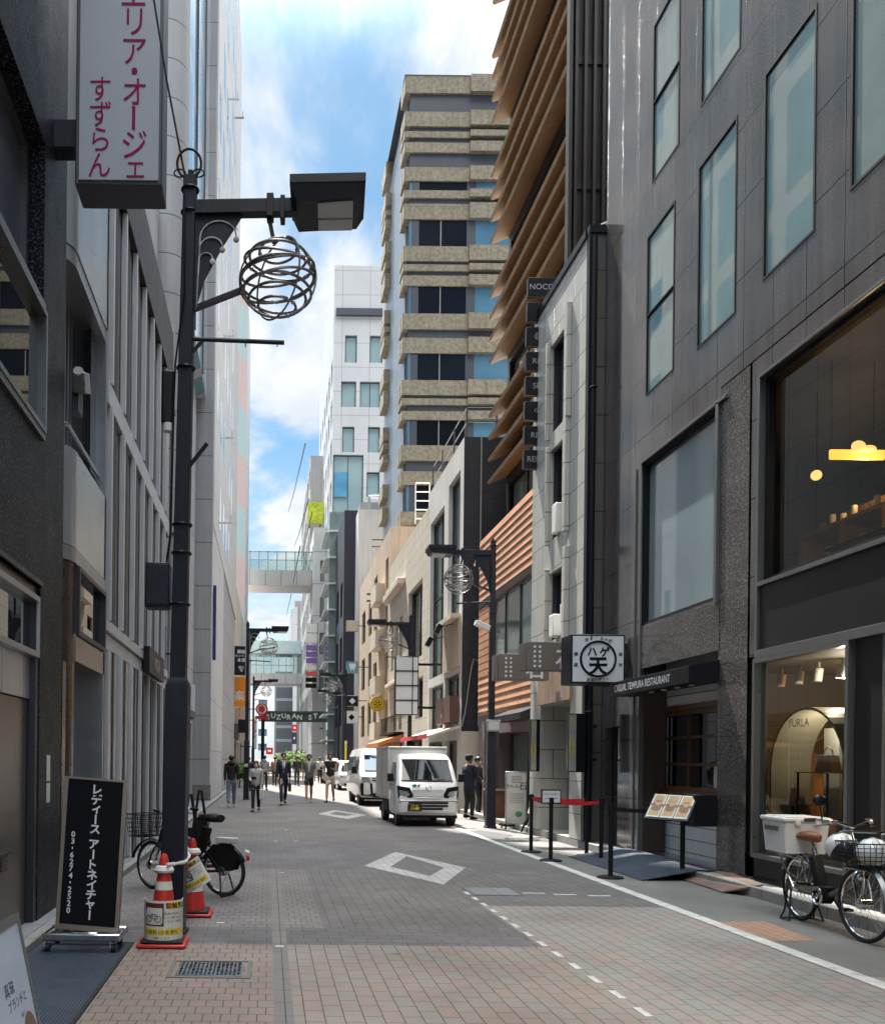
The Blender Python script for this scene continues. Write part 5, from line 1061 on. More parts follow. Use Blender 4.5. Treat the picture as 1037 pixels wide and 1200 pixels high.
LP = make_lamp(); LP.location = (-.83, 7.9, 0); LP.rotation_euler = (0, R(.75), R(-4)); WL[LP] = Vector((0, 0, 0))
for px, py, dd, rz, lab in ((289.5, 0, 33.7, 0, 'lamp post on the left beside the walker in a dark hoodie'), (297, 0, 56, 0, 'lamp post on the left farther along, just past the orange sign'),
                        (575.5, 0, 20.8, 180, 'lamp post on the right pavement next to the two people in dark clothes'), (480, 0, 31.8, 180, 'lamp post on the right in front of the four panel paper sign'), (405, 0, 51.5, 180, 'lamp post on the right near the tooth shaped sign'), (397, 0, 64, 180, 'farthest lamp post on the right, close to the letter gate')):
    x = uv(px, 850)[0] * dd / F
    o = dup(LP, (x, dd, 0), R(rz), lab); o.rotation_euler = (0, 0, R(rz))
# things fixed to the near post
def on_post(z, x=0, y=0): return Vector((-.83 + .013 * z + x, 7.9 + y, z))
q = on_post(3.05, -.19)
t = E('junction_box', q, 'dark grey utility box strapped to the near lamp post', 'utility box'); m = MB(); m.box(q.x - .11, q.x + .1, q.y - .1, q.y + .1, q.z - .19, q.z + .2); m.build('box_body', m_navy, t, bevel=.01)
m = MB(); m.box(q.x - .1, q.x + .09, q.y - .112, q.y - .1, q.z - .17, q.z + .18); m.build('box_lid', m_navy, t, bevel=.003)
q = on_post(4.55, -.13, .05)
t = E('speaker_unit', q, 'slim black unit with a pale cap hung behind the near lamp post', 'speaker'); m = MB(); m.box(q.x - .08, q.x + .03, q.y - .06, q.y + .06, q.z - .05, q.z + .42); m.build('unit_body', m_black, t, bevel=.02); m = MB(); m.cyl((q.x - .02, q.y - .03, q.z - .12), (q.x - .02, q.y - .03, q.z - .05), .045); m.build('cap', m_whitep, t)
m = MB(); a = PD(176, -30, 7.8); b = PD(217, 206, 7.88)
m.tube([a, a.lerp(b, .5) + Vector((-.01, 0, -.02)), b], .009, 6)
P = []
c_ = PD(222, 192, 7.86)
m.tube([c_ + Vector((.105 * math.cos(x), 0, .13 * math.sin(x))) for x in [math.pi * 2 * i / 24 for i in range(24)]], .011, 6, True)
for s in (-1, 1): c2 = PD(222 + s * 11, 203, 7.86); m.tube([c2 + Vector((.05 * math.cos(x), 0, .035 * math.sin(x))) for x in [math.pi * 2 * i / 14 for i in range(14)]], .007, 5, True)
m.tube([b, on_post(6.3, -.04, -.1), on_post(5.6, -.02, -.1), on_post(5.0, -.09, -.05), on_post(4.7, -.1, 0)], .009, 6)
m.tube([on_post(4.9, -.1, -.02), on_post(4.4, -.1, -.02), on_post(3.5, -.1, -.02), on_post(3.25, -.13, -.02)], .011, 6)
m.bar(on_post(4.12, .05), on_post(4.32, .2), .03)
tag(m.build('overhead_cable', m_blackm), 'black overhead cable coiled in a loop at the near post top', 'cable')
m = MB()
for (a, b) in (((338, 600), (358, 520)), ((345, 640), (362, 585)), ((336, 720), (352, 640)), ((352, 655), (366, 600))):
    p, q = PD(*a, 150), PD(*b, 60); m.tube([p, p.lerp(q, .5) - Vector((0, 0, .4)), q], .045, 5)
tag(m.build('overhead_cable', m_slate), 'thin overhead wires running down the street beside the skywalks', 'cable')
for px, py, dd, w_, h_, mt_, lab in ((283.5, 851, 33.4, .26, .5, m_black, 'black control box on the street side of the second left lamp post'), (288.5, 897, 33.55, .14, .12, m_cream2, 'little cream notice plate low on the second left lamp post')):
    q = PD(px, py, dd); t = E('post_box', q, lab, 'utility box'); m = MB(); m.box(q.x - w_/2, q.x + w_/2, dd - .1, dd + .06, q.z - h_/2, q.z + h_/2); m.build('box_body', mt_, t, bevel=.01); m = MB(); m.box(q.x - w_*.4, q.x + w_*.4, dd - .108, dd - .1, q.z - h_*.4, q.z + h_*.4); m.build('box_lid', mt_, t)
# lettered gate
g0 = 80.0; x1 = WY(381.5, 860, g0)[0]; x0 = WY(309, 845, g0)[0]; zt_ = WY(350, 834, g0)[1]; zb_ = WY(350, 846, g0)[1]
t = E('letter_gate', (x1, g0, 0), 'dark green gate spanning the street with white letters SUZURAN ST', 'gate')
m = MB(); m.box(x1 - .2, x1 + .25, g0, g0 + .4, 0, zt_ + .2); m.box(x1 - .5, x1 + .9, g0 + .1, g0 + .3, zb_ - .6, zb_ - .5); m.build('post', m_black, t)
m = MB(); m.box(x0, x1, g0 + .1, g0 + .3, zt_ - .12, zt_ + .05); m.box(x0, x1, g0 + .1, g0 + .3, zb_, zb_ + .1); m.box(x0 + .1, x1 - .1, g0 + .18, g0 + .22, zb_, zt_); m.build('beam', mat('gate_green', (.05, .08, .065), .5), t)
m = MB()
for i, ch in enumerate('SUZURAN ST.'): m.text(ch, .62, lambda a, b: (x0 + .4 + i * (x1 - x0 - .7) / 10.3 + a, g0 + .08, (zt_ + zb_)/2 + b + (.08 if i % 2 else -.04)), .03) if ch != ' ' else None
m.build('lettering', m_wink, t)
m = MB(); m.box(x0 - .2, x0 + .1, g0, g0 + .35, 0, zt_ + .2); m.build('post', m_black, t)
# ------------------------------------------------------------------ right side signs
def flat_sign(name, lab, a, b, c, d, dd, mt_, th=.2, box=None, side=None):
    p, q = PD(a, b, dd), PD(c, d, dd); t = E(name, ((p.x+q.x)/2, dd, q.z), lab, 'sign'); m = MB(); m.box(p.x, q.x, dd, dd + th, q.z, p.z); m.build('sign_box', box or m_black, t, bevel=.012)
    m = MB(); k = .03; m.box(p.x + k, q.x - k, dd - .006, dd, q.z + k, p.z - k); m.build('sign_face', mt_, t); return t, p, q
dd = 14.6; t, p, q = flat_sign('restaurant_sign', 'square white lightbox with a black circle emblem reading ハゲ天', 669, 743, 732, 801.5, dd, m_signw, .5, m_navy)
c = (p + q) / 2; s = (q.x - p.x)
m = MB(); m.ring((c.x, dd - .012, c.z + .0), s * .32, s * .021, n=48, m=6); m.build('emblem_ring', m_ink, t)
m = MB(); fn = lambda a, b: (c.x + a, dd - .012, c.z + b)
for ch, x, z, k in (('ハ', -.115, .13, .19), ('ゲ', .115, .13, .19), ('天', 0, -.135, .36)): m.text(ch, k * s, lambda a, b: fn(a + x * s, b + z * s), .03)
for ch, x, z in (('天', -.215, .345), ('丼', -.125, .385), ('・', -.03, .4), ('G', .06, .38), ('A', .14, .36), ('揚', .215, .325), ('銀', -.41, .09), ('座', -.41, -.11), ('東', .41, .09), ('京', .41, -.11)): m.text(ch, .075 * s, lambda a, b: fn(a + x * s, b + z * s), .02)
m.text('創業昭和三年', .07 * s, lambda a, b: fn(a, b - .385 * s), .02); m.build('lettering', m_ink, t)
m = MB(); m.box(q.x, XR + .02, dd + .2, dd + .3, c.z + .2, c.z + .28); m.box(q.x, XR + .02, dd + .2, dd + .3, c.z - .28, c.z - .2); m.build('bracket', m_navy, t)
m_taupe = mat('taupe_sign', (.17, .145, .125), .45, var=.08)
for (a, b, c_, d, dd, lab, xr) in ((617, 752, 677, 786, 15.75, 'nearer brown wall sign with two dot columns and a white 石', 1), (584, 766, 640, 797, 17.6, 'farther brown wall sign with two dot columns, half behind the nearer one', 0)):
    p, q = PD(a, b, dd), PD(c_, d, dd); t = E('brown_sign', (q.x, dd, q.z), lab, 'sign'); m = MB(); m.box(p.x, q.x + .05, dd, dd + .26, q.z, p.z); m.box(p.x - .07, p.x, dd + .02, dd + .24, q.z + .0, p.z - .02); m.build('sign_box', m_taupe, t, bevel=.006)
    m = MB(); w_, h_ = q.x - p.x, p.z - q.z
    for i in range(2):
        for j in range(5): m.cyl((p.x + w_ * (.16 + .1 * i), dd - .004, p.z - h_ * (.17 + .17 * j)), (p.x + w_ * (.16 + .1 * i), dd - .001, p.z - h_ * (.17 + .17 * j)), .024, n=12)
    m.text('石', .38, lambda x, z: (p.x + w_ * .76 + x, dd - .004, (p.z + q.z)/2 - .06 + z), .02); m.build('lettering', m_wink, t)
for (a, b, c_, d, dd, lab) in ((622, 843, 632, 904, 18.6, 'narrow upright lightbox with a leaf motif left of the tiled entrance'), (666, 836, 680, 905, 15.8, 'narrow upright lightbox with a gold leaf motif right of the tiled entrance')):
    p, q = PD(a, b, dd), PD(c_, d, dd); t = E('menu_lightbox', ((p.x+q.x)/2, dd, q.z), lab, 'sign', 'upright lightboxes beside the tiled entrance'); m = MB(); m.box(p.x, q.x + .08, dd, dd + .12, q.z, p.z); m.build('sign_box', m_black, t, bevel=.004)
    m = MB(); m.box(p.x + .01, p.x + (q.x - p.x) * .62, dd - .006, dd, q.z + .02, p.z - .02); m.build('sign_face', mat('pale_gold_face', (.42, .42, .38), .4, var=.25, vs=3), t)
    m = MB(); m.ring((p.x + (q.x - p.x) * .3, dd - .01, (p.z + q.z)/2 - .1), .16, .006, n=20, m=4, sx=.28); m.ring((p.x + (q.x - p.x) * .3, dd - .01, (p.z + q.z)/2 - .1), .1, .006, n=20, m=4, sx=.3); m.vtext('石', .12, lambda x, z: (p.x + (q.x - p.x) * .32 + x, dd - .01, p.z - .13 + z)); m.build('motif', m_yellow, t)
    m = MB(); m.box(q.x + .08, q.x + .3, dd + .03, dd + .08, p.z - .25, p.z - .2); m.box(q.x + .08, q.x + .3, dd + .03, dd + .08, q.z + .2, q.z + .25); m.build('bracket', m_black, t)
# standing 石 sign
g = G(603, 971); dd = g.y
t = E('standing_sign', g, 'white freestanding menu sign with 石 lettering and a green bowl on its poster', 'sign')
p, q = PD(592.5, 904, dd), PD(617, 967, dd)
m = MB(); m.box(p.x, q.x, dd - .02, dd + .04, q.z, p.z); m.build('frame', m_alu, t, bevel=.008); m = MB(); m.box(p.x + .03, q.x - .03, dd - .027, dd - .02, q.z + .04, p.z - .03); m.build('poster', mat('poster_pinkish', (.62, .6, .55), .5, var=.1, vs=3), t)
m = MB(); c = (p + q) / 2
m.text('きわみ', .1, lambda a, b: (c.x - .1 + a, dd - .031, c.z + .28 + b)); m.text('石', .2, lambda a, b: (c.x + .14 + a, dd - .031, c.z + .28 + b))
for i in range(5): m.box(c.x - .12, c.x + .12, dd - .031, dd - .03, c.z + .5 - i * .035, c.z + .507 - i * .035); m.box(c.x - .17, c.x + .17, dd - .031, dd - .03, c.z + .1 - i * .05, c.z + .106 - i * .05)
m.build('lettering', m_ink, t)
m = MB(); m.ball((c.x + .05, dd - .03, c.z - .36), .085, 14, 8, (1, .12, .8)); m.build('bowl_picture', mat('matcha', (.1, .3, .12), .5), t)
m = MB(); m.box(p.x - .1, q.x + .12, dd - .2, dd - .16, .06, .1); m.box(p.x - .1, q.x + .12, dd + .16, dd + .2, .06, .1)
for x in (p.x - .05, q.x + .07): m.box(x - .02, x + .02, dd - .2, dd + .2, .08, .12); m.cyl((x, dd - .18, .03), (x + .03, dd - .18, .03), .03, n=8); m.cyl((x, dd + .18, .03), (x + .03, dd + .18, .03), .03, n=8)
m.box(p.x + .1, p.x + .14, dd - .01, dd + .03, .1, q.z); m.box(q.x - .14, q.x - .1, dd - .01, dd + .03, .1, q.z); m.build('stand', m_blackm, t)
g = G(617, 976); t = E('folded_parasol', g, 'closed pale parasol leaning on a black tripod by the menu sign', 'parasol')
b_ = PD(617, 974, g.y); tp = PD(634, 915, g.y + .3); c_ = PD(627, 938, g.y + .15)
m = MB(); m.loft([[(Vector(k) + Vector((r_ * math.cos(a), r_ * math.sin(a), 0))) for a in [math.pi / 4 * i for i in range(8)]] for k, r_ in ((b_.lerp(tp, .35), .10), (b_.lerp(tp, .7), .09), (tp, .04), (tp.lerp(PD(638, 900, g.y + .4), .4), .02))]); m.build('canopy', m_grey, t)
m = MB(); m.cyl(b_, PD(641, 905, g.y + .4), .018); m.bar(c_, (b_.x - .12, b_.y, .02), .03); m.bar(c_, (b_.x + .25, b_.y + .1, .02), .03); m.bar(c_, (b_.x + .05, b_.y + .4, .02), .03); m.build('tripod', m_blackm, t)
# stanchions
def stanchion(px, py, lab, h=.98, first=[None], grp='black belt stanchions on the right pavement'):
    g = G(px, py)
    if first[0] is None:
        t = E('stanchion', g, lab, 'stanchion', grp); x, y = g.x, g.y
        m = MB(); m.lathe([(0, 0), (.17, 0), (.17, .012), (.15, .022), (.03, .03), (0, .03)], (x, y, .004), 24); m.build('base', m_blackm, t)
        m = MB(); m.cyl((x, y, .03), (x, y, h - .1), .031, n=14); m.build('post', m_blackm, t)
        m = MB(); m.cyl((x, y, h - .1), (x, y, h), .04, n=14); m.cyl((x, y, h), (x, y, h + .012), .032, n=14); m.build('belt_head', m_blackm, t); first[0] = t; return t, g
    return dup(first[0], g, 0, lab), g
st = [stanchion(*a) for a in ((645, 1009, 'black stanchion carrying the white paper notice, on the white line'), (622, 999, 'black stanchion at the far left end of the red belt'), (687, 1003.5, 'black stanchion behind, midway along the red belt'), (704, 1010, 'black stanchion at the right end of the red belt beside the dark doorway'), (715, 1029, 'black stanchion nearest the white line, starting the black belt'), (799, 1029.5, 'black stanchion at the end of the black belt before the menu display'))]
def belt(i, j, mt, lab, z=.93):
    a, b = st[i][1], st[j][1]; d = (b - a).normalized(); m = MB(); n = 8
    for k in range(n):
        p, q = a.lerp(b, k / n), a.lerp(b, (k + 1) / n); s1, s2 = -.03 * math.sin(math.pi * k / n), -.03 * math.sin(math.pi * (k + 1) / n)
        off = Vector((-d.y, d.x, 0)) * .003
        vs = [p - off + Vector((0, 0, z - .026 + s1)), q - off + Vector((0, 0, z - .026 + s2)), q - off + Vector((0, 0, z + .026 + s2)), p - off + Vector((0, 0, z + .026 + s1))]
        vs2 = [v + off * 2 for v in vs]; m.add(vs + vs2, [(0, 1, 2, 3), (7, 6, 5, 4), (3, 2, 6, 7), (1, 0, 4, 5)])
    o = m.build('barrier_belt', mt); tag(o, lab, 'barrier belt')
belt(1, 0, m_redb, 'short red belt between the notice stanchion and the far left one')
belt(0, 3, m_redb, 'long red belt stretched towards the dark doorway'); belt(1, 2, m_redb, 'rear red belt behind the notice stanchion')
belt(4, 5, m_blackm, 'black belt stretched in front of the menu display')
g = st[0][1]; t = E('notice_board', g + Vector((0, 0, .99)), 'white paper notice in a black frame on top of a stanchion', 'notice'); p, q = PD(634, 925, g.y), PD(657, 942, g.y)
m = MB(); m.box(p.x, q.x, g.y - .012, g.y + .012, q.z, p.z); m.build('frame', m_blackm, t, bevel=.004); m = MB(); m.box(p.x + .018, q.x - .018, g.y - .016, g.y - .012, q.z + .02, p.z - .02); m.build('paper', m_signw, t)
m = MB(); m.text('お並びのお客様へ', .03, lambda a, b: ((p.x + q.x)/2 + a, g.y - .019, (p.z + q.z)/2 + .04 + b)); m.box(p.x + .05, q.x - .06, g.y - .019, g.y - .018, (p.z + q.z)/2 - .03, (p.z + q.z)/2 - .024); m.build('lettering', m_ink, t)
m = MB(); m.box(g.x - .015, g.x + .015, g.y - .01, g.y + .01, .985, q.z); m.build('holder', m_blackm, t)
# menu display
dm = 11.9
t = E('menu_stand', (5.7, dm, .8), 'slanted menu stand with three framed food photo cards under the wooden window', 'menu stand')
tp_l, tp_r, bt_l, bt_r = PD(768, 931, dm + .15), PD(815, 934, dm - .1), PD(756, 957, dm), PD(801, 968, dm - .25)
ex = (tp_r - tp_l); ez = (tp_l - bt_l); nn = ex.cross(ez).normalized(); nn = nn if nn.y < 0 else -nn
def mp(a, b, h): return tp_l + ex * a - ez * b + nn * h
m = MB(); m.prism([(-.03, -.04), (1.05, -.04), (1.05, 1.06), (-.03, 1.06)], lambda a, b, h: mp(a, b, h), -.03, 0); m.build('board', m_black, t)
m = MB(); m.prism([(1.05, -.04), (1.06, 1.05)], lambda a, b, h: mp(a, b, h), -.03, .01) if 0 else None
x, y, z = mp(1.05, .3, 0); m.box(x, x + .3, y + .02, y + .34, z - .3, z + .12); m.build('stand_cabinet', m_black, t, bevel=.01)
m_food = mat('food_picture', (.22, .08, .03), .5, var=.1, vs=12, col2=(.08, .025, .012), thr=(.5, .6))
for k in range(3):
    a0 = .0 + k * .345; m = MB(); m.prism([(a0, 0), (a0 + .32, 0), (a0 + .32, 1), (a0, 1)], lambda a, b, h: mp(a, b, h), .001, .012); f = m.build('menu_card', m_paper, t)
    m = MB(); m.prism([(a0 + .03, .04), (a0 + .29, .04), (a0 + .29, .93), (a0 + .03, .93)], lambda a, b, h: mp(a, b, h), .0125, .014); m.build('card_photo', mat('ochre_card', (.44, .27, .10), .5, var=.2, vs=8), f)
    m = MB(); c = mp(a0 + .17, .62, .016)
    e1, e2 = ex.normalized(), ez.normalized()
    for (r_, o_) in ((.055, (0, 0)), (.03, (-.05, .06)), (.028, (.05, .05))):
        m.add([c + e1 * (o_[0] + r_ * math.cos(q)) + e2 * (o_[1] + r_ * .8 * math.sin(q)) + nn * .002 for q in [math.pi/8 * i for i in range(16)]], [tuple(range(16))])
    m.build('dish_print', m_food, f)
    m = MB(); m.text(('天丼', 'ランチ', '定食')[k], .035, lambda a, b: c + e1 * a + e2 * (b + .12) + nn * .002); m.build('lettering', m_ink, f)
# mat and ramps by the restaurant
P = [G(740, 1000), G(797, 1000), G(838, 1018, .1), G(795, 1028), G(735, 1025), G(718, 1010)]
m = MB(); x0, x1, y0, y1 = 4.95, 5.88, RS[0] + .1, RS[1] + .9
m.prism([(4.9, .012), (5.66, .15), (5.92, .15), (5.92, .14), (5.66, .14), (4.9, .004)], lambda a, b, h: (a, h, b), 11.75, 14.6); tag(m.build('access_ramp', m_mat, bevel=.003), 'dark ribbed rubber ramp laid over the kerb before the restaurant door', 'ramp')
c1, c2, c3, c4 = G(801, 1032), G(846, 1046.5), G(889, 1040, .13), G(843, 1022, .13)
m = MB(); vs = [c1, c2, c3 + Vector((.05, 0, .02)), c4 + Vector((.05, 0, .02))]; vs2 = [v + Vector((0, 0, .018)) for v in vs]; m.add(vs + vs2, [(0, 1, 2, 3), (7, 6, 5, 4), (0, 1, 5, 4), (1, 2, 6, 5), (2, 3, 7, 6), (3, 0, 4, 7)]); tag(m.build('access_ramp', m_rust), 'brown metal plate ramp sloping from the road up to the kerb', 'ramp')
# far right signs
dd = 30.5; t, p, q = flat_sign('lantern_sign', 'tall white four panel lightbox sign hung on the right facades', 463.5, 769, 490, 838, dd, m_signw, .25, m_black)
m = MB(); xm = p.x + (q.x - p.x) * .74; m.box(xm - .015, xm + .015, dd - .03, dd - .007, q.z, p.z)
for i in range(1, 4): z = p.z + (q.z - p.z) * i / 4; m.box(p.x, q.x, dd - .03, dd - .007, z - .02, z + .02)
m.build('glazing_bar', m_black, t); m = MB(); m.box(q.x, 5.9, dd + .1, dd + .16, p.z - .3, p.z - .22); m.box(q.x, 5.9, dd + .1, dd + .16, q.z + .22, q.z + .3); m.build('bracket', m_black, t)
dd = 45; p = PD(442.5, 825, dd); t = E('round_sign', p, 'round yellow sign with a dark flower mark on the tan facades', 'sign')
m = MB(); m.cyl((p.x, dd, p.z), (p.x, dd + .15, p.z), .38, n=28); m.build('disc', m_yellow, t); m = MB(); m.ring((p.x, dd - .02, p.z), .33, .015, n=24, m=4)
for i in range(5): a = math.pi / 2 + i * 2 * math.pi / 5; m.ring((p.x + .14 * math.cos(a), dd - .02, p.z + .14 * math.sin(a)), .08, .02, n=12, m=4)
m.build('flower_mark', m_woodd, t); m = MB(); m.box(p.x + .3, 5.9, dd + .05, dd + .1, p.z - .02, p.z + .02); m.build('bracket', m_black, t)
dd = 54; p, q = PD(406, 775, dd), PD(420, 789, dd); t = E('tooth_sign', ((p.x+q.x)/2, dd, q.z), 'blue square sign with a white tooth shape above the right pavement', 'sign')
m = MB(); m.box(p.x, q.x, dd, dd + .15, q.z, p.z); m.build('panel', mat('dental_blue', (.12, .3, .4), .4), t)
c = (p + q) / 2; m = MB(); m.prism([(-.2, .1), (-.16, .26), (0, .2), (.16, .26), (.22, .1), (.12, -.08), (.1, -.26), (.04, -.1), (-.04, -.1), (-.1, -.26), (-.12, -.08)], lambda a, b, h: (c.x + a, h, c.z + b), dd - .03, dd - .002); m.build('tooth_shape', m_wink, t); m = MB(); m.box(q.x, 6.0, dd + .05, dd + .1, c.z, c.z + .05); m.build('bracket', m_dal, t)
for a, b, c_, d, dd, mt_, lab in ((406, 727, 420, 740, 56, m_cream2, 'plain cream square lightbox above the tooth shaped sign'), (406, 815, 420, 828, 55, m_black, 'dark square sign with a pale diamond under the tooth shaped sign'), (404, 833, 420, 848, 56.5, m_signw, 'white square sign with a dark diamond low on the lamp row')):
    t, p, q = flat_sign('square_sign', lab, a, b, c_, d, dd, mt_, .2, m_grey); c = (p + q) / 2
    if b > 800:
        m = MB(); m.prism([(-.2, 0), (0, .2), (.2, 0), (0, -.2)], lambda x, z, h: (c.x + x, h, c.z + z), dd - .02, dd - .007); m.build('diamond_mark', m_ink if b > 830 else m_wink, t)
    m = MB(); m.box(q.x, 6.0, dd + .08, dd + .13, c.z, c.z + .05); m.build('bracket', m_dal, t)
# camera on the right lamp post, person-height things
q = PD(565, 733, 20.6); t = E('security_camera', q, 'white security camera mounted on the right lamp post', 'camera'); m = MB(); m.obox(q, (.36, .14, .13), Matrix.Rotation(.35, 3, 'Y') @ Matrix.Rotation(.3, 3, 'Z')); m.build('camera_body', m_whitep, t, bevel=.015); m = MB(); m.cyl((q.x, q.y + .05, q.z - .05), (5.15, 20.8, q.z - .1), .025); m.build('bracket', m_alu, t)
q = Vector((5.17, 20.8, 2.35)); t = E('junction_box', q, 'pale grey meter box strapped to the right lamp post', 'utility box'); m = MB(); m.box(q.x - .16, q.x + .16, q.y - .16, q.y - .115, q.z - .12, q.z + .15); m.build('box_body', m_grey, t, bevel=.01); m = MB(); m.box(q.x - .12, q.x + .12, q.y - .17, q.y - .161, q.z - .08, q.z + .11); m.build('box_lid', m_greyl, t)
t = E('marker_pole', PD(405, 890, 50), 'slim yellow and white pole beside the parked cars', 'pole'); p, q = PD(405, 868, 50), PD(405, 900, 50); m = MB(); m.cyl((q.x, 50, 0), (q.x, 50, p.z - .2), .06); m.build('shaft', m_yellow, t); m = MB(); m.cyl((q.x, 50, p.z - .2), (q.x, 50, p.z), .065); m.build('cap', m_whitep, t)
# ------------------------------------------------------------------ left foreground
m = MB(); m.box(-1.845, -1.13, 2.6, 7.42, .001, .012); mt_ = m.build('entrance_mat', m_mat); tag(mt_, 'ribbed blue grey entrance mat on the paving at the lower left', 'mat')
m = MB(); m.box(-1.13, -1.1, 2.6, 7.45, .001, .014); m.box(-1.845, -1.13, 7.421, 7.45, .001, .014); m.build('mat_border', m_rubber, mt_)
# wheeled sign board
d = 7.2
tl, tr, bl, br = PD(77, 909, d + .12), PD(149, 914, d + .12), PD(65, 1088, d), PD(139, 1094, d)
ex, ez = (br - bl), (tl - bl); nn = ex.cross(ez).normalized(); nn = nn if nn.y < 0 else -nn
t = E('sign_board', ((bl + br) / 2) * 1.0, 'black wheeled sign board with vertical white Japanese lettering and a phone number', 'sign board')
fn = lambda a, b, h=0: bl + ex * a + ez * b + nn * h
m = MB(); m.prism([(.06, .0), (.94, .0), (.94, 1), (.06, 1)], fn, -.05, -.002); m.build('panel', m_ink, t)
m = MB()
for a0, a1, b0, b1 in ((0, .06, 0, 1), (.94, 1, 0, 1), (.06, .94, 0, .035), (.06, .94, .985, 1)): m.prism([(a0, b0), (a1, b0), (a1, b1), (a0, b1)], fn, -.06, .006)
m.build('frame', mat('bronze_steel', (.3, .26, .22), .3, metal=.8, var=.1), t, bevel=.003)
W_, H_ = ex.length, ez.length
f2 = lambda a, b: fn(.53 + a / W_, .925 + b / H_, .002)
m = MB(); m.vtext('レディース', .09, f2, .081, .03, 1.0)
m.vtext('アート', .09, lambda a, b: f2(a, b - .081 * 5.5), .081, .03, 1.0); m.vtext('ネイチャー', .09, lambda a, b: f2(a, b - .081 * 8.5), .081, .03, 1.0)
f3 = lambda a, b: fn(.19 + a / W_, .62 + b / H_, .002)
m.vtext('03-6274-2520', .064, f3, .0555, .02, 1.0); m.build('lettering', m_wink, t)
m = MB(); z = bl.z; xl, xr = bl.x - .07, br.x + .045
m.box(xl, xr, d - .17, d - .12, z - .07, z - .01); m.box(xl, xr, d + .17, d + .22, z - .07, z - .01); m.box(xl, xl + .05, d - .12, d + .17, z - .065, z - .015); m.box(xr - .05, xr, d - .12, d + .17, z - .065, z - .015)
m.box(xl + .2, xr - .2, d - .05, d + .05, z - .055, z - .02); m.build('base_frame', m_chrome, t, bevel=.012)
for x in (xl + .05, xr - .06):
    for y in (d - .14, d + .19):
        m = MB(); m.cyl((x - .015, y, .045), (x + .015, y, .045), .032, n=14); c = m.build('caster', m_rubber, t); m = MB(); m.prism([(y - .03, .05), (y + .03, .05), (y + .02, z - .07), (y - .02, z - .07)], lambda a, b, h: (h, a, b), x - .022, x - .017); m.build('fork', m_alu, c)
# poster A-frame at the corner
t = E('poster_stand', (-1.2, 4.15, 0), 'grey framed poster stand with a pale blue advertisement cut by the lower left corner', 'poster stand')
T = [Vector((-1.095, 3.8, .02)), Vector((-1.095, 4.5, .02)), Vector((-1.255, 4.5, .765)), Vector((-1.255, 3.8, .765))]
ex, ez = T[1] - T[0], T[3] - T[0]; nn = ex.cross(ez).normalized(); nn = nn if nn.x > 0 else -nn
fn = lambda a, b, h=0: T[0] + ex * a + ez * b + nn * h
m = MB()
for a0, a1, b0, b1 in ((0, .05, 0, 1), (.95, 1, 0, 1), (.05, .95, 0, .05), (.05, .95, .95, 1)): m.prism([(a0, b0), (a1, b0), (a1, b1), (a0, b1)], fn, -.02, .008)
m.build('frame', m_bframe, t, bevel=.003)
m = MB(); m.prism([(.05, .05), (.95, .05), (.95, .95), (.05, .95)], fn, -.01, .002); m.build('poster', mat('pale_blue_poster', (.42, .48, .58), .35, var=.14, vs=4), t)
m = MB(); W_, H_ = ex.length, ez.length
m.text('真珠', .075, lambda a, b: fn(.5 + a / W_, .6 + b / H_, .003)); m.text('ブランドと', .06, lambda a, b: fn(.62 + a / W_, .50 + b / H_, .003)); m.text('ART', .03, lambda a, b: fn(.68 + a / W_, .4 + b / H_, .003)); m.text('T.', .03, lambda a, b: fn(.9 + a / W_, .89 + b / H_, .003)); m.build('lettering', m_ink, t)
m = MB(); m.add([fn(.78 + .15 * math.cos(q) / 1, .22 + .17 * math.sin(q), .003) for q in [math.pi/16 * i for i in range(32)]], [tuple(range(32))]); m.build('oval_photo', mat('sepia', (.16, .10, .075), .5, var=.3, vs=10), t)
m = MB(); m.add([fn(.80 + .05 * math.cos(q), .22 + .07 * math.sin(q), .0035) for q in [math.pi/8 * i for i in range(16)]], [tuple(range(16))]); m.build('portrait', mat('sepia_light', (.42, .28, .2), .5, var=.2, vs=20), t)
m = MB(); m.prism([(0, 0), (1, 0), (1, 1), (0, 1)], lambda a, b, h: T[3] + (Vector((-1.42, 3.8, .02)) - T[3]) * (1 - b) + ex * a + nn * h, -.025, -.012); m.build('back_board', m_bframe, t)
# cones
def cone(x, y, label, wrap):
    t = E('traffic_cone', (x, y, 0), label, 'traffic cone', 'red and white traffic cones by the near lamp post')
    m = MB(); m.box(x - .2, x + .2, y - .19, y + .19, .005, .035); m.build('base', m_red, t, bevel=.012); m = MB(); m.box(x - .17, x + .17, y - .16, y + .16, .035, .06); m.build('weight', m_rubber, t, bevel=.01)
    def rr(z): return .135 - (z - .05) * (.135 - .03) / .7
    m = MB(); m.lathe([(rr(z), z) for z in (.05, .3)] + [(rr(z), z) for z in (.3, .42, .54, .64, .70)] + [(.028, .74), (.015, .755), (0, .757)], (x, y, 0), 22); c = m.build('cone_body', m_red, t)
    m = MB()
    for za, zb in ((.24, .34), (.46, .53)): m.lathe([(rr(za) + .002, za), (rr(zb) + .002, zb)], (x, y, 0), 22)
    m.build('white_band', m_paper, c)
    m = MB(); m.lathe([(.075, .60), (.085, .62), (.07, .65), (.05, .66)], (x, y, 0), 16); m.build('tape_ring', m_whitep, t)
    return t
c1 = cone(-.855, 7.42, 'nearest red traffic cone with a no cycling notice wrapped round its foot', 1)
cone(-.74, 8.85, 'second red traffic cone, half hidden behind the lamp post', 0)
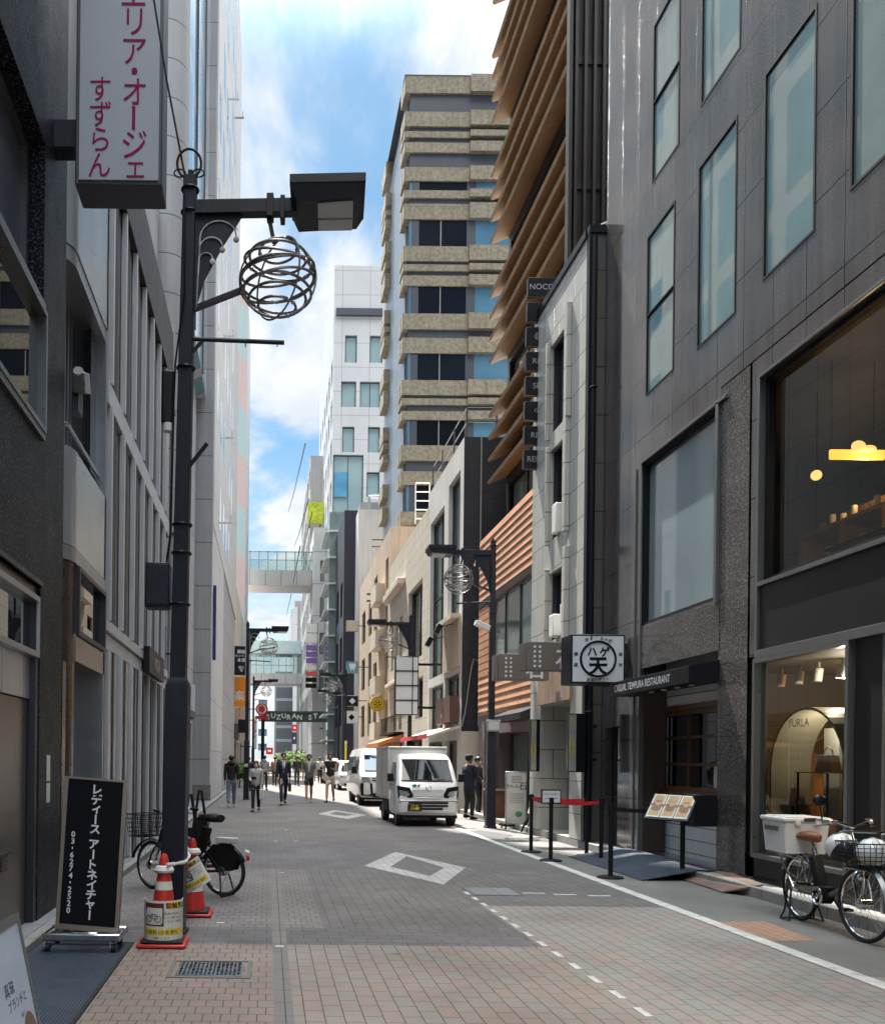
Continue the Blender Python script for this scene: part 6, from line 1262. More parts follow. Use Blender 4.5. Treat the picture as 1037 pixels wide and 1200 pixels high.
def sheet(name, lab, c, r_, a0, a1, z0, z1, tilt=None):
    t = E(name, c, lab, 'notice'); M_ = tilt or Matrix(); n = 20; c = Vector(c)
    def P(a, z, o=0): return c + M_.to_3x3() @ Vector(((r_ + o) * math.sin(a), -(r_ + o) * math.cos(a), z))
    m = MB(); A = [a0 + (a1 - a0) * i / n for i in range(n + 1)]
    vs = [P(a, z, o) for o in (0, .004) for z in (z0, z1) for a in A]; k = n + 1; fs = []
    for i in range(n): fs += [(i, i+1, k+i+1, k+i), (2*k+i, 2*k+i+1, 3*k+i+1, 3*k+i), (i, i+1, 2*k+i+1, 2*k+i), (k+i, k+i+1, 3*k+i+1, 3*k+i)]
    fs += [(0, k, 3*k, 2*k), (n, k+n, 3*k+n, 2*k+n)]
    m.add(vs, fs, True); m.build('sheet', m_paper, t)
    h = z1 - z0
    def patch(nm, mt, aa, ab, za, zb, o=.0055):
        m = MB(); q = 10; B = [aa + (ab - aa) * i / q for i in range(q + 1)]; m.add([P(a, z, o) for z in (za, zb) for a in B], [(i, i+1, q+1+i+1, q+1+i) for i in range(q)], True); return m.build(nm, mt, t)
    patch('yellow_strip', m_yellow, a0 * .85, a1 * .85, z0 + h * .12, z0 + h * .3)
    patch('yellow_label', m_yellow, a1 * .14, a1 * .62, z1 - h * .2, z1 - h * .04)
    patch('orange_mark', m_orangep, a1 * .17, a1 * .3, z1 - h * .19, z1 - h * .05, .0065)
    m = MB()
    for (txt, s, aa, z, bold) in (('駐輪禁止', .2 * h, a1 * .46, z1 - h * .12, .01), ('自転車は撤去します', .085 * h, a1 * .36, z1 - h * .32, 0), ('ここに置かないで', .085 * h, a1 * .36, z1 - h * .42, 0), ('ください 中央区', .085 * h, a1 * .36, z1 - h * .52, 0), ('放置禁止区域 警告', .13 * h, 0, z0 + h * .21, 0), ('お願いします', .09 * h, 0, z0 + h * .06, 0)):
        m.text(txt, s * .8, lambda a, b: P(aa + a / r_, z + b, .007), bold)
    m.build('lettering', m_ink, t)
    f = patch('pictogram_panel', m_woodd if 0 else mat('maroon_print', (.12, .02, .03), .5), a0 * .52, a1 * .07, z0 + h * .36, z1 - h * .06)
    patch('pictogram_face', m_paper, a0 * .48, a1 * .03, z0 + h * .40, z1 - h * .18, .0065)
    am = (a0 * .48 + a1 * .03) / 2; zm = z0 + h * .6
    m = MB(); m.tube([P(a0 * .48, z1 - h * .19, .009), P(a1 * .03, z0 + h * .41, .009)], .004, 5); s = h * .11
    for k in (-1, 1): m.tube([P(am + (k * s * 1.1 + s * .75 * math.cos(q)) / r_, zm - s * .5 + s * .75 * math.sin(q), .009) for q in [math.pi/6 * i for i in range(12)]], .0025, 4, True)
    m.tube([P(am - s * 1.1 / r_, zm - s * .5, .009), P(am - s * .3 / r_, zm + s * .5, .009), P(am + s * .7 / r_, zm + s * .5, .009), P(am + s * 1.1 / r_, zm - s * .5, .009), P(am, zm - s * .5, .009), P(am - s * .3 / r_, zm + s * .8, .009)], .0025, 4)
    m.build('no_bicycle_pictogram', m_ink, t)
    return t
sheet('parking_notice', 'white and yellow no cycling notice rolled round the foot of the nearest cone', (-.855, 7.42, 0), .155, -1.9, 1.9, .065, .385)
sheet('parking_notice', 'white and yellow fan shaped notice hanging tilted from the taped cones', PD(222, 1024, 8.25) + Vector((0, .2, 0)), .2, -.8, .8, -.13, .13, Matrix.Rotation(-.5, 4, 'Y') @ Matrix.Rotation(.15, 4, 'X'))
m = MB(); a, b = Vector((-.83, 7.34, .63)), Vector((-.72, 8.78, .68)); a = PD(196, 1013, 7.34); b = PD(216, 990, 8.6)
pts = [a.lerp(b, i / 10) - Vector((0, 0, .05 * math.sin(math.pi * i / 10))) + Vector((.012 * math.sin(i * 2.2), 0, 0)) for i in range(11)]; pts = [p + Vector((.10 * math.sin(math.pi * i / 10), 0, 0)) for i, p in enumerate(pts)]
m.tube(pts, [.012 + .006 * (i % 2) for i in range(11)], 7); tag(m.build('plastic_tape', m_whitep), 'twisted white plastic tape tied between the two traffic cones', 'tape')
# black folding barriers behind the bicycle
for k, (px, py, lab) in enumerate(((222, 1003, 'nearer black folding A frame stand with a handle top behind the bicycle'), (234, 985, 'farther black folding A frame stand with a handle top behind the bicycle'))):
    g = G(px, py + 6); t = E('folding_stand', g, lab, 'folding stand'); x, y = g.x, g.y; h = 1.0 if k == 0 else .98
    m = MB(); m.tube([(x - .16, y, .02), (x - .02, y, h), (x + .02, y, h), (x + .16, y, .02)], .018, 8); m.tube([(x - .16, y + .4, .02), (x - .02, y + .06, h), (x + .02, y + .06, h), (x + .16, y + .4, .02)], .018, 8); m.build('frame', m_black, t)
    m = MB(); m.prism([(-.14, .12), (.14, .12), (.09, .5), (-.09, .5)], lambda a, b, q: (x + a, y + .0 + q + b * .05, b), -.01, .01); m.box(x - .2, x + .2, y - .12, y + .1, .005, .09); m.build('weighted_panel', m_blackm, t, bevel=.01)
# ------------------------------------------------------------------ bicycles: local x forward, rear axle at x = 0
def wheel(par, c, r_, hub=.04, steer=0.0, spokes=28, name='wheel'):
    M_ = Matrix.Rotation(steer, 3, 'Z'); c = Vector(c); ax = M_ @ Vector((0, 1, 0)); m = MB(); m.ring(c, r_ - .018, .019, ax, 40, 8); w_ = m.build('wheel', m_rubber, par, world=False)
    m = MB(); m.ring(c, r_ - .042, .009, ax, 40, 6); m.build('rim', m_chrome, w_, world=False)
    m = MB(); X_ = M_ @ Vector((1, 0, 0))
    for i in range(spokes): a = 2 * math.pi * i / spokes; e = c + X_ * math.cos(a) * (r_ - .045) + Vector((0, 0, 1)) * math.sin(a) * (r_ - .045); a2 = a + (.5 if i % 2 else -.5); h = c + (X_ * math.cos(a2) + Vector((0, 0, 1)) * math.sin(a2)) * hub * .8 + ax * (.028 if i % 4 < 2 else -.028); m.cyl(h, e, .0016, n=4, cap=False)
    m.cyl(c - ax * .05, c + ax * .05, hub * .8, n=12); m.build('spokes', m_chrome, w_, world=False)
    return w_
def basket(par, c, w_, l_, h_, mt, rings=5):
    m = MB(); x, y, z = c
    def P(u, v, k): s = .78 + .22 * k; return (x + u * l_ / 2 * s, y + v * w_ / 2 * s, z + h_ * k)
    for k in range(rings + 1): q = k / rings; m.tube([P(-1, -1, q), P(1, -1, q), P(1, 1, q), P(-1, 1, q)], .0035 if 0 < k < rings else .006, 5, True)
    for i in range(9):
        a = -1 + 2 * i / 8
        for u, v in ((a, -1), (a, 1), (-1, a), (1, a)): m.cyl(P(u, v, 0), P(u, v, 1), .003, n=4, cap=False)
        m.cyl(P(a, -1, 0), P(a, 1, 0), .003, n=4, cap=False); m.cyl(P(-1, a, 0), P(1, a, 0), .003, n=4, cap=False)
    return m.build('basket', mt, par, world=False)
def bicycle(t, wb, r_, col, delivery):
    B = lambda m, n, mt, p=t, **k: m.build(n, mt, p, world=False, **k)
    st = 0.12 if delivery else -.25
    wheel(t, (0, 0, r_), r_, .07); wheel(t, (wb, 0, r_), r_, .06, st)
    bb = (.44, 0, r_ - .03); hd = (wb - .16, 0, .86 if delivery else .72); hl = (wb - .10, 0, .62 if delivery else .55); sd_ = (.24, 0, .74 if delivery else .6)
    m = MB(); m.tube([bb, (.60, 0, r_ + .02) if delivery else (.62, 0, r_ + .06), (wb - .30, 0, r_ + .1), (wb - .16, 0, .50), hl], .026, 10)
    if not delivery: m.tube([(.34, 0, .45), (.6, 0, .42), (wb - .18, 0, .52)], .024, 10)
    m.cyl(bb, sd_, .022); m.cyl(hl, hd, .024)
    for s in (-.06, .06):
        m.tube([bb, (.2, s, r_ - .02), (0, s, r_)], .011, 7); m.tube([(.29, 0, .62 if delivery else .5), (.15, s, .5 if delivery else .45), (0, s, r_)], .009, 7)
    B(m, 'frame', col)
    m = MB(); q = math.cos(st), math.sin(st)
    for s in (-.06, .06): m.tube([(hl[0], 0, hl[2]), (hl[0] + .03, s, hl[2] - .06), (wb - .02, s, r_ + .1), (wb - s * q[1] * .5, s, r_)], .011, 7)
    B(m, 'fork', m_chrome if delivery else col)
    m = MB()
    for cx in (0, wb):
        a0, a1 = (.35, 2.75) if cx == 0 else (.2, 2.3); nn_ = 16; rr = r_ + .022; vs = []
        for i in range(nn_ + 1):
            a = a0 + (a1 - a0) * i / nn_; 
            for s, k in ((-.032, -.012), (0, .004), (.032, -.012)): vs.append((cx + (rr + k) * math.cos(a), s, r_ + (rr + k) * math.sin(a)))
        m.add(vs, [(i*3 + j, i*3 + j + 1, (i+1)*3 + j + 1, (i+1)*3 + j) for i in range(nn_) for j in range(2)], True)
    B(m, 'mudguard', m_black if not delivery else m_bframe)
    m = MB(); m.cyl((bb[0], -.05, bb[2]), (bb[0], .05, bb[2]), .07 if delivery else .06, n=16); m.box(bb[0] - .05, bb[0] + .1, -.045, .045, bb[2] - .02, bb[2] + .1); B(m, 'motor', m_blackm, bevel=.012); m = MB(); m.ring((bb[0], -.068, bb[2]), .075, .012, (0, 1, 0), 24, 6); m.cyl((bb[0], -.075, bb[2]), (bb[0], -.055, bb[2]), .03, n=14); B(m, 'chainring', m_chrome)
    m = MB(); m.prism([(.06, r_ + .03), (.08, r_ + .055), (.3, r_ + .045), (.46, r_ + .065), (.53, r_ + .02), (.52, r_ - .04), (.5, r_ - .02), (.47, r_ + .035), (.38, r_ + .01), (.3, r_ + .005)], lambda a, b, h: (a, h, b), -.085, -.072); B(m, 'chain_guard', m_bframe if delivery else m_black, bevel=.004)
    m = MB()
    for s in (-1, 1): m.bar((bb[0], s * .07, bb[2]), (bb[0] + s * .13, s * .075, bb[2] - s * .1), .02, .012); m.box(bb[0] + s * .13 - .045, bb[0] + s * .13 + .045, s * .08 - .0, s * .08 + s * .09, bb[2] - s * .1 - .012, bb[2] - s * .1 + .012)
    B(m, 'pedal', m_blackm)
    m = MB(); m.obox((.335, 0, .50) if delivery else (.27, 0, .62), (.1, .09, .36 if delivery else .3), Matrix.Rotation(-.42, 3, 'Y') if delivery else Matrix.Rotation(-.3, 3, 'Y')); B(m, 'battery', m_blackm, bevel=.015)
    z = sd_[2] + (.09 if delivery else .25)
    m = MB(); m.cyl(sd_, (sd_[0] - .05, 0, z), .014); B(m, 'seat_post', m_chrome)
    m = MB(); vs = []
    S_ = [(-.15, .05, .0), (-.14, .10, .035), (-.05, .105, .045), (.05, .06, .04), (.14, .03, .032), (.155, .012, .015)]
    rings = [[(sd_[0] - .05 + a, w_ * math.cos(k), z + h * .5 + (h + .02) * math.sin(k) * .8) for k in [math.pi / 6 * i for i in range(12)]] for a, w_, h in S_]
    m.loft(rings); B(m, 'saddle', m_saddle if delivery else m_blackm)
    hz = 1.02 if delivery else .92; hx = wb - .22
    m = MB(); m.cyl(hd, (hx, 0, hz - .04), .014)
    q0 = Matrix.Rotation(st, 3, 'Z'); hc = Vector((hx, 0, hz))
    H = [hc + q0 @ Vector(p) for p in ((-.2, -.29, .02), (-.08, -.27, .03), (.02, -.14, .02), (.03, 0, -.03), (.02, .14, .02), (-.08, .27, .03), (-.2, .29, .02))]
    m.tube(H, .0115, 8); hb = B(m, 'handlebar', m_chrome)
    for s in (0, 1): a, b = (H[0], H[1]) if s == 0 else (H[-1], H[-2]); m = MB(); m.cyl(a, a.lerp(b, .95), .017); B(m, 'grip', mat('grip_brown', (.1, .04, .025), .6) if (s == 0 and delivery) else (MT.get('grip_brown', m_blackm) if delivery else m_blackm), hb)
    for s in (-1, 1): m = MB(); m.tube([hc + q0 @ Vector((.02, s * .17, .0)), hc + q0 @ Vector((0.01, s * .24, -.01)), hc + q0 @ Vector((-.12, s * .27, -.03))], .006, 6); m.ball(hc + q0 @ Vector((.0, s * .19, .02)), .022, 8, 6); B(m, 'brake_lever', m_chrome, hb)
    if delivery:
        m = MB(); m.tube([hc + q0 @ Vector((-.04, -.24, .03)), hc + q0 @ Vector((-.03, -.27, .16))], .006, 6); m.ball(hc + q0 @ Vector((-.02, -.28, .21)), .06, 12, 8, (.45, 1, .9)); B(m, 'mirror', m_black, hb)
        m = MB(); m.tube([(wb - .1, -.2, .94), (wb + .04, -.2, .97), (wb + .06, 0, .97), (wb + .04, .2, .97), (wb - .1, .2, .94)], .01, 7); B(m, 'guard_bar', m_chrome)
        basket(t, (wb + .09, 0, .66), .42, .34, .22, m_black, 6)
        m = MB(); m.tube([(wb - .12, .1, .64), (wb + .2, .1, .65)], .008, 6); m.tube([(wb - .12, -.1, .64), (wb + .2, -.1, .65)], .008, 6); m.tube([(wb + .2, .12, .65), (wb + .14, .09, .45), (wb, .08, r_)], .008, 6); m.tube([(wb + .2, -.12, .65), (wb + .14, -.09, .45), (wb, -.08, r_)], .008, 6); B(m, 'basket_stay', m_chrome)
        m = MB(); m.lathe([(0, 0), (.03, .005), (.042, .05), (.04, .06), (0, .065)], (0, 0, 0), 14); me_ = m; me_.v = [(wb + .06 + v[2], -.075 + v[1], .58 + v[0]) for v in me_.v]; B(me_, 'headlight', m_chrome)
        m = MB()
        for s in (-.1, .1): m.tube([(.22, s, .62), (-.3, s, .655)], .009, 7); m.tube([(-.22, s, .65), (0, s * .7, r_)], .009, 7)
        for k in range(4): m.cyl((-.28 + k * .14, -.1, .65), (-.28 + k * .14, .1, .65), .007, n=6)
        B(m, 'rear_rack', m_chrome)
        m = MB(); m.loft([[(-.34, -.19, .672), (.10, -.19, .672), (.10, .19, .672), (-.34, .19, .672)], [(-.36, -.215, .98), (.12, -.215, .98), (.12, .215, .98), (-.36, .215, .98)]], smooth=False); bx = B(m, 'delivery_box', m_whitep, bevel=.018)
        m = MB(); m.box(-.375, .135, -.23, .23, .982, 1.025); B(m, 'box_lid', m_whitep, bx, bevel=.014)
        m = MB()
        for k in range(5): m.box(-.33 + k * .1, -.28 + k * .1, -.19, .19, 1.0255, 1.033)
        m.box(.128, .142, -.12, -.07, .95, 1.0); m.box(.128, .142, .07, .12, .95, 1.0)
        B(m, 'lid_rib', m_whitep, bx, bevel=.003)
        m = MB(); m.box(.121, .125, .02, .035, .87, .9)
        for k in range(8): m.box(-.28 + k * .035, -.257 + k * .035, -.224, -.2155, .885, .93)
        B(m, 'vent_slots', m_bframe, bx)
        m = MB(); m.tube([(0, -.12, r_), (-.02, -.14, .1), (-.06, -.16, .014), (.12, -.16, .014), (.02, -.1, r_ - .02)], .009, 7); m.tube([(0, .12, r_), (-.02, .14, .1), (-.06, .16, .014), (.12, .16, .014), (.02, .1, r_ - .02)], .009, 7); m.cyl((-.06, -.16, .014), (-.06, .16, .014), .009, n=7); B(m, 'kickstand', m_black)
    else:
        m = MB(); m.box(-.16, .08, -.055, .055, .60, .66); B(m, 'rear_rack', m_greyl, bevel=.008)
        m = MB(); m.tube([(-.1, 0, .6), (.0, 0, .5), (.2, 0, .55)], .012, 6)
        for s in (-1, 1):
            vs = [(-.16, s*.05, .3), (.06, s*.05, .28), (.2, s*.05, .45), (.12, s*.05, .58), (-.1, s*.05, .57), (-.22, s*.05, .45)]; m.add(vs, [tuple(range(6))])
        B(m, 'skirt_guard', m_blackm)
        m = MB(); m.prism([(-.02, r_ + .03), (.34, r_ - .0), (.34, r_ + .04), (-.02, r_ + .07)], lambda a, b, h: (a, h, b), -.075, -.07); m.tube([(.3, -.03, .5), (.4, -.03, .42)], .018, 7); B(m, 'red_trim', m_redb)
        m = MB(); m.prism([(.45, .38), (.75, .45), (.78, .62), (.62, .7), (.46, .62)], lambda a, b, h: (a, h, b), -.03, .03); B(m, 'grey_cover', m_slate, bevel=.01)
        basket(t, (wb + .12, 0, .62), .36, .3, .26, m_black, 5)
        m = MB(); m.box(-.325, -.305, -.02, .02, .42, .47); B(m, 'tail_light', m_redb, bevel=.004)
        m = MB(); m.cyl((-.26, -.03, .47), (-.29, -.03, .52), .03); B(m, 'reflector', m_whitep)
        m = MB(); m.tube([(0, -.08, r_), (-.06, -.14, .012)], .009, 6); m.tube([(0, .08, r_), (-.06, .14, .012)], .009, 6); m.cyl((-.06, -.14, .012), (-.06, .14, .012), .009, n=6); B(m, 'kickstand', m_black)
ra, fa = G(937, 1078.5), G(1012, 1104.5); h = math.atan2(fa.y - ra.y, fa.x - ra.x)
DBK = E('delivery_bicycle', ra, 'grey electric bicycle with a white delivery box and tan saddle parked by the shop window', 'bicycle', rz=h)
bicycle(DBK, (fa - ra).length, .335, m_bframe, True)
Rz = Matrix.Rotation(h, 4, 'Z')
def bw(x, y, z): return ra + Rz.to_3x3() @ Vector((x, y, z))
def helmet(c, lab, mt_, r_, yaw=0, vis=False):
    t = E('helmet', c, lab, 'helmet', 'helmets carried on the delivery bicycle')
    m = MB(); m.ball(c, r_, 22, 14, (1.05, .95, .95)); m.build('shell', mt_, t)
    m = MB(); c = Vector(c)
    for a in (-.5, 0, .5): m.tube([c + Rz.to_3x3() @ Vector((r_ * 1.06 * math.cos(q), r_ * math.sin(a) * .8, r_ * .97 * math.sin(q) * math.cos(a))) for q in [math.pi * i / 12 for i in range(13)]], .004, 5)
    m.build('rib', m_greyl, t)
    if vis: m = MB(); m.ball(c + Rz.to_3x3() @ Vector((.035, -.02, -.03)), r_ * 1.01, 20, 12, (.75, .98, .8)); m.build('visor', m_navy, t)
    return t
wb_ = (fa - ra).length
helmet(bw(wb_ + .10, .01, .80), 'glossy white helmet sitting in the front wire basket of the bicycle', m_carw, .128)
helmet(bw(wb_ - .36, .0, .80), 'silver and navy helmet wedged between saddle and front basket', m_silver, .135, vis=True)
re, fr_ = G(262, 1050), G(182, 1045)
re = Vector((re.x, re.y, 0)); h = math.atan2(.5, -.87)
BK = E('share_bicycle', re, 'black share bicycle with a small rear rack and front basket behind the near lamp post', 'bicycle', rz=h)
bicycle(BK, 1.0, .285, m_black, False)
# ------------------------------------------------------------------ vehicles: front faces local -Y, front bumper at y = 0
def vwheel(par, x, y, r_, w_, s):
    m = MB(); m.lathe([(r_ * .62, -w_/2), (r_ * .93, -w_/2), (r_, -w_*.35), (r_, w_*.35), (r_ * .93, w_/2), (r_ * .62, w_/2)], (0, 0, 0), 24); m.v = [(x + v[2], y + v[0], r_ + v[1]) for v in m.v]; w = m.build('wheel', m_rubber, par, world=False)
    m = MB(); m.lathe([(r_ * .63, w_*.42), (r_ * .5, w_*.25), (r_ * .2, w_*.3), (0, w_*.32)], (0, 0, 0), 20); m.v = [(x + s * v[2], y + v[0], r_ + v[1]) for v in m.v]; m.build('rim', m_alu, w, world=False)
def body_loft(m, secs, n=6):
    """secs: list of (z, y_front, y_back, half_width, corner radius) horizontal rings"""
    rings = []
    for z, yf, yb, hw, cr in secs:
        P = []
        for cx, cy, a0 in ((hw - cr, yf + cr, -90), (hw - cr, yb - cr, 0), (-hw + cr, yb - cr, 90), (-hw + cr, yf + cr, 180)):
            for i in range(n + 1): a = R(a0 + 90 * i / n); P.append((cx + cr * math.cos(a), cy + cr * math.sin(a), z))
        rings.append(P)
    return m.loft(rings)
def glass_quad(pts, name, par, mt, off=(0, -.004, 0)):
    """pts on the body, 4 corners bl, br, tr, tl"""
    m = MB(); o = Vector(off); n = 6
    P = [[Vector(pts[0]).lerp(Vector(pts[1]), i/n).lerp(Vector(pts[3]).lerp(Vector(pts[2]), i/n), j/3) + o for i in range(n+1)] for j in range(4)]
    m.add([p for r in P for p in r], [(j*(n+1)+i, j*(n+1)+i+1, (j+1)*(n+1)+i+1, (j+1)*(n+1)+i) for j in range(3) for i in range(n)], True)
    return m.build(name, mt, par, world=False)
m_head = mat('headlight_glass', (.42, .44, .46), .12, metal=.8, var=.5, vs=30, coat=1)
m_plate = mat('plate_black', (.02, .02, .02), .5)
def plate(par, x, y, z, w_, h_, bg_, ink, top, num):
    m = MB(); m.box(x - w_/2, x + w_/2, y - .012, y, z - h_/2, z + h_/2); p = m.build('number_plate', bg_, par, world=False)
    m = MB(); m.text(top, h_ * .26, lambda a, b: (x + a, y - .014, z + h_ * .28 + b), .02); m.text(num, h_ * .55, lambda a, b: (x + a + w_ * .03, y - .014, z - h_ * .12 + b), .03); m.build('lettering', ink, p, world=False)
# --- kei box truck
g = Vector((3.72, 20.85, 0)); t = E('box_truck', g, 'small silver white box truck facing the camera with a black number plate', 'truck', rz=R(1.5)); B = lambda m, n, mt, p=t, **k: m.build(n, mt, p, world=False, **k)
m = MB(); body_loft(m, [(.27, .06, 1.25, .69, .12), (.34, .0, 1.28, .73, .14), (.55, -.02, 1.28, .735, .14), (.75, 0, 1.28, .735, .14), (.95, .06, 1.28, .73, .13), (1.04, .14, 1.28, .72, .12), (1.3, .3, 1.27, .69, .11), (1.58, .5, 1.26, .63, .10), (1.68, .66, 1.25, .58, .10), (1.71, .85, 1.2, .5, .10)]); cab = B(m, 'cab', m_silver)
wsd = glass_quad([(-.60, .165, 1.08), (.60, .165, 1.08), (.54, .485, 1.55), (-.54, .485, 1.55)], 'windscreen', t, m_wscr, (0, -.012, .008))
m = MB(); m.tube([(-.62, .16, 1.06), (.62, .16, 1.06), (.555, .485, 1.565), (-.555, .485, 1.565)], .012, 6, True); B(m, 'seal', m_rubber, wsd)
for a, b in ((-.45, -.05), (.02, .42)): m = MB(); m.tube([(a, .13, 1.075), (b, .135, 1.11)], .008, 5); B(m, 'wiper', m_blackm, wsd)
for s in (-1, 1):
    m = MB(); vs = [(s * .725, .30, 1.06), (s * .73, 1.0, 1.06), (s * .655, 1.0, 1.5), (s * .655, .56, 1.5)]; m.add([(v[0] + s * .012, v[1], v[2]) for v in vs], [(0, 1, 2, 3)]); d = B(m, 'side_window', m_wscr)
    m = MB(); m.prism([(-.70, .64), (-.38, .68), (-.35, .73), (-.44, .91), (-.715, .955)], lambda a, b, h: (s * a, h + (.045 if abs(a) > .6 else 0), b), -.02, .10); hl_ = B(m, 'headlight', m_blackm, bevel=.01); m = MB(); m.prism([(-.66, .70), (-.46, .72), (-.44, .75), (-.49, .82), (-.68, .85)], lambda a, b, h: (s * a, h + (.045 if abs(a) > .6 else 0), b), -.034, .05); B(m, 'lens', m_head, hl_, bevel=.006)
    m = MB(); m.obox((s * .84, .30, 1.14), (.14, .07, .19)); m.bar((s * .7, .35, 1.06), (s * .82, .31, 1.1), .025); B(m, 'mirror', m_blackm, bevel=.02)
    m = MB(); m.box(s * .738, s * .745, .25, 1.2, .95, .97); m.box(s * .738, s * .748, 1.0, 1.12, .86, .89); m.box(s * .736, s * .741, .34, .345, .4, 1.05); B(m, 'door_line', m_bframe)
m = MB()
for z, w_ in ((.56, .46), (.49, .46), (.42, .34)): m.box(-w_ * 1.0, w_, -.035, .02, z - .022, z + .022)
B(m, 'grille', m_blackm, bevel=.004)
m = MB(); m.prism([(-.38, .84), (.38, .84), (.34, .70), (-.34, .70)], lambda a, b, h: (a, h, b), -.012, .04); m.box(-.30, .30, -.028, 0, .66, .69); m.box(-.68, .68, -.03, 0, .605, .62); B(m, 'front_panel', m_silver, bevel=.008)
m = MB(); m.box(-.36, .36, -.018, 0, .845, .853); m.box(-.34, .34, -.0135, 0, .695, .703); m.box(-.70, .70, -.0245, 0, .596, .604); m.box(-.60, .60, .135, .15, 1.055, 1.065); B(m, 'panel_seam', m_blackm)
m = MB(); m.ring((0, -.02, .905), .05, .008, (0, 1, 0), 20, 5, 1.25); m.tube([(-.03, -.02, .88), (-.03, -.02, .93), (.03, -.02, .91), (-.03, -.02, .88)], .006, 5); B(m, 'emblem', m_chrome)
m = MB(); m.ball((-.32, .03, .96), .05, 10, 6, (1.2, .15, .7)); m.prism([(-.24, .93), (-.2, .93), (-.2, 1.0), (-.25, .97)], lambda a, b, h: (a, h, b), .01, .03); B(m, 'green_sticker', mat('teal_sticker', (.05, .25, .25), .4))
plate(t, -.32, -.03, .45, .33, .165, m_plate, m_yellow, '品川 480', '14-89')
m = MB(); m.box(-.64, .64, .1, 3.3, .2, .32); m.box(-.7, .7, .08, .3, .2, .27); B(m, 'chassis', m_blackm)
m = MB(); m.box(-.735, .735, 1.34, 3.36, .58, 1.89); bx = B(m, 'cargo_box', mat('aluminium_box', (.58, .58, .55), .38, metal=.15, var=.06, vs=2), bevel=.02)
m = MB(); m.box(-.742, -.7352, 1.36, 3.34, 1.83, 1.88); m.box(-.742, -.7352, 1.36, 3.34, .6, .66); m.box(-.742, -.7352, 2.3, 2.34, .66, 1.83); m.box(.7352, .742, 1.36, 3.34, .6, .66); m.box(-.7, .7, 1.333, 1.3395, 1.8, 1.86); B(m, 'box_trim', m_alu, bx)
for x in (-.62, .62):
    for y in (.42, 2.4): vwheel(t, x, y, .265, .15, 1 if x > 0 else -1)
m = MB()
for s in (-1, 1): m.box(s * .70, s * .74, 1.3, 2.05, .3, .56)
B(m, 'side_guard', m_blackm)
# --- van
def van(g, lab, rz, mt):
    t = E('delivery_van', g, lab, 'van', rz=rz); B = lambda m, n, mt_, p=t, **k: m.build(n, mt_, p, world=False, **k)
    m = MB(); body_loft(m, [(.28, .08, 4.6, .78, .2), (.4, .0, 4.68, .84, .22), (.75, .0, 4.69, .847, .22), (1.0, .08, 4.69, .845, .2), (1.12, .3, 4.69, .84, .18), (1.3, .55, 4.68, .81, .16), (1.72, .98, 4.64, .72, .14), (1.88, 1.18, 4.6, .66, .14), (1.95, 1.45, 4.45, .55, .12)]); B(m, 'body', mt)
    wsd = glass_quad([(-.70, .345, 1.17), (.70, .345, 1.17), (.62, .975, 1.70), (-.62, .975, 1.70)], 'windscreen', t, m_wscr, (0, -.012, .02))
    m = MB(); m.tube([(-.3, .3, 1.16), (.35, .31, 1.19)], .009, 5); B(m, 'wiper', m_blackm, wsd)
    for s in (-1, 1):
        m = MB(); m.add([(s * .855, .85, 1.14), (s * .855, 1.65, 1.14), (s * .765, 1.65, 1.66), (s * .765, 1.15, 1.66)], [(0, 1, 2, 3)]); B(m, 'side_window', m_wscr)
        m = MB(); m.add([(s * .857, 1.85, 1.14), (s * .857, 4.3, 1.14), (s * .765, 4.3, 1.66), (s * .765, 1.85, 1.66)], [(0, 1, 2, 3)]); B(m, 'rear_side_window', m_glassd)
        m = MB(); m.prism([(.48, .78), (.80, .80), (.82, .98), (.56, .95)], lambda a, b, h: (s * a, h + (.07 if a > .7 else 0), b), -.03, .1); B(m, 'headlight', m_head, bevel=.01)
        m = MB(); m.obox((s * .98, .75, 1.2), (.16, .08, .24)); m.bar((s * .84, .8, 1.12), (s * .95, .76, 1.15), .03); B(m, 'mirror', m_blackm, bevel=.02)
        m = MB(); m.prism([(.42, .34), (.82, .36), (.84, .76), (.46, .76)], lambda a, b, h: (s * a, h + (.06 if a > .7 else 0), b), -.012, .1); B(m, 'black_bumper_corner', m_blackm, bevel=.01)
    m = MB(); m.box(-.46, .46, -.014, .05, .84, .94); m.box(-.42, .42, -.012, .05, .3, .44); B(m, 'grille', m_blackm, bevel=.008)
    m = MB(); m.box(-.45, .45, -.022, .0, .875, .90); B(m, 'grille_bar', m_chrome)
    plate(t, 0, -.014, .52, .33, .165, m_signw, m_ink, '品川 400', '38-21')
    m = MB(); m.box(-.75, .75, .2, 4.5, .2, .3); B(m, 'chassis', m_blackm)
    for x in (-.74, .74):
        for y in (.85, 3.4): vwheel(t, x, y, .32, .19, 1 if x > 0 else -1)
    return t
van(Vector((3.92, 29.9, 0)), 'white delivery van with black bumper corners parked behind the small truck', R(1), m_carw)
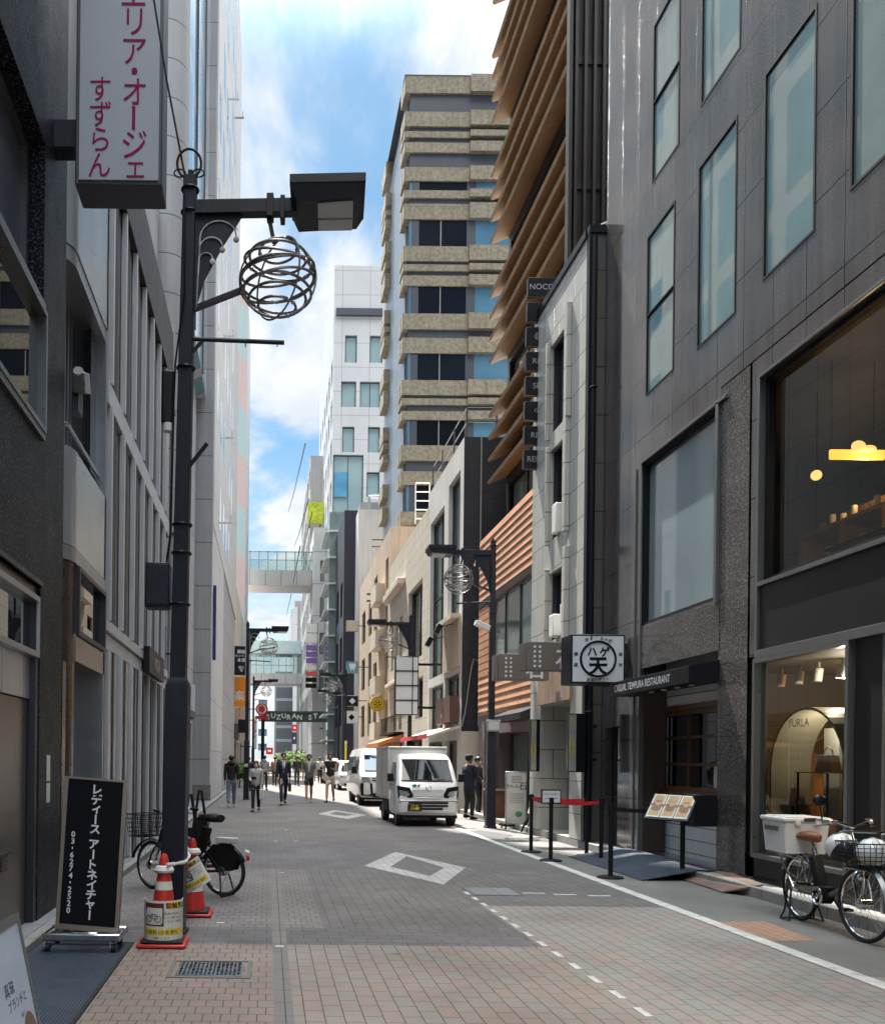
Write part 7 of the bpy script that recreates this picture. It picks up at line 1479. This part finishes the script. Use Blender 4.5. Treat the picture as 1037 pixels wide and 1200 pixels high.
# --- cars
def car(g, lab, rz, mt, pl, light=False):
    t = E('parked_car', g, lab, 'car', 'cars in the far street', rz=rz); B = lambda m, n, mt_, p=t, **k: m.build(n, mt_, p, world=False, **k)
    m = MB(); body_loft(m, [(.22, .1, 4.2, .74, .2), (.35, 0, 4.3, .82, .25), (.6, -.02, 4.3, .84, .26), (.78, .06, 4.28, .83, .25), (.9, .5, 4.25, .81, .22)]); B(m, 'body', mt)
    m = MB(); body_loft(m, [(.86, .75, 4.1, .78, .2), (1.2, 1.2, 3.9, .7, .2), (1.45, 1.6, 3.6, .6, .2), (1.5, 1.8, 3.4, .5, .2)]); c = B(m, 'cabin', mt)
    glass_quad([(-.66, .86, .93), (.66, .86, .93), (.55, 1.5, 1.38), (-.55, 1.5, 1.38)], 'windscreen', t, m_wscr, (0, -.03, .03))
    for s in (-1, 1):
        m = MB(); m.add([(s * .79, 1.1, .95), (s * .79, 3.8, .95), (s * .66, 3.5, 1.38), (s * .66, 1.65, 1.38)], [(0, 1, 2, 3)]); B(m, 'side_window', m_wscr)
        m = MB(); m.prism([(.5, .6), (.76, .62), (.78, .74), (.54, .7)], lambda a, b, h: (s * a, h + (.1 if a > .7 else .02), b), -.05, .1); B(m, 'headlight', m_head)
        m = MB(); m.obox((s * .93, 1.2, .98), (.16, .1, .13)); B(m, 'mirror', m_blackm, bevel=.02)
    m = MB(); m.box(-.45, .45, -.035, .05, .55, .68); m.box(-.6, .6, -.02, .06, .26, .36); B(m, 'grille', m_blackm, bevel=.01)
    plate(t, 0, -.04, .45, .33, .165, pl, m_ink, '品川 50', '26-14')
    for x in (-.73, .73):
        for y in (.8, 3.35): vwheel(t, x, y, .3, .18, 1 if x > 0 else -1)
    if light: m = MB(); m.box(-.2, .2, 2.2, 2.35, 1.5, 1.62); B(m, 'roof_sign', m_whitep, bevel=.02)
    return t
car(Vector((4.35, 44.5, 0)), 'white car with a yellow number plate parked behind the van', R(2), m_carw, m_yellow)
car(Vector((4.3, 56, 0)), 'white taxi with a small roof sign behind the yellow plated car', R(0), m_carw, m_signw, True)
car(Vector((.25, 92, 0)), 'small white car far down the street beyond the walkers', R(0), m_carw, m_signw)
# ------------------------------------------------------------------ people: local frame faces -Y, z up, built for 1.72 m
def skin(name, par, nodes, edges, mt, sub=1):
    me = bpy.data.meshes.new(name); ks = list(nodes); ix = {k: i for i, k in enumerate(ks)}
    me.from_pydata([nodes[k][0] for k in ks], [(ix[a], ix[b]) for a, b in edges], []); me.materials.append(mt)
    o = bpy.data.objects.new(name, me); COL.objects.link(o); o.parent = par
    s = o.modifiers.new('skin', 'SKIN'); s.use_smooth_shade = True
    for i, k in enumerate(ks):
        r_ = nodes[k][1]; me.skin_vertices[0].data[i].radius = r_ if isinstance(r_, tuple) else (r_, r_)
    for i, k in enumerate(ks): me.skin_vertices[0].data[i].use_root = (i == 0)
    q = o.modifiers.new('sub', 'SUBSURF'); q.levels = sub; q.render_levels = sub
    return o
def person(loc, lab, yaw, H=1.72, top=None, bottom=None, hair=None, shoes=None, sleeve=1.0, shorts=False, stride=.2, arms=((.1, .1), (-.1, .1)), skirt=False, inner=None, tie=None, bag=None, longhair=False, beard=False, hood=False, sub=1, cap=None, mask=False, group='people in the street', skinm=None, jacket=False):
    t = E('person', loc, lab, 'person', group, rz=yaw); s = H / 1.72; t.scale = (s, s, s); WL[t] = Vector(loc)
    sk_ = skinm or m_skin
    hp, kn, an = .90, .49, .085; f = stride
    L_ = {}
    for i, sd_ in ((0, -1), (1, 1)):
        k = f * (1 if i == 0 else -1); x = .085 * sd_
        hip = Vector((x, 0, hp)); fwd = -k
        ank = Vector((x * .85, fwd * 1.0, an + (.05 if fwd > 0 else 0))); knee = hip.lerp(ank, .5) + Vector((0, -.035 - abs(f) * .18 * (1 if fwd > 0 else .4), 0)); knee.z = kn + .01
        toe = ank + Vector((.02 * sd_, -.17, -.055 if fwd <= 0 else -.06)); heel = ank + Vector((0, .045, -.035))
        L_[i] = (hip, knee, ank, toe, heel)
    A_ = {}
    for i, sd_ in ((0, -1), (1, 1)):
        a, b = arms[i]; sh = Vector((.18 * sd_, .01, 1.405)); el = sh + Vector((.028 * sd_, -.285 * math.sin(a), -.285 * math.cos(a))); 
        c = a + b; wr = el + Vector((.0 * sd_ - (.06 * sd_ if b > .8 else 0), -.255 * math.sin(c), -.255 * math.cos(c))); hd = wr + (wr - el).normalized() * .085
        A_[i] = (sh, el, wr, hd)
    V = Vector
    N_ = {'pel': (V((0, 0, .93)), (.135, .10)), 'wai': (V((0, 0, 1.08)), (.12, .09)), 'che': (V((0, .005, 1.27)), (.145, .105)), 'upc': (V((0, .01, 1.40)), (.11, .085)), 'nek': (V((0, .005, 1.48)), .052), 'jaw': (V((0, -.025, 1.545)), (.058, .068)), 'hed': (V((0, -.008, 1.615)), (.077, .093)), 'crn': (V((0, 0, 1.685)), (.052, .062))}
    Ed = [('pel', 'wai'), ('wai', 'che'), ('che', 'upc'), ('upc', 'nek'), ('nek', 'jaw'), ('jaw', 'hed'), ('hed', 'crn')]
    for i in (0, 1):
        h_, k_, a_, t_, e_ = L_[i]; N_.update({f'h{i}': (h_, .085), f'k{i}': (k_, .055), f'c{i}': (k_.lerp(a_, .35), .056), f'a{i}': (a_, .036), f't{i}': (t_, (.035, .026))})
        Ed += [('pel', f'h{i}'), (f'h{i}', f'k{i}'), (f'k{i}', f'c{i}'), (f'c{i}', f'a{i}'), (f'a{i}', f't{i}')]
        s_, l_, w_, d_ = A_[i]; N_.update({f's{i}': (s_, .055), f'e{i}': (l_, .039), f'w{i}': (w_, .026), f'p{i}': (d_, (.036, .019))})
        Ed += [('upc', f's{i}'), (f's{i}', f'e{i}'), (f'e{i}', f'w{i}'), (f'w{i}', f'p{i}')]
        sd_ = -1 if i == 0 else 1; dn = (d_ - w_).normalized(); sdv = V((0, 1, 0)).cross(dn); sdv = V((0, 1, 0)) if dn.z < -.5 else V((1, 0, 0)); cu = dn.cross(sdv)
        for j, (o_, ln) in enumerate(((-.027, .058), (-.009, .068), (.009, .064), (.027, .05))):
            b = d_ + sdv * o_ + dn * .012; N_[f'f{i}{j}'] = (b + dn * ln * .5 + cu * .008, .0085); N_[f'g{i}{j}'] = (b + dn * ln * .88 + cu * .026, .007); Ed += [(f'p{i}', f'f{i}{j}'), (f'f{i}{j}', f'g{i}{j}')]
        th = w_ + dn * .035 - sdv * .036; N_[f'm{i}'] = (th, .011); N_[f'n{i}'] = (th + dn * .035 - sdv * .014, .008); Ed += [(f'p{i}', f'm{i}'), (f'm{i}', f'n{i}')]
    N_['nos'] = (V((0, -.108, 1.60)), .012); Ed += [('hed', 'nos')]
    body = skin('body', t, N_, Ed, sk_, sub)
    for sd_ in (-1, 1):
        m = MB(); m.ball((.031 * sd_, -.090, 1.622), .011, 8, 6); m.build('eye', m_ink, t, world=False)
        m = MB(); m.ball((.082 * sd_, .0, 1.605), .026, 8, 6, (.4, .7, 1.1)); m.build('ear', sk_, t, world=False)
    m = MB(); m.box(-.022, .022, -.101, -.094, 1.555, 1.563); m.build('mouth', m_saddle, t, world=False)
    # hair
    hm = hair or m_hair
    m = MB(); m.ball((0, .014, 1.645), .1, 14, 10, (.93, 1.08, .92))
    if longhair: m.ball((0, .045, 1.54), .085, 12, 10, (1.1, .75, 1.7))
    m.v = [(x, max(y, -.058 - max(0, z - 1.675) * 1.0) if z > 1.6 else max(y, -.0), z) for x, y, z in m.v]
    m.build('hair', hm, t, world=False)
    if cap: m = MB(); m.ball((0, .005, 1.68), .104, 14, 8, (.95, 1.08, .75)); m.v = [(x, y, max(z, 1.66)) for x, y, z in m.v]; m.build('cap', cap, t, world=False)
    if beard: m = MB(); m.ball((0, -.05, 1.545), .06, 10, 8, (1, .75, .75)); m.build('beard', m_hair, t, world=False)
    if mask: m = MB(); m.ball((0, -.06, 1.565), .058, 10, 8, (1.05, .75, .8)); m.build('face_mask', m_whitep, t, world=False)
    # top
    e = .03
    T_ = {k: (N_[k][0], tuple(q + e + (.02 if jacket else 0) for q in N_[k][1])) for k in ('pel', 'wai', 'che', 'upc')}
    T_ = {'hem': (V((0, 0, .80 if jacket else .87)), (.165, .13)), 'pel': (V((0, 0, .95)), (.165, .13)), **{k: T_[k] for k in ('wai', 'che', 'upc')}, 'nk': (V((0, .008, 1.455)), (.068, .066))}
    TE = [('hem', 'pel'), ('pel', 'wai'), ('wai', 'che'), ('che', 'upc'), ('upc', 'nk')]
    for i in (0, 1):
        s_, l_, w_, d_ = A_[i]; T_[f's{i}'] = (s_, .075); TE.append(('upc', f's{i}')); 
        if sleeve > .5: T_[f'e{i}'] = (l_, .057); T_[f'w{i}'] = (l_.lerp(w_, (sleeve - .5) * 1.9), .043); TE += [(f's{i}', f'e{i}'), (f'e{i}', f'w{i}')]
        else: T_[f'e{i}'] = (s_.lerp(l_, max(.25, sleeve * 2)), .062); TE += [(f's{i}', f'e{i}')]
    skin('jacket' if jacket else 'top', t, T_, TE, top, sub)
    if inner:
        m = MB(); m.prism([(-.06, 1.47), (.06, 1.47), (.045, 1.3), (.012, 1.08), (-.012, 1.08), (-.045, 1.3)], lambda a, b, h: (a, -.155 + h + (.04 if b > 1.4 else 0) + (.012 if b < 1.15 else 0), b), 0, .02); m.build('shirt', inner, t, world=False)
    if tie: m = MB(); m.prism([(-.016, 1.45), (.016, 1.45), (.03, 1.15), (0, 1.1), (-.03, 1.15)], lambda a, b, h: (a, -.166 + h + (.04 if b > 1.4 else 0) + (.012 if b < 1.15 else 0), b), 0, .008); m.build('tie', tie, t, world=False)
    if hood: m = MB(); m.ball((0, .07, 1.47), .11, 12, 8, (1.2, .8, .7)); m.build('hood', top, t, world=False)
    # bottom
    P_ = {'pel': (V((0, 0, .93)), (.15, .118)), 'wst': (V((0, 0, 1.05)), (.138, .108))}; PE = [('pel', 'wst')]
    for i in (0, 1):
        h_, k_, a_, t_, e_ = L_[i]; P_[f'h{i}'] = (h_ - V((0, 0, .06)), .098); PE.append(('pel', f'h{i}'))
        if shorts: P_[f'k{i}'] = (h_.lerp(k_, .82), .088); PE.append((f'h{i}', f'k{i}'))
        else: P_[f'k{i}'] = (k_, .072); P_[f'a{i}'] = (a_ + V((0, 0, .0)), .055); PE += [(f'h{i}', f'k{i}'), (f'k{i}', f'a{i}')]
    skin('shorts' if shorts else 'trousers', t, P_, PE, bottom, sub)
    for i in (0, 1):
        h_, k_, a_, t_, e_ = L_[i]; m = MB(); d = (t_ - e_); 
        rings = [[(e_ + d * q + V((w_ * math.cos(a), 0, hh * math.sin(a) - .012)))[:] for a in [math.pi/5 * j for j in range(10)]] for q, w_, hh in ((-.08, .02, .02), (.0, .038, .05), (.3, .042, .055), (.65, .046, .036), (.95, .038, .028), (1.1, .015, .015))]
        m.loft(rings); m.build('shoe', shoes or m_blackm, t, world=False)
    return t, A_
def carry(t, A_, i, name, lab, mt, w_, h_, d_, strap=.25):
    """a bag hanging from the hand: a top-level thing held by the person"""
    s = t.scale[0]; Rz_ = Matrix.Rotation(t.rotation_euler[2], 3, 'Z'); p = Vector(t.location) + Rz_ @ (A_[i][3] * s)
    b = E(name, p, lab, 'bag', rz=t.rotation_euler[2]); m = MB(); m.box(-d_/2, d_/2, -w_/2, w_/2, -strap - h_, -strap); m.build('bag_body', mt, b, world=False, bevel=.02)
    m = MB(); m.tube([(0, -w_ * .3, -strap), (0, -w_ * .2, -.02), (0, w_ * .2, -.02), (0, w_ * .3, -strap)], .01, 6); m.build('bag_handle', mt, b, world=False)
def cl(n, c, var=.2): return mat('cloth_' + n, c, .85, var=var, vs=9, bump=.001, bs=60)
k_black = cl('black', (.014, .014, .016)); k_navy = cl('navy', (.016, .02, .04)); k_grey = cl('grey', (.14, .145, .155)); k_lgrey = cl('light_grey', (.4, .4, .4)); k_white = cl('white', (.62, .61, .58)); k_denim = cl('denim', (.17, .2, .26)); k_cream = cl('cream', (.6, .55, .47)); k_purple = cl('purple', (.09, .06, .17)); k_char = cl('charcoal', (.04, .04, .045))
def at(px, py): g = G(px, py); return Vector((g.x, g.y, 0))
t, A = person(at(271, 946), 'person in a black hooded top and pale grey trousers walking away on the left', R(178), 1.64, k_black, k_denim, shoes=k_white, stride=.28, hood=True)
t, A = person(at(300, 951), 'person in a light jacket and black trousers holding a camera, walking towards us', R(-8), 1.48, k_lgrey, k_black, stride=.2, jacket=True, longhair=True, mask=True, arms=((.15, 1.2), (.05, .2)), hair=mat('brown_hair', (.1, .06, .035), .5))
q = Vector(t.location) + Vector((-.06, -.32, .98)); c = E('camera', q, 'small black camera held at chest height by the walker in the light jacket', 'camera'); m = MB(); m.obox(q, (.13, .07, .085)); m.build('camera_body', m_blackm, c, bevel=.01); m = MB(); m.cyl(q + Vector((0, -.03, 0)), q + Vector((0, -.085, 0)), .032); m.build('lens', m_black, c)
carry(t, A, 1, 'shopping_bag', 'white shopping bag on the arm of the walker in the light jacket', k_white, .3, .3, .1, .02)
t, A = person(at(332, 943), 'person in a dark navy suit with a purple tie walking towards the camera', R(2), 1.74, k_navy, k_navy, stride=.34, jacket=True, inner=m_wink, tie=k_purple, arms=((.2, .15), (.05, .1)))
carry(t, A, 1, 'briefcase', 'black briefcase carried by the walker in the navy suit', k_black, .38, .28, .09, .06)
t, A = person(at(362, 940.5), 'person in a grey open shirt and black shorts looking upwards while walking', R(-5), 1.72, k_grey, k_black, shorts=True, sleeve=.4, stride=.26, inner=k_cream, beard=True, jacket=True, shoes=k_cream, arms=((.05, .25), (.1, .3)))
t, A = person(at(387, 940), 'person in a black sleeveless top and white shorts looking at a phone', R(-14), 1.76, k_black, k_cream, shorts=True, sleeve=.12, stride=.3, beard=True, arms=((.1, .2), (.25, 1.5)))
q = Vector(t.location) + Vector((.12, -.36, 1.18)); c = E('mobile_phone', q, 'dark phone held up by the walker in white shorts', 'phone'); m = MB(); m.obox(q, (.07, .012, .14), Matrix.Rotation(-.5, 3, 'X')); m.build('phone_body', m_black, c, bevel=.004); m = MB(); m.obox(q + Vector((0, .007, .004)), (.06, .002, .125), Matrix.Rotation(-.5, 3, 'X')); m.build('screen', m_glassd, c)
person(at(348, 921), 'person in a dark suit walking away behind the navy suited one', R(175), 1.72, k_char, k_char, stride=.2, jacket=True)
person(at(375, 918), 'person in a white top and dark trousers far off between the two men in shorts', R(170), 1.66, k_white, k_char, stride=.1)
t, A = person(at(310, 926), 'person in a pale grey top walking away behind the one with the camera', R(172), 1.70, k_lgrey, k_char, stride=.18, hood=True)
person(at(291.5, 927), 'person in all black half hidden by the second left lamp post', R(180), 1.62, k_black, k_black, stride=.1)
person(at(322, 921), 'person in a tan coat walking away left of the navy suited one', R(180), 1.66, cl('tan', (.35, .22, .13)), k_char, stride=.12, jacket=True)
person(at(549, 960), 'person in a dark cap and navy top standing with their back turned beside the truck', R(120), 1.70, k_navy, k_black, stride=.05, jacket=True, cap=k_black, arms=((.3, .9), (.1, .3)))
t, A = person(at(560, 957), 'person in a dark apron and white mask standing beside the truck', R(60), 1.66, k_char, k_black, stride=.06, arms=((.2, .9), (.1, .5)), mask=True, sleeve=.9)
m = MB(); m.prism([(-.17, .55), (.17, .55), (.15, 1.0), (-.15, 1.0)], lambda a, b, h: (a, h, b), -.19, -.178); m.build('apron', k_denim, t, world=False)
# ------------------------------------------------------------------ trees and shrubs
def tree(name, loc, lab, cat, h, r_, n, mt, leaf=.22, trunk=.12, zc=.65, squash=1.0, seed=1, clumps=14):
    random.seed(seed); t = E(name, loc, lab, cat); x, y, z = loc; m = MB()
    top = h * zc; m.tube([(x, y, 0), (x + .03, y, top * .5), (x - .02, y + .02, top)], [trunk, trunk * .7, trunk * .4], 8); C_ = []
    for i in range(clumps):
        a = random.uniform(0, 6.28); q = random.random() ** .5 * r_ * .75; cz = top + random.uniform(-.55, .5) * r_ * squash; c = Vector((x + q * math.cos(a), y + q * math.sin(a), max(.25, cz))); C_.append((c, random.uniform(.25, .5) * r_))
        if i % 2 == 0: m.tube([(x, y, top * random.uniform(.4, .8)), c], [trunk * .4, .012], 5)
    m.build('trunk', m_bark, t); m = MB()
    for i in range(n):
        c, cr_ = random.choice(C_); d = Vector((random.gauss(0, 1), random.gauss(0, 1), random.gauss(0, 1))).normalized(); p = c + d * cr_ * random.uniform(.5, 1.05)
        u = Vector((random.gauss(0, 1), random.gauss(0, 1), random.gauss(0, .6))).normalized(); v = u.orthogonal().normalized(); s = leaf * random.uniform(.6, 1.2)
        m.add([p - u * s * .5, p + v * s * .28, p + u * s * .5, p - v * s * .28], [(0, 1, 2, 3)])
    m.build('crown', mt, t); return t
g = PD(347, 893, 72); tree('street_tree', (g.x, 72, 0), 'bright lime leaved young tree standing at the middle of the far street', 'tree', 2.5, .95, 1300, m_lime, .2, .07, .62, seed=4)
tree('street_tree', (PD(335, 893, 84).x, 84, 0), 'small lime leaved tree just left behind the brighter one', 'tree', 2.6, 1.0, 800, m_lime, .26, .07, .6, seed=9)
for k, (px, dd, lab) in enumerate(((281, 47, 'green clipped shrub behind the walker in the black hooded top'), (287, 50, 'green shrub touching the second left lamp post'), (295.5, 58, 'paler green shrub past the second left lamp post'))):
    x = uv(px, 900)[0] * dd / F; tree('shrub', (x, dd, 0), lab, 'shrub', 1.55, .55, 900, m_green if k < 2 else m_lime, .16, .04, .62, seed=20 + k, clumps=18)
